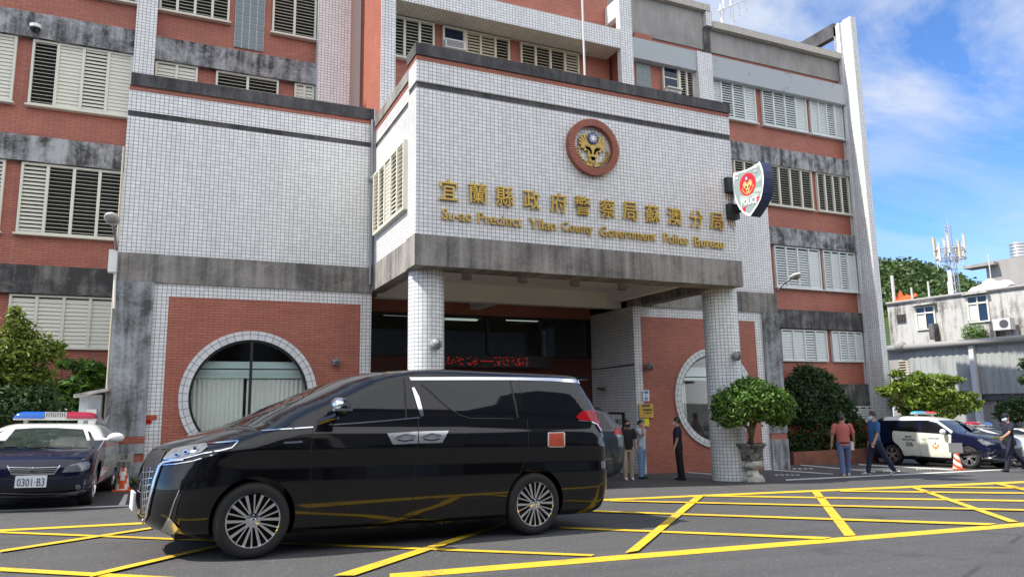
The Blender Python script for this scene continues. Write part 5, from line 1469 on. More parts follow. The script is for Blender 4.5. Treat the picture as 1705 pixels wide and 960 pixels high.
    if glasses:
        q = MB()
        for sx in (-1, 1):
            q.tube([H(sx * .03 + .024 * math.cos(t * .785), .104, .016 + .017 * math.sin(t * .785)) for t in range(9)], .003, n=5); q.tube([H(sx * .054, .1, .02), H(sx * .084, .0, .015)], .003, n=5)
        q.build('spectacles', 'ink', o, uv=False)
    X = lambda p: tuple(np.array(p) * Sc)
    # shirt
    q = MB(); bw = build
    loft(q, [(X(sp(0, 0, -.06)), .175 * Sc * bw, .128 * Sc * bw), (X(sp(0, .006, .06)), .168 * Sc * bw, .126 * Sc * bw), (X(sp(0, .012, .20)), .163 * Sc * bw, .122 * Sc * bw), (X(sp(0, .008, .34)), .182 * Sc * bw, .125 * Sc * bw),
             (X(sp(0, 0, .43)), .192 * Sc * bw, .118 * Sc), (X(sp(0, -.004, .50)), .150 * Sc * bw, .092 * Sc), (X(sp(0, -.006, .535)), .080 * Sc, .075 * Sc), (X(sp(0, -.002, .565)), .066 * Sc, .064 * Sc)], 20)
    for k in (0, 1):
        mid = sh[k] + (el[k] - sh[k]) * .78
        limb(q, [X(sh[k] * .75 + che * .25 + np.array((0, 0, .03))), X(sh[k]), X((sh[k] + mid) / 2), X(mid)], [.072 * Sc, .078 * Sc, .072 * Sc, .074 * Sc], 14)
    q.build('shirt', shirt, o, smooth=True, angle=60, uv=False)
    if belt:
        q = MB(); loft(q, [(X(sp(0, .004, -.01)), .172 * Sc * bw, .130 * Sc * bw), (X(sp(0, .004, .035)), .172 * Sc * bw, .130 * Sc * bw)], 20); q.build('belt', 'ink', o, uv=False)
        if belt == 'duty':
            q = MB(); q.box(-.21 * Sc, -.16 * Sc, -.05, .06, (zt - .12) * Sc, (zt + .04) * Sc); q.box(.165 * Sc, .215 * Sc, -.06, .05, (zt - .10) * Sc, (zt + .04) * Sc); q.build('belt_pouch', 'ink', o, uv=False)
    # trousers
    q = MB()
    loft(q, [(X(sp(0, .004, .03)), .158 * Sc * bw, .116 * Sc * bw), (X(sp(0, 0, -.06)), .168 * Sc * bw, .122 * Sc * bw), (X(sp(0, 0, -.13)), .160 * Sc * bw, .115 * Sc)], 18)
    for k in (0, 1):
        limb(q, [X(hip[k] + (0, 0, .02)), X(hip[k] + (kn[k] - hip[k]) * .35), X(kn[k]), X(kn[k] + (an[k] - kn[k]) * .5), X(an[k] + (0, 0, .0)), X(an[k] + (0, 0, -.03))], [.100 * Sc, .095 * Sc, .073 * Sc, .066 * Sc, .060 * Sc, .062 * Sc], 14)
    q.build('trousers', trousers, o, smooth=True, angle=60, uv=False)
    for k in (0, 1):
        t1, t2 = legs[k]; pt = (t1 - t2) * .8
        q = MB(); P = []
        for (yy, hw, z0, z1) in ((-.075, .022, .0, .06), (-.06, .036, -.0, .085), (.0, .040, 0, .095), (.07, .044, 0, .075), (.13, .042, 0, .05), (.175, .022, .0, .03)):
            row = []
            for j in range(10):
                a = 2 * math.pi * j / 10; x = hw * math.cos(a); z = (z0 + z1) / 2 + (z1 - z0) / 2 * math.sin(a) - .085
                y_, z_ = yy * math.cos(pt) - z * math.sin(pt), yy * math.sin(pt) + z * math.cos(pt)
                row.append(X(an[k] + np.array((x, y_, z_))))
            P.append(row)
        q.grid(P, 0, True); q.add(P[0], [tuple(range(10))]); q.add(P[-1], [tuple(range(10))])
        q.build('shoe', (shoe2 if (shoe2 and k == 1) else shoes), o, smooth=True, uv=False)
    return o, Sc, wr, el
LEFT = (-_r0[0], -_r0[1]); AWAY = (math.sin(YAW), math.cos(YAW))
def mixdir(a, b, t): return (a[0] * (1 - t) + b[0] * t, a[1] * (1 - t) + b[1] * t)
TOWARD = (-AWAY[0], -AWAY[1]); RIGHT_ = (-LEFT[0], -LEFT[1])
person('man in black polo shirt and dark mask standing by the entrance wall', (1047, 798), 697, mixdir(TOWARD, RIGHT_, .12), 'cloth_black', 'khaki', 'shoe_white', 'mask_dark', legs=((.05, .05), (-.03, .03)), arms=((.10, .12, .15), (.05, .18, .3)), head_turn=.15)
person('man in white t-shirt and light jeans with a hand raised to his head', (1070, 796), 697, mixdir(RIGHT_, TOWARD, .45), 'cloth_white', 'denim_light', 'shoe_black', 'mask_pink', legs=((.05, .05), (-.04, .02)), arms=((1.05, .25, 2.25), (-.10, .10, .15)), build=.92)
person('man in navy shirt and black trousers facing the entrance in profile', (1132, 798.5), 693, mixdir(LEFT, AWAY, .15), 'cloth_navy', 'cloth_black', 'shoe_black', 'mask_pink', legs=((.0, .04), (-.10, .02)), arms=((.05, .08, .35), (.10, .08, .25)), belt=True)
p4, s4, w4, e4 = person('man in coral polo shirt and blue jeans seen from behind', (1409, 792.5), 687.5, mixdir(AWAY, RIGHT_, .18), 'cloth_coral', 'denim', 'shoe_grey', 'mask_blue', legs=((.26, .06), (-.16, .10)), arms=((.30, .34, .30), (-.05, .30, .20)), head_turn=-.75, belt=True, build=1.06, shoe2='shoe_tan')
q = MB(); wq = w4[0] * s4; q.obox(wq + np.array((-.05, .05, -.10)), (.012, .08, 0), (.05, .0, 0.0), (0, .0, .11)); q.v = q.v; 
bag = q.build('paper_sheaf', 'sign_white', None, uv=False); bag.matrix_world = Matrix.Translation(p4.location) @ Matrix.Rotation(p4.rotation_euler.z, 4, 'Z'); tag(bag, 'white sheaf of papers in the right hand of the man in coral', 'papers')
person('man in blue polo shirt and glasses striding left across the forecourt', (1462, 791), 683, LEFT, 'cloth_blue', 'denim_dark', 'shoe_grey', 'mask_blue', legs=((.30, .10), (-.42, .12)), arms=((-.05, .10, .28), (.12, .12, .35)), glasses=True, build=1.08, head_turn=.15, belt=False)
p6, s6, w6, e6 = person('police officer in dark uniform and cap walking past the parked cars', (1686, 785), 686.5, mixdir(LEFT, TOWARD, .12), 'cloth_navy', 'cloth_navy', 'shoe_black', 'mask_blue', legs=((-.52, .28), (.34, .02)), arms=((-.6, .15, .35), (.62, .15, .45)), cap='cloth_black', belt='duty', build=1.0)
q = MB(); wq = w6[1] * s6; q.obox(wq + np.array((.02, .12, -.03)), (.02, 0, 0), (0, .22, .02), (0, -.002, .02))
bt = q.build('folder', 'leaf_lime', None, uv=False); bt.matrix_world = Matrix.Translation(p6.location) @ Matrix.Rotation(p6.rotation_euler.z, 4, 'Z'); tag(bt, 'yellow green folder held out by the officer', 'folder')
# ================================================================== signs, letters and fittings on the station
def P_(x, y): return py(x, y, YP)
XD, ZD = np.array((1.0, 0, 0)), np.array((0, 0, 1.0))
def tag_obj(name, label, cat, mb, mat, group=None, smooth=False, angle=40, uv=False, loc=None):
    if loc is None: loc = tuple(np.mean(np.array(mb.v), 0))
    o = mb.build(name, mat, None, smooth=smooth, angle=angle if smooth else None, uv=uv, loc=loc); return tag(o, label, cat, group)
let = thing('gold_lettering', 'gold raised Chinese characters and English line naming the precinct on the porch front', 'lettering', tuple(P_(970, 370)))
zA_, zB_ = P_(746, 317)[2], P_(1191, 369)[2]
zc_ = (zA_ + zB_) / 2
for ch, x in zip('宜蘭縣政府警察局蘇澳分局', (746, 794.5, 839, 884, 928.5, 968.5, 1010, 1047, 1084.5, 1121, 1157.5, 1191)):
    yy = 317 + (x - 746) / (1191 - 746) * 52
    c = P_(x, yy); m = MB(); text_into(m, ch, (c[0], YP - .02, c[2]), XD, ZD, .41, .44, .05, bold=.003)
    m.build('character', 'gold_leaf', let, uv=False)
for wd, x0, x1 in (('Su-ao', 735, 785), ('Precinct', 795, 868), ('Yilan', 880, 924), ('County', 934, 986), ('Government', 998, 1091), ('Police', 1103, 1144), ('Bureau', 1155, 1203)):
    xm = (x0 + x1) / 2; yy = 356 + (xm - 735) / (1203 - 735) * 51
    c = P_(xm, yy); w = P_(x1, yy)[0] - P_(x0, yy)[0]
    hh = .235 if not any(k in wd for k in 'gy') else .27
    m = MB(); text_into(m, wd, (c[0], YP - .02, c[2] - (.02 if hh > .24 else 0)), XD, ZD, w, hh, .04, bold=.006)
    m.build('word', 'gold_leaf', let, uv=False)
# round emblem
ce = P_(984.5, 247.5); ro = (P_(1026, 250)[0] - P_(942.5, 245)[0]) / 2
em = thing('round_emblem', 'round brick ring with a gilded eagle emblem on the porch front', 'emblem', tuple(ce))
m = MB(); n = 84
for i in range(n):
    t0, t1 = 2 * math.pi * i / n, 2 * math.pi * (i + .74) / n
    q = [(ce[0] + r_ * math.cos(t), YP - .14, ce[2] + r_ * math.sin(t)) for r_, t in ((ro * .755, t0), (ro, t0), (ro, t1), (ro * .755, t1))]
    m.prism(q, (0, .14, 0))
m.build('brick_ring', 'brick_red', em)
m = MB()
for i in range(n):
    t0, t1 = 2 * math.pi * i / n, 2 * math.pi * (i + 1) / n
    m.prism([(ce[0] + r_ * math.cos(t), YP - .12, ce[2] + r_ * math.sin(t)) for r_, t in ((ro * .765, t0), (ro * .99, t0), (ro * .99, t1), (ro * .765, t1))], (0, .118, 0))
m.build('ring_bed', 'dark_red_wall', em)
def eagle(mb, c, rt, up, s, nrm, dep=.05):
    c, rt, up, nrm = (np.array(q, float) for q in (c, rt, up, nrm))
    def stroke(p, q, w0, w1):
        p, q = np.array(p, float), np.array(q, float); t = q - p; t /= np.linalg.norm(t); n_ = np.array((-t[1], t[0]))
        pts = [p + n_ * w0, q + n_ * w1, q - n_ * w1, p - n_ * w0]
        mb.prism([c + (rt * a + up * b) * s + nrm * dep for a, b in pts], -nrm * dep)
    for sx in (-1, 1):
        for k in range(8):
            a = R(82 - 11 * k); L = .66 - .018 * k * (k - 2)
            stroke((sx * (.05 + .012 * k), -.22 + .035 * k), (sx * (.13 + L * math.cos(a)), -.16 + L * math.sin(a)), .030, .034)
        pts = [(sx * .62 * math.sin(t), -.10 - .52 * math.cos(t)) for t in np.linspace(.05, 1.75, 9)]
        for a, b in zip(pts[:-1], pts[1:]): stroke(a, b, .040, .044)
        for k, (a, b) in enumerate(zip(pts[2:], pts[3:])):
            stroke(a, (a[0] + sx * .10, a[1] + .06), .030, .006); stroke(a, (a[0] - sx * .04, a[1] + .10), .028, .006)
    mb.prism([c + (rt * .21 * math.cos(t) + up * (-.20 + .20 * math.sin(t))) * s + nrm * dep * .8 for t in np.linspace(0, 2 * math.pi, 17)[:-1]], -nrm * dep * .8)
    mb.prism([c + (rt * .17 * math.cos(t) + up * (-.42 + .13 * math.sin(t))) * s + nrm * dep * .8 for t in np.linspace(0, 2 * math.pi, 17)[:-1]], -nrm * dep * .8)
    stroke((0, .22), (0, -.34), .075, .10); stroke((0, -.34), (-.13, -.48), .07, .02); stroke((0, -.34), (.13, -.48), .07, .02); stroke((0, -.3), (0, -.5), .09, .06)
    stroke((0, .25), (.09, .20), .06, .015)
m = MB(); eagle(m, (ce[0], YP, ce[2] - .02), XD, ZD, ro * .98, np.array((0, -1.0, 0)), .07); m.build('eagle', 'gold_dull', em, uv=False)
def sun_disc(c, rt, up, r_, nrm, parent, dep=.04):
    c, rt, up, nrm = (np.array(q, float) for q in (c, rt, up, nrm))
    m = MB(); m.prism([c + (rt * math.cos(2 * math.pi * i / 28) + up * math.sin(2 * math.pi * i / 28)) * r_ + nrm * dep for i in range(28)], -nrm * dep); o = m.build('blue_disc', 'emblem_blue', parent, uv=False)
    m = MB()
    for i in range(12):
        a = 2 * math.pi * i / 12
        pt = lambda q, w: c + (rt * math.cos(w) + up * math.sin(w)) * q + nrm * (dep + .004)
        m.add([pt(r_ * .86, a), pt(r_ * .50, a - .2), pt(r_ * .50, a + .2)], [(0, 1, 2)])
    m.add([c + (rt * math.cos(2 * math.pi * i / 24) + up * math.sin(2 * math.pi * i / 24)) * r_ * .42 + nrm * (dep + .005) for i in range(24)], [tuple(range(24))])
    m.build('white_sun', 'sign_white', o, uv=False)
cd = P_(984, 232.5); sun_disc((cd[0], YP - .05, cd[2]), XD, ZD, ro * .205, (0, -1, 0), em, .05)

# projecting shield sign
xS = py(1213, 300, YP)[0]
SX = lambda x, y: px(x, y, xS)
zq = lambda x, y: (1190 + x / 8.0, 250 + y / 8.0)
sg = thing('police_sign', 'grey shield shaped police sign on two black brackets at the porch corner', 'sign', tuple(SX(*zq(450, 520))))
outl = [zq(*p) for p in ((255, 300), (340, 285), (430, 255), (510, 215), (565, 180), (600, 152), (622, 195), (645, 270), (655, 360), (652, 450), (640, 550), (615, 650), (575, 730), (530, 800), (475, 880), (425, 868), (370, 825), (320, 760), (280, 680), (255, 590), (240, 490), (240, 390))]
W3 = [SX(*p) for p in outl]
ymin = min(p[1] for p in W3)
th = 0.30 * K
m = MB(); m.prism(W3, (th, 0, 0)); m.build('sign_box', 'ink_blue', sg, uv=False)
cg = np.mean(np.array(W3), 0)
def inset(poly, f, dx): return [tuple(cg + (np.array(p) - cg) * f + np.array((dx, 0, 0))) for p in poly]
m = MB(); m.add(inset(W3, 1.0, -.004), [tuple(range(len(W3)))]); m.build('sign_rim', 'sign_white', sg, uv=False)
m = MB(); m.add(inset(W3, .90, -.008), [tuple(range(len(W3)))]); fc = m.build('sign_face', 'sign_teal', sg, uv=False)
def onface(pts, mat, dx, name='sign_mark'):
    m = MB(); m.add([tuple(SX(*zq(*p)) + np.array((-dx, 0, 0))) for p in pts], [tuple(range(len(pts)))]); return m.build(name, mat, fc, uv=False)
onface([(545, 385), (615, 325), (632, 330), (628, 385), (560, 440)], 'sign_pale', .011)
onface([(540, 505), (640, 485), (632, 550), (520, 560)], 'sign_pale', .011)
onface([(345, 610), (420, 610), (520, 575), (600, 575), (590, 610), (480, 610), (400, 660), (350, 700), (335, 660)], 'sign_pale', .011)
onface([(375, 770), (430, 745), (415, 790), (410, 825), (375, 795)], 'sign_red', .012)
onface([(555, 625), (600, 612), (590, 660), (575, 690), (552, 690)], 'sign_red', .012)
onface([(443 + 108 * math.cos(t) + 0, 455 - 152 * math.sin(t) - 22 * math.cos(t)) for t in np.linspace(0, 2 * math.pi, 40)[:-1]], 'sign_red', .013, 'red_roundel')
def sxy(x, y, dx): return SX(*zq(x, y)) + np.array((-dx, 0, 0))
rtv = np.array((0, -1.0, 0)); c0 = sxy(445, 470, .014); sc_ = abs(sxy(545, 470, 0)[1] - sxy(345, 470, 0)[1]) / 2
m = MB(); eagle(m, c0 + np.array((0, 0, -.02)), rtv, ZD, sc_ * 1.15, np.array((-1.0, 0, 0)), .006); m.build('eagle', 'sign_gold', fc, uv=False)
sun_disc(sxy(433, 380, .018), rtv, ZD, sc_ * .25, (-1, 0, 0), fc, .004)
def sign_text(body, x0, y0, x1, y1, hpx, mat):
    a, b = sxy(x0, y0, .016), sxy(x1, y1, .016); w = np.linalg.norm(b - a); r_ = (b - a) / w; n_ = np.array((-1.0, 0, 0)); u_ = np.cross(n_, r_)
    h = abs(SX(*zq((x0 + x1) / 2, (y0 + y1) / 2 - hpx / 2))[2] - SX(*zq((x0 + x1) / 2, (y0 + y1) / 2 + hpx / 2))[2])
    m = MB(); text_into(m, body, (a + b) / 2, r_, u_, w, h, .004, bold=.03); m.build('sign_text', mat, fc, uv=False)
sign_text('POLICE', 362, 705, 575, 650, 95, 'sign_white')
sign_text('警', 283, 358, 325, 350, 75, 'sign_white')
sign_text('察', 530, 262, 578, 250, 80, 'sign_white')
for (xx, yy) in ((190, 480), (215, 830)):
    m = MB(); a = P_(*zq(xx, yy)); q = sxy(xx + 140, yy - 20, 0)
    m.box(a[0] - .16, a[0] + .16, YP - .14, YP - .002, a[2] - .19, a[2] + .19); m.bar((xS + th * .5, YP - .1, a[2]), (xS + th * .5, min(YP - .5, q[1] - .05), a[2] + .03), .035); m.build('bracket', 'black_metal', sg, uv=False)
m = MB()
for (xx, yy) in ((200, 580), (230, 930)):
    a = P_(*zq(xx, yy))
    for k in range(4): m.box(a[0] - .13 + .07 * k, a[0] - .105 + .07 * k, YP - .004, YP - .001, a[2] - .16 - .05 * (k % 3), a[2] + .04)
m.build('rust_run', 'rust_stain', sg, uv=False)

# lamps
GRP = 'cylindrical ceiling lamps under the porch'
ords = ('first ceiling lamp under the porch, nearest the left column', 'second ceiling lamp under the porch counting from the left column', 'third ceiling lamp under the porch counting from the left column', 'fourth ceiling lamp under the porch, nearest the right column')
zs_ = zp['bb'] + .42
for k, (x, y) in enumerate(((777, 461), (870, 466), (957, 472), (1036, 478.5))):
    c = pz(x, y + 4, zs_ - .26); h0_ = .26
    m = MB(); m.lathe([(.005, -h0_ + .05), (.10, -h0_ + .05), (.105, -h0_), (.125, -h0_), (.125, 0), (.005, 0)], (c[0], c[1], zs_), 24)
    tag_obj('ceiling_lamp', ords[k], 'lamp', m, 'mid_grey', GRP, smooth=True)
def wall_lamp(c, rad, out, label, cat='lamp', r=.115):
    o = thing('round_wall_lamp', label, cat, tuple(c), group='round caged wall lamps')
    out = np.array(out, float)
    m = MB(); m.bar(c, c + out * .05, r * .8, n=16); m.build('base', 'mid_grey', o, uv=False)
    m = MB(); m.sphere(c + out * (.06 + r * .5), r, nu=18, nv=12); m.build('globe', 'lamp_glass', o, smooth=True, uv=False)
    m = MB()
    for a in range(3):
        t = a * math.pi / 3; e = np.array((math.cos(t) * (1 if out[0] == 0 else 0), math.cos(t) * (0 if out[0] == 0 else 1), math.sin(t)))
        cc = c + out * (.06 + r * .5)
        m.tube([cc + (e * math.cos(w) + out * math.sin(w)) * r * 1.06 for w in np.linspace(0, math.pi, 9)], .009, n=6)
    m.build('guard', 'dark_grey', o, uv=False); return o
fo = np.array((0, -1.0, 0))
for (xpix, ypix, wpx, lb) in ((723, 573, 61, 'round lamp on the left porch column'), (1222, 593, 60, 'round lamp on the right porch column')):
    cc = py(709.5 if xpix < 1000 else 1204, 540 if xpix < 1000 else 600, Ycol); d_ = np.dot(cc - EYE, _f); rr = wpx / 2 / FPX * d_ * .97
    q = py(xpix, ypix, Ycol - rr); dirv = np.array((q[0] - cc[0], -1.0 * math.sqrt(max(.01, rr ** 2 - (q[0] - cc[0]) ** 2)), 0)); dirv /= np.linalg.norm(dirv)
    base_ = np.array((cc[0], Ycol, py(xpix, ypix, Ycol - rr)[2])) + dirv * (rr - .01)
    wall_lamp(base_, rr, dirv, lb)
wall_lamp(py(558, 603, YW - .002), 0, fo, 'dark lamp on the brick to the right of the left round window', r=.10)
wall_lamp(py(1078, 610, YW - .002), 0, fo, 'dark lamp on the brick between the entrance and the right round window', r=.11)
def street_lamp(base, tip, headw, label, body='light_grey', box=None):
    o = thing('street_lamp', label, 'street lamp', tuple(base))
    m = MB(); mid = (np.array(base) + np.array(tip)) / 2 + np.array((0, 0, .05)); m.tube([base, mid, tip], .03); m.build('arm', 'mid_grey', o, smooth=True, uv=False)
    d_ = np.array(tip) - np.array(base); d_[2] *= .55; d_ /= np.linalg.norm(d_); sdv = np.cross(d_, (0, 0, 1)); sdv /= np.linalg.norm(sdv); upv = np.cross(sdv, d_)
    m = MB(); P = []
    for i in range(9):
        t = math.pi * i / 8
        P.append([tuple(np.array(tip) + d_ * headw * (1.0 - math.cos(t)) + sdv * headw * .62 * math.sin(t) ** .7 * math.cos(2 * math.pi * j / 16) + upv * headw * .30 * math.sin(t) ** .7 * math.sin(2 * math.pi * j / 16)) for j in range(16)])
    m.grid(P, 0, True); hd = m.build('lamp_head', body, o, smooth=True, uv=False)
    m = MB(); c = np.array(tip) + d_ * headw * 1.05 - upv * headw * .22; m.sphere(c, headw * .52, nu=16, nv=9, sc=(1, 1, .35)); m.build('lamp_glass', 'lamp_glass', hd, smooth=True, uv=False)
    return o
b0 = py(194, 418, YW - .25); t0 = py(188.5, 374, YW - 1.0)
sl_ = street_lamp(b0, t0, .23, 'grey street lamp on a short arm at the left wing corner')
m = MB(); q = py(188, 435, YW - .2); m.box(q[0] - .08, q[0] + .08, YW - .3, YW - .12, q[2] - .24, q[2] + .24); m.tube([(q[0] + .05, YW - .2, q[2]), (q[0] + .08, YW - .16, q[2] - 1.0)], .025); m.bar(b0, (b0[0], b0[1] + .2, q[2] - .2), .03); m.build('control_box', 'sign_white', sl_, uv=False)
street_lamp(py(1293.5, 485, YW - .1), py(1317, 464, YW - .9), .24, 'grey street lamp leaning out over the right wing')
# cameras
def cctv(c, out, label, s=1.0):
    o = thing('security_camera', label, 'security camera', tuple(c)); out = np.array(out, float)
    m = MB(); m.tube([c, c + out * .18, c + out * .2 + np.array((0, 0, -.05))], .018); m.build('bracket', 'mid_grey', o, uv=False)
    m = MB(); a = c + out * .2 + np.array((0, 0, -.07)); m.bar(a + np.array((-.1, .04, .02)) * s, a + np.array((.1, -.12, -.03)) * s, .045 * s, n=14); m.build('camera_body', 'dark_grey', o, smooth=True, angle=40, uv=False)
    return o
c = py(61, 50, YM - .17); o = thing('dome_camera', 'black dome camera on the stained band at upper left', 'security camera', tuple(c))
m = MB(); m.bar(c, c + np.array((0, -.14, .0)), .03); m.lathe([(.13, 0), (.13, .08), (.05, .12), (.01, .12)], (c[0], c[1] - .16, c[2] - .03), 18); m.build('housing', 'sign_white', o, smooth=True, angle=40, uv=False)
m = MB(); m.sphere((c[0], c[1] - .16, c[2] - .04), .12); m.build('dome', 'tint_glass', o, smooth=True, uv=False)
cctv(px(1009, 643, xR0 - .002), (-1, 0, 0), 'small camera on the shaded tile wall inside the porch')
m = MB(); q = px(1002, 644, xR0 - .01); m.tube([px(993, 645, xR0 - .01), px(1008, 645, xR0 - .01)], .012)
cable = tag_obj('wall_cable', 'dark cable running across the shaded tile wall inside the porch', 'cable', (lambda mm: (mm.tube([px(985, 615, xR0 - .02), px(1020, 611, xR0 - .02), px(1056, 606, xR0 - .02)], .018, n=6), mm)[1])(MB()), 'ink')
# LED sign and notice boards
Yd = Ye - .35
x0, x1, z0, z1 = rectY((700, 590), (918, 612), Yd)
led = thing('led_sign', 'black scrolling display with red characters hung before the entrance glass', 'sign', ((x0 + x1) / 2, Yd, z0))
m = MB(); m.box(x0, x1, Yd, Yd + .14, z0, z1)
for q in (x0 + .5, x1 - .5): m.bar((q, Yd + .07, z1), (q, Yd + .07, z1 + .2), .015)
m.build('display_case', 'black_metal', led, uv=False)
m = MB(); zm = (z0 + z1) / 2
for xa, xb2, pat in ((742, 772, 'dash'), (778, 800, 'thin'), (800, 823, 'bar'), (823, 850, 'cjk'), (852, 864, 'thin'), (862, 880, 'cjk')):
    A_, B_ = py(xa, 601, Yd)[0], py(xb2, 601, Yd)[0]; n = max(3, int((B_ - A_) / .045))
    for i in range(n):
        for j in range(7):
            u = rnd.random(); on = (pat == 'bar' and j == 3) or (pat == 'cjk' and u < .34) or (pat == 'thin' and u < .16) or (pat == 'dash' and u < .34)
            if on: xx = A_ + (B_ - A_) * i / n; zz = zm - .105 + .035 * j; m.box(xx, xx + .032, Yd - .006, Yd - .001, zz, zz + .024)
m.build('led_characters', 'led_red', led, uv=False)
def board(name, label, cat, p0, p1, Y, mat, marks, frame=None):
    x0, x1, z0, z1 = rectY(p0, p1, Y - .02)
    o = thing(name, label, cat, ((x0 + x1) / 2, Y - .01, z0)); m = MB(); m.box(x0, x1, Y - .025, Y - .002, z0, z1); m.build('panel', mat, o, uv=False)
    for (u0, v0, u1, v1, mt, tx) in marks:
        m = MB(); cx_, cz_ = x0 + (x1 - x0) * (u0 + u1) / 2, z1 - (z1 - z0) * (v0 + v1) / 2
        if tx: text_into(m, tx, (cx_, Y - .026, cz_), XD, ZD, (x1 - x0) * (u1 - u0), (z1 - z0) * (v1 - v0), .004)
        else: m.box(x0 + (x1 - x0) * u0, x0 + (x1 - x0) * u1, Y - .030, Y - .0255, z1 - (z1 - z0) * v1, z1 - (z1 - z0) * v0)
        m.build('printing', mt, o, uv=False)
    if frame:
        m = MB(); f_ = .05
        for bb in ((x0 - f_, x1 + f_, z1, z1 + f_), (x0 - f_, x1 + f_, z0 - f_, z0), (x0 - f_, x0, z0, z1), (x1, x1 + f_, z0, z1)): m.box(bb[0], bb[1], Y - .05, Y - .002, bb[2], bb[3])
        m.build('frame', frame, o, uv=False)
    return o
board('notice_plate', 'white notice plate with blue printing beside the entrance corner', 'notice', (1070.5, 649), (1081.5, 667), YW - .02, 'sign_white', ((.15, .08, .85, .32, 'notice_blue', None), (.2, .6, .8, .92, 'notice_blue', '錄影'), (.3, .42, .6, .5, 'notice_blue', None)))
board('gold_plaque', 'gold plaque with dark characters below the white notice plate', 'plaque', (1064, 672), (1088.5, 694.5), YW - .03, 'gold_leaf', ((.25, .35, .9, .52, 'ink', '警察服務站'), (.3, .6, .8, .72, 'ink', '交通隊'), (.2, .05, .75, .22, 'urn_mossy', None)))
board('yellow_poster', 'plain yellow sheet taped up under the gold plaque', 'poster', (1073, 696), (1081, 709), YW - .02, 'yellow_paper', ())
b_ = pl(1020, 690, np.array((xR0 - .02, 0, 0)), np.array((1.0, 0, 0)))
o = thing('white_board', 'white framed notice board against the shaded wall inside the porch', 'notice board', tuple(b_))
A_, B_ = px(1003, 690, xR0), px(1039, 690, xR0); zt_, zb3 = px(1030, 689, xR0)[2], px(1030, 735, xR0)[2]
m = MB(); m.box(xR0 - .06, xR0 - .02, A_[1], B_[1], zb3, zt_); m.build('panel', 'sign_white', o, uv=False)
m = MB(); m.box(xR0 - .08, xR0 - .01, A_[1], B_[1], zt_, zt_ + .06); m.box(xR0 - .08, xR0 - .01, min(A_[1], B_[1]) - .06, min(A_[1], B_[1]), zb3, zt_ + .06); m.build('frame', 'ink', o, uv=False)
m = MB(); text_into(m, '公告欄位', (xR0 - .061, (A_[1] + B_[1]) / 2 - .2, zt_ - .22), (0, -1, 0), ZD, .7, .16, .004); m.build('printing', 'ink', o, uv=False)
for k, (x, y, w, h, lb) in enumerate(((252.5, 694.5, 17, 7, 'red sticker strip on the tiled strip by the left round window'), (246.5, 701.5, 11, 6, 'small magenta sticker just below the red sticker strip'))):
    x0, x1, z0, z1 = rectY((x - w / 2, y - h / 2), (x + w / 2, y + h / 2), YW); m = MB(); m.box(x0, x1, YW - .02 - .004 * k, YW - .002, z0, z1); tag_obj('wall_sticker', lb, 'sticker', m, 'flap_red' if k == 0 else 'lens_red', None)
# cones
def cone(foot, h, label, board_=None, chev=False):
    g = gp(*foot); o = thing('traffic_cone', label, 'traffic cone', tuple(g), group='orange and white traffic cones')
    m = MB(); m.box(g[0] - .17, g[0] + .17, g[1] - .17, g[1] + .17, g[2] - .03, g[2] + .035); m.build('base', 'orange', o, uv=False)
    r0, r1 = .14, .045
    P = []; nb = 16; mi = []
    m = MB()
    for i in range(24):
        z0_, z1_ = h * i / 24, h * (i + 1) / 24
        for j in range(nb):
            a0, a1 = 2 * math.pi * j / nb, 2 * math.pi * (j + 1) / nb; ra, rb = r0 + (r1 - r0) * i / 24, r0 + (r1 - r0) * (i + 1) / 24
            am = (a0 + a1) / 2
            s_ = (i / 24 * (1.7 if chev else 3.0) + (abs(((am / math.pi + .5) % 1) - .5) * 2.2 if chev else am / math.pi * .9)) % 1.0
            m.add([(g[0] + ra * math.cos(a0), g[1] + ra * math.sin(a0), g[2] + .035 + z0_), (g[0] + ra * math.cos(a1), g[1] + ra * math.sin(a1), g[2] + .035 + z0_), (g[0] + rb * math.cos(a1), g[1] + rb * math.sin(a1), g[2] + .035 + z1_), (g[0] + rb * math.cos(a0), g[1] + rb * math.sin(a0), g[2] + .035 + z1_)], [(0, 1, 2, 3)], 0 if s_ < .5 else 1)
    m.build('cone_body', ['orange', 'sign_white'], o, uv=False)
    if board_:
        w, hh, mt, txt = board_; zc = g[2] + h + hh * .18
        dv_ = EYE - g; dv_[2] = 0; dv_ /= np.linalg.norm(dv_); rv = np.array((-dv_[1], dv_[0], 0.0))
        m = MB(); m.obox((g[0] + dv_[0] * .06, g[1] + dv_[1] * .06, zc), rv * w / 2, dv_ * .012, (0, 0, hh / 2)); bo = m.build('sign_board', mt, o, uv=False)
        if txt:
            for (t_, dz_, hw, ht) in txt:
                m = MB(); text_into(m, t_, np.array((g[0], g[1], zc + dz_)) + dv_ * .073, rv, ZD, w * hw, ht, .004); m.build('printing', 'ink', bo, uv=False)
    return o
cone((203, 817), .56, 'chevron cone with a small white sign board, by the left wing pier', (.34, .25, 'house_white', (('公務', .07, .4, .11), ('停車位', -.08, .75, .12))), True)
cone((1595, 781), .62, 'cone with a blank grey board in front of the off-roader', (.38, .30, 'board_grey', None))
cone((1286, 775), .58, 'cone with a pale board against the right wing pier', (.30, .26, 'band_blue', None))
cone((1187, 783), .5, 'cone half hidden behind the right porch column')
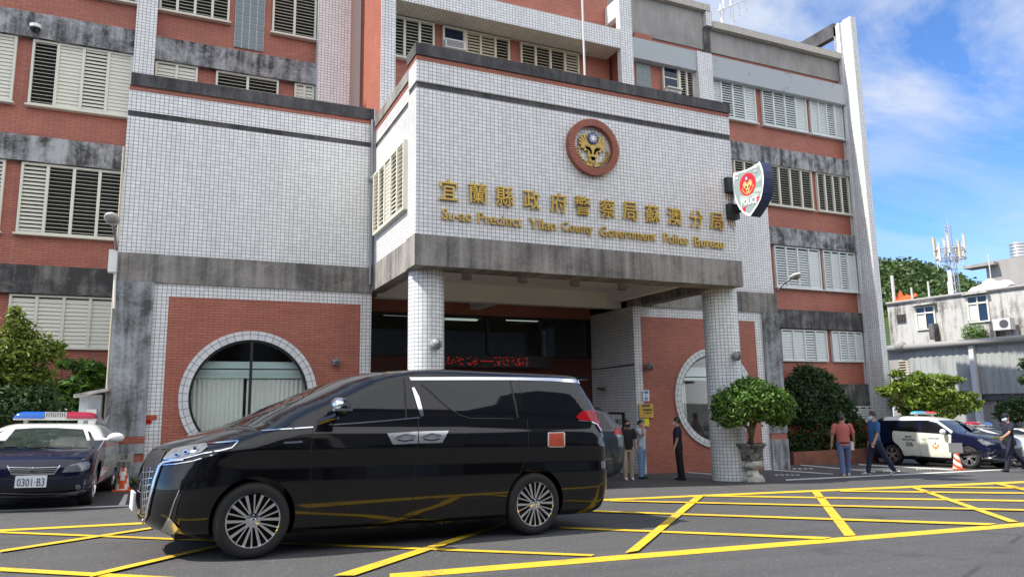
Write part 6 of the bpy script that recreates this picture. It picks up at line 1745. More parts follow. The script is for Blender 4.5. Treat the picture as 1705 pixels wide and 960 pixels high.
# utility box left of the wing, with its slanting roof and meter
Yu = YW - .35
x0, x1, z0, z1 = rectY((133, 657), (164, 728), Yu)
o = thing('utility_cabinet', 'grey utility cabinet with a slanting lid and meter box, left of the wing', 'cabinet', ((x0 + x1) / 2, Yu, gz(x0, Yu)))
m = MB(); m.box(x0, x1, Yu, Yu + .5, gz(x0, Yu) - .05, z1); m.build('cabinet_body', 'band_blue', o)
a, b = py(122, 661, Yu - .3), py(180, 650, Yu - .3)
m = MB(); m.prism([a, b, b + np.array((0, 0, .06)), a + np.array((0, 0, .06))], (0, 1.0, 0)); m.build('lid', 'house_white', o)
x0, x1, z0, z1 = rectY((144, 681), (158, 716), Yu - .2); m = MB(); m.box(x0, x1, Yu - .2, Yu - .002, z0, z1); m.build('meter_box', 'light_grey', o, uv=False)
m = MB()
for k in range(4): m.tube([(x1, Yu - .1, z0 + .2 + .05 * k), (x1 + .12 + .02 * k, Yu - .1, z0 + .12), (x1 + .22, Yu - .05, z0 + .3), (x1 + .24, Yu + .2, z0 + .6)], .010, n=6)
m.build('conduit', 'mid_grey', o, uv=False)
# urn with clipped tree
ug = gp(1253, 800.5)
urn = thing('stone_urn', 'weathered stone urn on a pedestal holding the round tree', 'urn', tuple(ug))
us = (np.dot(ug - EYE, _f) / FPX) * 1.055                       # metres per pixel there
prof = [(19, 0), (19, 5), (16.5, 4), (16.5, 8), (15, 9), (12, 11), (9.5, 15), (9, 18), (11, 19.5)]
m = MB(); m.lathe([(r_ * us, h * us) for r_, h in prof], tuple(ug), 36); m.build('pedestal', 'urn_stone', urn, smooth=True, angle=35)
m = MB(); P = []
for (r_, h) in ((9, 18), (13, 19.5), (17, 23), (18, 27), (17.2, 30.5), (16.2, 32)):
    P.append([(ug[0] + us * r_ * (1 + .045 * math.cos(18 * 2 * math.pi * j / 90)) * math.cos(2 * math.pi * j / 90), ug[1] + us * r_ * (1 + .045 * math.cos(18 * 2 * math.pi * j / 90)) * math.sin(2 * math.pi * j / 90), ug[2] + h * us) for j in range(90)])
m.grid(P, 0, True); m.build('fluted_bowl', 'urn_stone', urn, smooth=True)
m = MB(); P = []
for (r_, h) in ((16, 32), (17, 33), (17, 37), (18, 44), (19.5, 50), (22.5, 54), (25, 55.5), (25, 58), (22, 58.5), (20, 55)):
    P.append([(ug[0] + us * (r_ + (.9 * math.sin(9 * a_ + h * .35) * math.sin(h * .5) if 34 < h < 53 else 0)) * math.cos(a_), ug[1] + us * (r_ + (.9 * math.sin(9 * a_ + h * .35) * math.sin(h * .5) if 34 < h < 53 else 0)) * math.sin(a_), ug[2] + h * us) for a_ in (2 * math.pi * j / 72 for j in range(72))])
m.grid(P, 0, True); m.build('carved_bowl', 'urn_mossy', urn, smooth=True)
m = MB(); m.lathe([(20.5 * us, 0), (.01, .05)], (ug[0], ug[1], ug[2] + 55 * us), 24, cap=False); m.build('soil', 'bark', urn)
# roof aerial
ya = YM + .4
an_ = thing('roof_aerial', 'white television aerial on the roof above the porch', 'aerial', tuple(py(1203, 37, ya)))
m = MB(); m.bar(py(1203, 44, ya), py(1199, 8, ya), .045)
a, b = py(1194, 19.5, ya), py(1243, -2, ya + .0); m.bar(a, b, .035)
for u, l in ((.22, .55), (.46, .85), (.54, .75), (.74, .6), (.98, .5)):
    c_ = a + (b - a) * u; m.bar(c_ + np.array((0, 0, -l)), c_ + np.array((0, 0, l)), .03)
m.build('mast', 'sign_white', an_, uv=False)
# air conditioner boxes in the windows
for (x, y, Y_, lb) in ((755, 77, YC, 'air conditioner in the window above the middle of the porch'), (1116, 158, YM, 'air conditioner in the window near the right fin')):
    c = py(x, y, Y_ - .2); o = thing('air_conditioner', lb, 'air conditioner', tuple(c), group='window air conditioners')
    m = MB(); m.box(c[0] - .30, c[0] + .30, Y_ - .36, Y_ - .11, c[2] - .14, c[2] + .12); m.build('casing', 'light_grey', o, uv=False)
    m = MB()
    for k in range(5): m.box(c[0] - .26, c[0] + .26, Y_ - .366, Y_ - .361, c[2] - .10 + .04 * k, c[2] - .08 + .04 * k)
    m.build('grille', 'dark_grey', o, uv=False)
# ================================================================== plants
def leaves(mb, blobs, n, size, seed, shell=0.55, up=0.35, asp=0.45, noise=0.25):
    """n leaf blades spread through ellipsoids (cx, cy, cz, rx, ry, rz), thicker towards their skins, with gaps"""
    rg = np.random.default_rng(seed); vol = np.array([b[3] * b[4] * b[5] for b in blobs]) ** .67
    idx = rg.choice(len(blobs), n, p=vol / vol.sum()); Bm = np.array(blobs)[idx]
    d = rg.normal(size=(n, 3)); d /= np.linalg.norm(d, axis=1)[:, None]
    r_ = shell + (1 - shell) * rg.random(n) ** .6; r_ *= 1 + noise * (rg.random(n) - .6)
    lump = np.sin(d[:, 0] * 7 + idx) * np.sin(d[:, 1] * 6 + 2 * idx) * np.sin(d[:, 2] * 8 + idx); r_ *= 1 + .16 * lump
    P = Bm[:, :3] + d * r_[:, None] * Bm[:, 3:6]
    nrm = d * .6 + rg.normal(size=(n, 3)) * .7 + np.array((0, 0, up)); nrm /= np.linalg.norm(nrm, axis=1)[:, None]
    t = np.cross(nrm, rg.normal(size=(n, 3))); t /= np.linalg.norm(t, axis=1)[:, None]; b = np.cross(nrm, t)
    L = size * (.6 + .8 * rg.random(n)); Wd = L * asp
    q0 = P - t * L[:, None] * .5; q2 = P + t * L[:, None] * .5; fold = nrm * (L * .12)[:, None]
    q1 = P + b * Wd[:, None] * .5 + fold; q3 = P - b * Wd[:, None] * .5 + fold
    base = len(mb.v); V = np.stack([q0, q1, q2, q3], 1).reshape(-1, 3)
    mb.v += [tuple(p) for p in V]
    for i in range(n):
        k = base + 4 * i; mb.f.append((k, k + 1, k + 2, k + 3)); mb.mi.append(0); mb.uv.append(None)
    return mb
def crown(name, mb, mat, parent=None, loc=None): return mb.build(name, mat, parent, uv=False, fixn=False, loc=loc)
def twigs(base, blobs, seed, r0, parent, n=10, name='trunk', fork=.35):
    rg = random.Random(seed); m = MB(); base = np.array(base, float); c = np.mean(np.array(blobs)[:, :3], 0)
    f0 = base + (c - base) * fork; m.tube([base, base + (f0 - base) * .5 + np.array((.03, .02, 0)), f0], [r0, r0 * .85, r0 * .7], n=10)
    for k in range(n):
        b = blobs[k % len(blobs)]; e = np.array(b[:3]) + np.array([rg.uniform(-.6, .6) * b[3], rg.uniform(-.6, .6) * b[4], rg.uniform(-.2, .6) * b[5]])
        md = f0 + (e - f0) * .5 + np.array([rg.uniform(-.1, .1), rg.uniform(-.1, .1), .08]) * np.linalg.norm(e - f0) * .5
        m.tube([f0, md, e], [r0 * .5, r0 * .3, r0 * .1], n=6)
        for _ in range(2):
            e2 = md + np.array([rg.uniform(-1, 1) * b[3], rg.uniform(-1, 1) * b[4], rg.uniform(-.1, .7) * b[5]]) * .6; m.tube([md, e2], [r0 * .2, r0 * .05], n=5)
    return m.build(name, 'bark', parent, smooth=True, angle=60, uv=False)
def blob(x, y, Y, rx, rz, ry=None):
    """ellipsoid whose centre is seen at pixel x, y on the plane Y, radii in photo pixels"""
    c = py(x, y, Y); s_ = np.dot(c - EYE, _f) / FPX; return (c[0], c[1], c[2], rx * s_, (ry if ry else rx) * s_, rz * s_)
# round tree in the urn
Yt = ug[1] - .45
t_ = thing('potted_tree', 'round clipped leafy tree growing from the stone urn', 'tree', (ug[0], ug[1], ug[2] + 55 * us))
bl = [blob(1248, 668, Yt, 44, 36, 42), blob(1222, 675, Yt, 36, 34, 36), blob(1280, 670, Yt, 38, 32, 36), blob(1250, 648, Yt, 36, 20, 32), blob(1210, 690, Yt, 24, 22, 24), blob(1296, 688, Yt, 26, 22, 26), blob(1308, 672, Yt, 16, 18, 18), blob(1196, 672, Yt, 12, 16, 14)]
m = MB(); leaves(m, bl, 8500, .105, 3, .62, .45); leaves(m, bl, 2500, .10, 4, .25, .4); crown('crown', m, 'leaf_ficus', t_)
m = MB(); bs = ug + np.array((0, 0, 54 * us)); tp = [py(x, y, Yt) for x, y in ((1251, 726), (1256, 705), (1238, 700), (1262, 692), (1268, 690))]
m.tube([bs, tp[0], tp[1]], [.075, .06, .05], n=10); m.tube([tp[0], py(1246, 712, Yt), py(1232, 700, Yt), py(1215, 685, Yt)], [.05, .045, .04, .015], n=8); m.tube([tp[1], py(1264, 694, Yt), py(1290, 680, Yt)], [.045, .035, .012], n=8)
m.tube([tp[0], py(1250, 695, Yt), py(1249, 660, Yt)], [.04, .035, .012], n=8); m.tube([py(1238, 706, Yt), py(1222, 700, Yt - .2), py(1200, 695, Yt - .3)], [.025, .02, .01], n=6)
m.build('trunk', 'bark', t_, smooth=True, uv=False)
# hedge in its brick planter
Yh = YM - 1.05
hx0, hx1 = py(1314, 720, Yh)[0], py(1446, 720, Yh)[0]
hz0 = gz((hx0 + hx1) / 2, Yh); hzt = py(1380, 706, Yh)[2]; zw = py(1380, 749, Yh - .12)[2]
pw = thing('brick_planter', 'low brown brick planter wall holding the flowering hedge', 'planter', ((hx0 + hx1) / 2, Yh, hz0))
m = MB(); m.box(hx0 - .02, hx1 + .25, Yh - .15, Yh + .03, hz0 - .5, zw); m.box(hx1 + .07, hx1 + .25, Yh + .03, YM - .2, hz0 - .5, zw); m.build('planter_wall', 'planter_brick', pw)
m = MB(); m.add([(hx0, Yh + .03, zw - .06), (hx1 + .07, Yh + .03, zw - .06), (hx1 + .07, YM - .2, zw - .06), (hx0, YM - .2, zw - .06)], [(0, 1, 2, 3)]); m.build('soil', 'bark', pw)
hd = thing('hedge', 'dark clipped hedge with small red flowers above the brick planter', 'hedge', ((hx0 + hx1) / 2, Yh + .3, zw))
bl = []
nseg = 10
for k in range(nseg):
    cx_ = hx0 + (hx1 - hx0) * (k + .5) / nseg
    for zc_ in (zw + .12, zw + (hzt - zw) * .45, hzt - .30): bl.append((cx_, Yh + .30, zc_, (hx1 - hx0) / nseg * .85, .42, (hzt - zw) * .30))
m = MB(); leaves(m, bl, 9500, .11, 7, .55, .3); crown('foliage', m, 'leaf_hedge', hd)
m = MB(); rg = random.Random(5)
fl = []
for k in range(60):
    fl.append((hx0 + (hx1 - hx0) * rg.random() ** 1.3, Yh - .10 + rg.uniform(-.05, .12), zw + (hzt - zw) * rg.choice((rg.uniform(.75, 1.02), rg.uniform(.1, 1))), .06, .05, .05))
leaves(m, fl, 380, .042, 9, .3, .3, .8); structure(crown('flowers', m, 'flower_red', hd), 'stuff')
# dark tree behind the hedge, lighter tree by the end column
def tree(name, label, blobs, n, size, mat, seed, foot, r0=.09, shell=.5, asp=.45, group=None, nt=12, up=.35):
    o = thing(name, label, 'tree', tuple(foot), group=group)
    m = MB(); leaves(m, blobs, int(n * .8), size, seed, shell, up, asp, .4); leaves(m, blobs, int(n * .2), size, seed + 1, .1, up, asp); crown('crown', m, mat, o)
    twigs(foot, blobs, seed, r0, o, nt); return o
Y1 = YM - .75
ft = lambda x, Y: (py(x, 700, Y)[0], Y, gz(py(x, 700, Y)[0], Y))
tree('dark_tree', 'dense dark green tree standing behind the hedge', [blob(1350, 640, Y1, 38, 32, 30), blob(1330, 665, Y1, 28, 34, 28), blob(1372, 668, Y1, 30, 34, 28), blob(1345, 690, Y1, 36, 26, 26), blob(1340, 622, Y1, 22, 16, 20), blob(1368, 632, Y1, 22, 18, 20), blob(1386, 650, Y1, 18, 14, 16), blob(1322, 640, Y1, 18, 14, 16), blob(1398, 664, Y1, 14, 12, 14)], 7500, .17, 'leaf_dark', 21, ft(1348, Y1))
tree('dark_shrub', 'loose dark shrub in front of the lowest shuttered vent', [blob(1405, 680, Y1, 22, 22, 20), blob(1420, 700, Y1, 20, 14, 18), blob(1390, 690, Y1, 18, 20, 18)], 1500, .16, 'leaf_dark', 23, ft(1405, Y1), .05)
Y2 = YM - 1.5
bl = [blob(1545, 652, Y2, 42, 26, 32), blob(1520, 668, Y2, 40, 20, 30), blob(1575, 668, Y2, 40, 22, 30), blob(1505, 642, Y2, 26, 12, 22), blob(1530, 632, Y2, 22, 14, 20), blob(1565, 634, Y2, 26, 12, 20), blob(1600, 678, Y2, 34, 10, 22), blob(1478, 652, Y2, 18, 9, 16), blob(1545, 688, Y2, 60, 14, 30), blob(1608, 658, Y2, 26, 6, 16), blob(1494, 622, Y2, 14, 6, 10), blob(1590, 632, Y2, 22, 5, 10), blob(1624, 672, Y2, 14, 8, 12)]
tree('lime_tree', 'bright yellow green tree behind the police off-roader', bl, 5200, .27, 'leaf_lime', 31, ft(1545, Y2), .11, .35, .36, nt=26)
Y3 = YM - 1
bl = [blob(1690, 676, Y3, 26, 16, 22), blob(1672, 682, Y3, 16, 10, 14), blob(1706, 684, Y3, 26, 16, 20), blob(1682, 692, Y3, 30, 10, 20)]
tree('green_shrub', 'mid green bush beside the shed wall behind the officer', bl, 2200, .20, 'leaf_hedge', 41, ft(1690, Y3), .07, .4, nt=10)
Y4 = 16.5
bl = [blob(1712, 606, Y4, 18, 12, 14), blob(1706, 632, Y4, 10, 8, 10), blob(1730, 590, Y4, 20, 16, 18), blob(1735, 630, Y4, 26, 24, 20)]
tree('leaning_tree', 'dark leafy branch tips reaching in at the right edge', bl, 900, .21, 'leaf_dark', 43, ft(1740, Y4), .09, .4, nt=8)
# left: light tree, dark undergrowth, glossy shrub
Yl = 18.2
bl = [blob(20, 640, Yl, 46, 36, 30), blob(60, 630, Yl, 34, 26, 24), blob(10, 590, Yl, 52, 40, 38), blob(48, 580, Yl, 40, 34, 30), blob(28, 545, Yl, 26, 26, 22), blob(78, 588, Yl, 30, 18, 22), blob(-30, 610, Yl, 60, 60, 40), blob(24, 523, Yl, 12, 14, 12), blob(96, 574, Yl, 14, 8, 10), blob(10, 625, Yl, 46, 22, 30)]
tree('yellow_green_tree', 'yellow green leafy tree at the left edge against the white shutters', bl, 7600, .115, 'leaf_left', 51, (py(-10, 700, Yl)[0], Yl, gz(-5, Yl)), .10, .35, nt=22)
bl = [blob(20, 672, Yl - .5, 46, 34, 28), blob(66, 664, Yl - .3, 36, 28, 24), blob(-30, 680, Yl - .4, 50, 44, 28), blob(45, 700, Yl + .2, 60, 30, 26), blob(90, 690, Yl + .6, 34, 26, 24)]
tree('undergrowth_bush', 'dark tangled bush in the shade behind the police saloon', bl, 4200, .13, 'leaf_dark', 53, (py(25, 700, Yl + .8)[0], Yl + .8, gz(-4, Yl)), .06, .2, nt=24)
Yg = YM - .7
bl = [blob(118, 655, Yg, 36, 26, 24), blob(100, 672, Yg, 44, 24, 26), blob(148, 612, Yg, 22, 14, 14), blob(110, 606, Yg, 18, 8, 12), blob(165, 625, Yg, 18, 16, 14), blob(135, 640, Yg, 30, 18, 20), blob(85, 690, Yg, 50, 20, 20)]
tree('glossy_shrub', 'broad leaved glossy shrub growing up the wall beside the utility cabinet', bl, 2300, .20, 'leaf_ficus', 55, (py(125, 700, Yg)[0], Yg, gz(-3, Yg)), .05, .25, .55, nt=18)
m = MB(); bl = [(gp(x, y)[0], gp(x, y)[1] , gp(x, y)[2] + .10, .22, .18, .14) for x, y in ((183, 813), (190, 814), (197, 812), (216, 813), (222, 812), (178, 812))]
leaves(m, bl, 420, .10, 61, .3, .6); w_ = crown('weeds', m, 'leaf_ficus', None, loc=tuple(np.mean(np.array(m.v), 0))); structure(w_, 'stuff')

# ================================================================== beyond the station: shed, house, tower, hill
dirY = ray(120, 690); dirY[2] = 0; dirY /= np.linalg.norm(dirY); nS = np.array((dirY[1], -dirY[0], 0.0))    # along the walls, and their facing
def on_plane(P0): return lambda x, y: pl(x, y, P0, nS)
g0 = ray(1510, 700); g0 = EYE + g0 * (38.0 / np.dot(g0, _f)); S_ = on_plane(g0)
def quad_wall(parent, name, mat, pts, thick=.2):
    m = MB(); m.prism(pts, -nS * thick * (1 if np.dot(nS, EYE - pts[0]) > 0 else -1)); return m.build(name, mat, parent)
if np.dot(nS, EYE - g0) < 0: nS = -nS
zt1, zb1_ = S_(1508, 579)[2], S_(1640, 655)[2]
def S2(x, z, off=0.0):
    p = S_(x, 640); p = np.array(p); p[2] = z; return p + nS * off
ztop = S_(1508, 579)[2]
gS = gz(g0[0], g0[1]) - .5
sh_ = thing('metal_shed', 'pale ribbed metal shed with a grey end wall, to the right of the station', 'shed', (S2(1560, gS)[0], S2(1560, gS)[1], gS))
m = MB(); xa = 1512; A0, A1 = S2(xa, 0), S2(1790, 0); Ln_ = np.linalg.norm((A1 - A0)[:2]); dd = (A1 - A0) / Ln_; nrib = int(Ln_ / .32)
P = []
for k in range(nrib * 6 + 1):
    u = k / (nrib * 6) * Ln_; f_ = k % 6; off = (.03, .03, .03, .0, -.0, .0)[f_]
    q = A0 + dd * u + nS * (off + .02)
    P.append([(q[0], q[1], zb1_), (q[0], q[1], ztop)])
m.grid(P); m.build('ribbed_sheet', 'shed_sheet', sh_)
m = MB()
for u in (.56,):
    q = S2(1627, 0, .09); m.box(q[0] - .12, q[0] + .12, q[1] - .12, q[1] + .12, gS, ztop)
m.build('downpipe', 'light_grey', sh_)
e0, e1 = S2(1484, 0), S2(1512, 0)
quad_wall(sh_, 'end_wall', 'house_grey', [(e0[0], e0[1], gS), (e1[0], e1[1], gS), (e1[0], e1[1], ztop), (e0[0], e0[1], ztop)])
e2 = S2(1790, 0)
quad_wall(sh_, 'lower_wall', 'plaster_grey', [tuple(S2(1512, gS, -.25)), tuple(S2(1790, gS, -.25)), tuple(S2(1790, zb1_ - .0, -.25)), tuple(S2(1512, zb1_ - .0, -.25))])
quad_wall(sh_, 'dark_rail', 'dark_grey', [tuple(S2(1512, zb1_ - .30, -.1)), tuple(S2(1790, zb1_ - .30, -.1)), tuple(S2(1790, zb1_ - .01, -.1)), tuple(S2(1512, zb1_ - .01, -.1))])
m = MB(); gpts = [S2(1478, ztop + .02, .25), S2(1790, ztop + .02, .25)]; m.tube(gpts, .16, n=10); m.sphere(tuple(S2(1510, ztop + .1, .25)), .3); m.build('gutter', 'plaster_grey', sh_, smooth=True, uv=False)
a_, b_ = S_(1501, 602), S_(1518.5, 626)
m = MB(); va, vb = S2(1500.5, 0, .06), S2(1518.5, 0, .06); zt2, zb2 = a_[2], b_[2] - .3
for k in range(9):
    z = zb2 + (zt2 - zb2) * k / 8; m.prism([(va[0], va[1], z), (vb[0], vb[1], z), (vb[0], vb[1], z + .05), (va[0], va[1], z + .05)], -nS * .06)
vo = m.build('vent', 'shutter_tan', sh_, uv=False); m = MB(); q = nS * -.045
m.add([tuple(np.array((va[0], va[1], zb2)) + q), tuple(np.array((vb[0], vb[1], zb2)) + q), tuple(np.array((vb[0], vb[1], zt2)) + q), tuple(np.array((va[0], va[1], zt2)) + q)], [(0, 1, 2, 3)]); m.build('backing', 'dark_void', vo, uv=False)
# white concrete house behind it
h0 = EYE + ray(1480, 600) * (44.0 / np.dot(ray(1480, 600), _f)); H_ = on_plane(h0)
def H2(x, z, off=0.0):
    p = np.array(H_(x, 560)); p[2] = z; return p + nS * off
zr = H_(1490, 505)[2]; zf = gz(h0[0], h0[1]) - .5
ho = thing('white_house', 'stained white concrete house above the shed', 'house', (H2(1560, zf)[0], H2(1560, zf)[1], zf))
quad_wall(ho, 'wall', 'house_white', [tuple(H2(1482, zf)), tuple(H2(1800, zf)), tuple(H2(1800, zr)), tuple(H2(1482, zr))], 7.0)
m = MB(); m.tube([H2(1482, zr + .03, .05), H2(1800, zr + .03, .05)], .10, n=6); m.build('roof_edge', 'plaster_grey', ho, uv=False)
for (xa, xb2, y0, y1, yy0, yy1) in ((1529, 1562, 511, 550, 507, 547), (1617, 1653, 492, 538, 489, 534)):
    zt3, zb3_ = H_((xa + xb2) / 2, (y0 + yy0) / 2)[2], H_((xa + xb2) / 2, (y1 + yy1) / 2)[2]
    def fq(m, u0, u1, v0, v1, o0, o1):
        pa, pb = H2(xa, 0), H2(xb2, 0); z0_, z1_ = zb3_ + (zt3 - zb3_) * v0, zb3_ + (zt3 - zb3_) * v1; A = pa + (pb - pa) * u0 + nS * o1; Bv = pa + (pb - pa) * u1 + nS * o1
        m.prism([(A[0], A[1], z0_), (Bv[0], Bv[1], z0_), (Bv[0], Bv[1], z1_), (A[0], A[1], z1_)], -nS * (o1 - o0))
    m = MB()
    for b_ in ((0, 1, 0, .05), (0, 1, .95, 1), (0, .07, .05, .95), (.93, 1, .05, .95), (.47, .53, .05, .95), (.07, .93, .68, .74)): fq(m, *b_, .0, .09)
    wo = m.build('window', 'shutter_cream', ho, uv=False)
    m = MB(); fq(m, .06, .94, .05, .95, .005, .03); m.build('pane', 'tint_blue', wo, uv=False)
    m = MB(); fq(m, .08, .46, .07, .66, .031, .04); m.build('blind', 'light_grey', wo, uv=False)
    m = MB(); fq(m, -.08, 1.08, 1.04, 1.12, .0, .35); m.build('hood', 'house_white', ho)
m = MB(); qa, qb = H2(1498, 0), H2(1511, 0); z0_, z1_ = H_(1504, 537)[2], H_(1504, 523)[2]
for k in range(6):
    u = k / 5; p = qa + (qb - qa) * u + nS * .05; m.bar((p[0], p[1], z0_), (p[0], p[1], z1_), .04, n=5)
gi = m.build('barred_opening', 'dark_grey', ho, uv=False)
m = MB(); m.add([tuple(np.array((qa[0], qa[1], z0_)) + nS * .01), tuple(np.array((qb[0], qb[1], z0_)) + nS * .01), tuple(np.array((qb[0], qb[1], z1_)) + nS * .01), tuple(np.array((qa[0], qa[1], z1_)) + nS * .01)], [(0, 1, 2, 3)]); m.build('backing', 'dark_void', gi, uv=False)
for x in (1560, 1662):
    m = MB(); p = H2(x, H_(x, 552)[2], .25); m.obox(p, dirY * .14, nS * .25, (0, 0, .45)); m.build('wall_stub', 'concrete_black', ho)
def small(name, label, cat, mb, mat, **kw): return tag_obj(name, label, cat, mb, mat, **kw)
p = H2(1682, H_(1682, 540)[2], .5); acu = thing('condenser_unit', 'white outdoor condenser unit on the ledge of the white house', 'air conditioner', tuple(p))
m = MB(); m.obox(p, dirY * .42, nS * .25, (0, 0, .30)); m.build('casing', 'light_grey', acu, uv=False)
m = MB(); c = p + nS * .255; m.prism([tuple(c + dirY * .22 * math.cos(t) - dirY * .12 + np.array((0, 0, .22 * math.sin(t)))) for t in np.linspace(0, 6.283, 24)[:-1]], nS * -.01); m.build('fan_grille', 'dark_grey', acu, uv=False)
m = MB()
for x in (1622, 1640):
    p = H2(x, H_(x, 563)[2], .5); leaves(m, [(p[0], p[1], p[2] + .3, .4, .3, .5)], 260, .35, int(x), .3, .9, .12)
w_ = crown('roof_weeds', m, 'leaf_ficus', None, loc=tuple(np.mean(np.array(m.v), 0))); structure(w_, 'stuff')
# roof room and water tank
r0 = EYE + ray(1660, 430) * (49.0 / np.dot(ray(1660, 430), _f)); RR = on_plane(r0)
def R2(x, z, off=0.0):
    p = np.array(RR(x, 440)); p[2] = z; return p + nS * off
zrt = RR(1690, 428)[2]; zrb = RR(1690, 480)[2]
rf = thing('roof_room', 'plain grey concrete roof room behind the white house, under the tank', 'building', tuple(R2(1680, zf)))
quad_wall(rf, 'wall', 'house_grey', [tuple(R2(1641, zf)), tuple(R2(1860, zf)), tuple(R2(1860, zrt)), tuple(R2(1641, zrt))], 5.0)
m = MB(); za_ = RR(1640, 442)[2]; m.obox(R2(1636, za_, .0), dirY * 1.0, nS * .6, (0, 0, .10)); m.build('canopy', 'house_grey', rf)
ctr = R2(1670.5, zrt, -2.2); tw_ = thing('water_tank', 'ribbed steel water tank on the grey roof room', 'water tank', tuple(ctr)); ts_ = np.dot(ctr - EYE, _f) / FPX
m = MB(); pr = [(.01, 0)]
for k in range(31): pr.append(((11.2 + .55 * math.sin(k / 30 * 5.5 * 2 * math.pi)) * ts_, k / 30 * 29 * ts_))
pr += [(9 * ts_, 30.5 * ts_), (.01, 31 * ts_)]
m.lathe(pr, tuple(ctr + np.array((0, 0, .1))), 32); m.build('tank_body', 'galvanised', tw_, smooth=True, angle=50, uv=False)
m = MB(); m.bar(ctr + np.array((11.5 * ts_, 0, -.5)), ctr + np.array((11.5 * ts_, 0, 32 * ts_)), .05); m.build('pipe', 'light_grey', tw_, uv=False)
# cell tower
T0 = EYE + ray(1585, 470) * (75.0 / np.dot(ray(1585, 470), _f)); Yw = T0[1]; ts_ = 75.0 / FPX
def TP(x, y): return py(x, y, Yw)
tz = TP(1589, 480)
tow = thing('antenna_mast', 'tall steel lattice antenna mast rising behind the white house', 'mast', (tz[0], tz[1], gz(tz[0], tz[1])))
m = MB(); za0, zt0 = gz(tz[0], tz[1]), TP(1581, 408)[2]; c0_ = np.array((tz[0], tz[1]))
def leg(k, z): 
    w = .75 - .35 * (z - za0) / (zt0 - za0); a = math.pi / 4 + k * math.pi / 2; return np.array((c0_[0] - .0 + w * math.cos(a), c0_[1] + w * math.sin(a), z))
nl = 24
for k in range(4):
    for i in range(nl):
        z0_, z1_ = za0 + (zt0 - za0) * i / nl, za0 + (zt0 - za0) * (i + 1) / nl
        m.bar(leg(k, z0_), leg(k, z1_), .038, n=5); m.bar(leg(k, z0_), leg(k + 1, z1_), .02, n=4); m.bar(leg(k + 1, z0_), leg(k, z1_), .02, n=4); m.bar(leg(k, z1_), leg(k + 1, z1_), .022, n=4)
zt9 = TP(1575, 374)[2]
for k in range(4):
    a = math.pi / 4 + k * math.pi / 2
    p = lambda z: np.array((c0_[0] + .30 * math.cos(a), c0_[1] + .30 * math.sin(a), z)); q = lambda z: np.array((c0_[0] + .30 * math.cos(a + math.pi / 2), c0_[1] + .30 * math.sin(a + math.pi / 2), z))
    for i in range(6):
        z0_, z1_ = zt0 + (zt9 - zt0) * i / 6, zt0 + (zt9 - zt0) * (i + 1) / 6; m.bar(p(z0_), p(z1_), .032, n=5); m.bar(p(z0_), q(z1_), .018, n=4); m.bar(q(z0_), p(z1_), .018, n=4)
m.bar((c0_[0], c0_[1], zt9), (c0_[0], c0_[1], zt9 + .6), .04); m.build('lattice', 'galvanised', tow, uv=False)
m = MB()
for zz in (TP(1585, 416)[2], TP(1585, 431)[2]):
    rr_ = 23 * ts_; pts = [(c0_[0] + rr_ * math.cos(2 * math.pi * j / 6 + .3), c0_[1] + rr_ * math.sin(2 * math.pi * j / 6 + .3), zz) for j in range(7)]
    m.tube(pts, .06, n=5)
    for j in range(3): m.bar(pts[2 * j], (c0_[0], c0_[1], zz), .05, n=5)
m.build('platform_ring', 'galvanised', tow, uv=False)
for j in range(9):
    a = 2 * math.pi * j / 9 + .2; rr_ = 22 * ts_; m = MB(); cx_, cy_ = c0_[0] + rr_ * math.cos(a), c0_[1] + rr_ * math.sin(a); zc_ = TP(1585, 418)[2] + (.5 if j % 2 else -.2)
    w = .06 if j % 3 else .12
    m.box(cx_ - w, cx_ + w, cy_ - .08, cy_ + .08, zc_ - .9, zc_ + .95); m.bar((cx_, cy_ + .15, zc_ - 1.5), (cx_, cy_ + .15, zc_ + 1.2), .05, n=5); m.build('panel_antenna', 'light_grey' if j % 3 else 'shutter_tan', tow, uv=False)
# poles and tarpaulin on the white house roof
for k, (x, yt, yb_, r_, lb) in enumerate(((1571.5, 452, 486, .10, 'thick white pole on the white house roof beside the mast'), (1476, 460, 500, .09, 'white post at the left end of the white house roof'), (1534, 470, 489, .05, 'thin grey post in the middle of the white house roof'), (1567, 470, 485, .04, 'thinnest grey rod beside the thick white pole'), (1638, 424, 472, .03, 'thin aerial rod rising beside the grey roof room'), (1506, 480, 496, .05, 'short grey post beside the orange tarpaulin'))):
    a = np.array(H_(x, yb_)) - nS * .8; b = np.array(a); b[2] = pl(x, yt, a, nS)[2]; m = MB(); m.bar(a - np.array((0, 0, .5)), b, r_, n=8); small('roof_pole', lb, 'pole', m, 'light_grey' if k else 'sign_white', group='poles on the white house roof')
m = MB(); a = np.array(H_(1488, 494)) - nS * .6; P = []
for i in range(9):
    P.append([tuple(a + dirY * (i - 4) * .17 + np.array((0, 0, -.3 + j * .08 + .08 * math.sin(i * 2.1 + j) + (.4 if (i == 6 and j > 4) else 0))) - nS * (.12 * j + .1 * math.sin(i * 1.7))) for j in range(7)])
m.grid(P); small('tarpaulin', 'crumpled orange tarpaulin on the roof corner of the white house', 'tarpaulin', m, 'orange', smooth=True)
m = MB(); a = np.array(H_(1622, 470)) - nS * 1.2; P = []
for i in range(11): P.append([tuple(a + dirY * (i - 5) * .2 + np.array((0, 0, -.3 + (.6 + .12 * math.sin(i * 1.3)) * math.sin(math.pi * j / 8) * math.sin(math.pi * (i + .5) / 11.5) ** .5)) - nS * (j * .22)) for j in range(9)])
m.grid(P); small('white_sheet', 'heaped white plastic sheet on the white house roof next to the grey roof room', 'plastic sheet', m, 'sign_white', smooth=True)
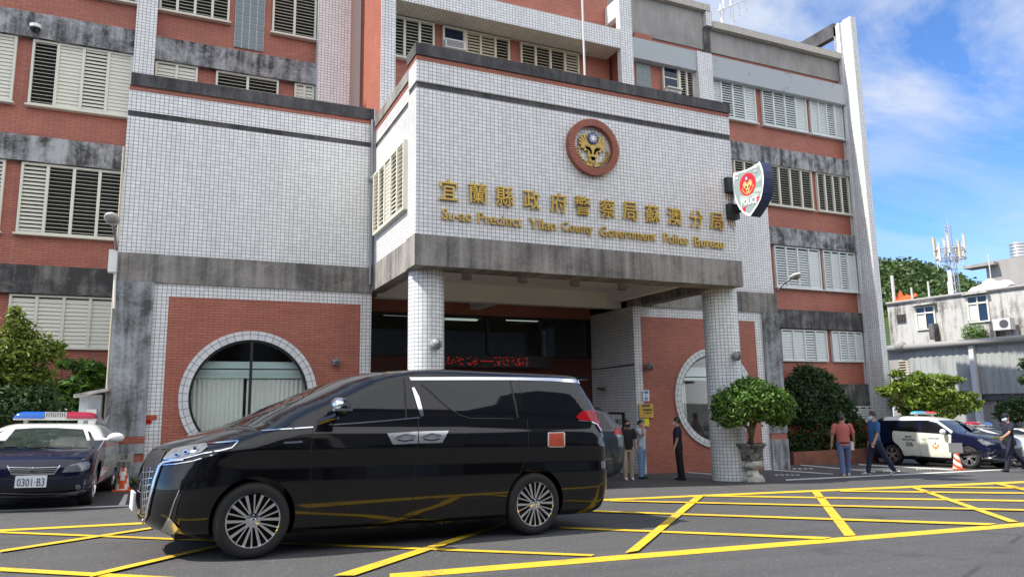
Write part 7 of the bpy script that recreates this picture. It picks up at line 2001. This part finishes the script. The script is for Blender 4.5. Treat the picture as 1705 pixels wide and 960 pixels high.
# wooded hill
hy = 125.0
sil = [(1380, 450), (1430, 442), (1466, 432), (1484, 430), (1510, 434), (1530, 437), (1550, 440), (1564, 452), (1580, 464), (1596, 462), (1606, 463), (1618, 472), (1640, 482), (1700, 500), (1800, 520)]
xsH = np.array([py(x, y, hy)[0] for x, y in sil]); zsH = np.array([py(x, y, hy)[2] for x, y in sil])
def hill_z(x, y):
    top = np.interp(x, xsH, zsH, left=zsH[0] - 2, right=zsH[-1]); t = (y - 80) / 45.0
    return gz(150, 80) + (top - 2.5 - gz(150, 80)) * max(0, min(1, t)) ** .8 if y < hy else top - 2.5 - (y - hy) * .3
m = MB(); m.grid([[(x, y, hill_z(x, y)) for x in np.linspace(xsH[0] - 25, xsH[-1] + 40, 60)] for y in np.linspace(79, 200, 34)])
structure(m.build('hill', 'leaf_hill', None, smooth=True, uv=False))
m = MB(); rg = np.random.default_rng(77); bl = []
for k in range(900):
    x, y = rg.uniform(xsH[0], xsH[-2]), 88 + 39 * rg.random() ** .7; r_ = rg.uniform(1.4, 3.0); bl.append((x, y, hill_z(x, y) + r_ * .35, r_ * 1.15, r_ * 1.15, r_ * rg.uniform(.8, 1.15)))
leaves(m, bl, 46000, 1.0, 78, .75, .5, .7)
w_ = crown('hill_forest', m, 'leaf_hill', None, loc=(float(xsH[5]), 110, 0)); structure(w_, 'stuff')
# houses on the other side of the road, which the van mirrors
for (x0, x1, y, hh, mt, lb, nw) in ((-30, -9.5, -9.5, 6.8, 'house_grey', 'grey row house across the road, mirrored darkly in the front of the black van', 5), (-9, 9, -10.2, 7.9, 'plaster_grey', 'shuttered shop house across the road, mirrored in the middle of the black van', 4), (9.5, 34, -9.0, 11.1, 'house_grey', 'tall row house across the road, mirrored in the rear of the black van', 6)):
    z0 = gz((x0 + x1) / 2, y); o = thing('row_house', lb, 'house', ((x0 + x1) / 2, y, z0), group='row houses across the road')
    m = MB(); m.box(x0, x1, y - 9, y, z0 - 1.5, z0 + hh); m.build('wall', mt, o)
    m = MB(); m.box(x0, x1, y, y + 1.6, z0 + 3.0, z0 + 3.18); m.box(x0 - .1, x1 + .1, y - 9, y + .3, z0 + hh, z0 + hh + .35); m.build('canopy', 'dark_grey', o)
    if hh > 11:
        m = MB(); pk = x0 + 13.0; m.prism([(x0 + 2, y - .5, z0 + hh - 3), (x1, y - .5, z0 + hh - 3), (x1, y - .5, z0 + hh + 1), (pk, y - .5, z0 + hh + 5.5)], (0, -7, 0)); m.build('roof', 'dark_grey', o)
    w = (x1 - x0) / nw
    for k in range(nw):
        a = x0 + w * k + w * .14; m = MB(); m.box(a, a + w * .72, y, y + .05, z0 + .3, z0 + 2.7); m.build('shop_front', 'dark_void' if k % 2 else 'light_grey', o, uv=False)
        m = MB(); m.box(a + .3, a + w * .6, y, y + .06, z0 + 3.7, z0 + min(hh - .5, 5.0)); m.build('window', 'tint_glass', o, uv=False)
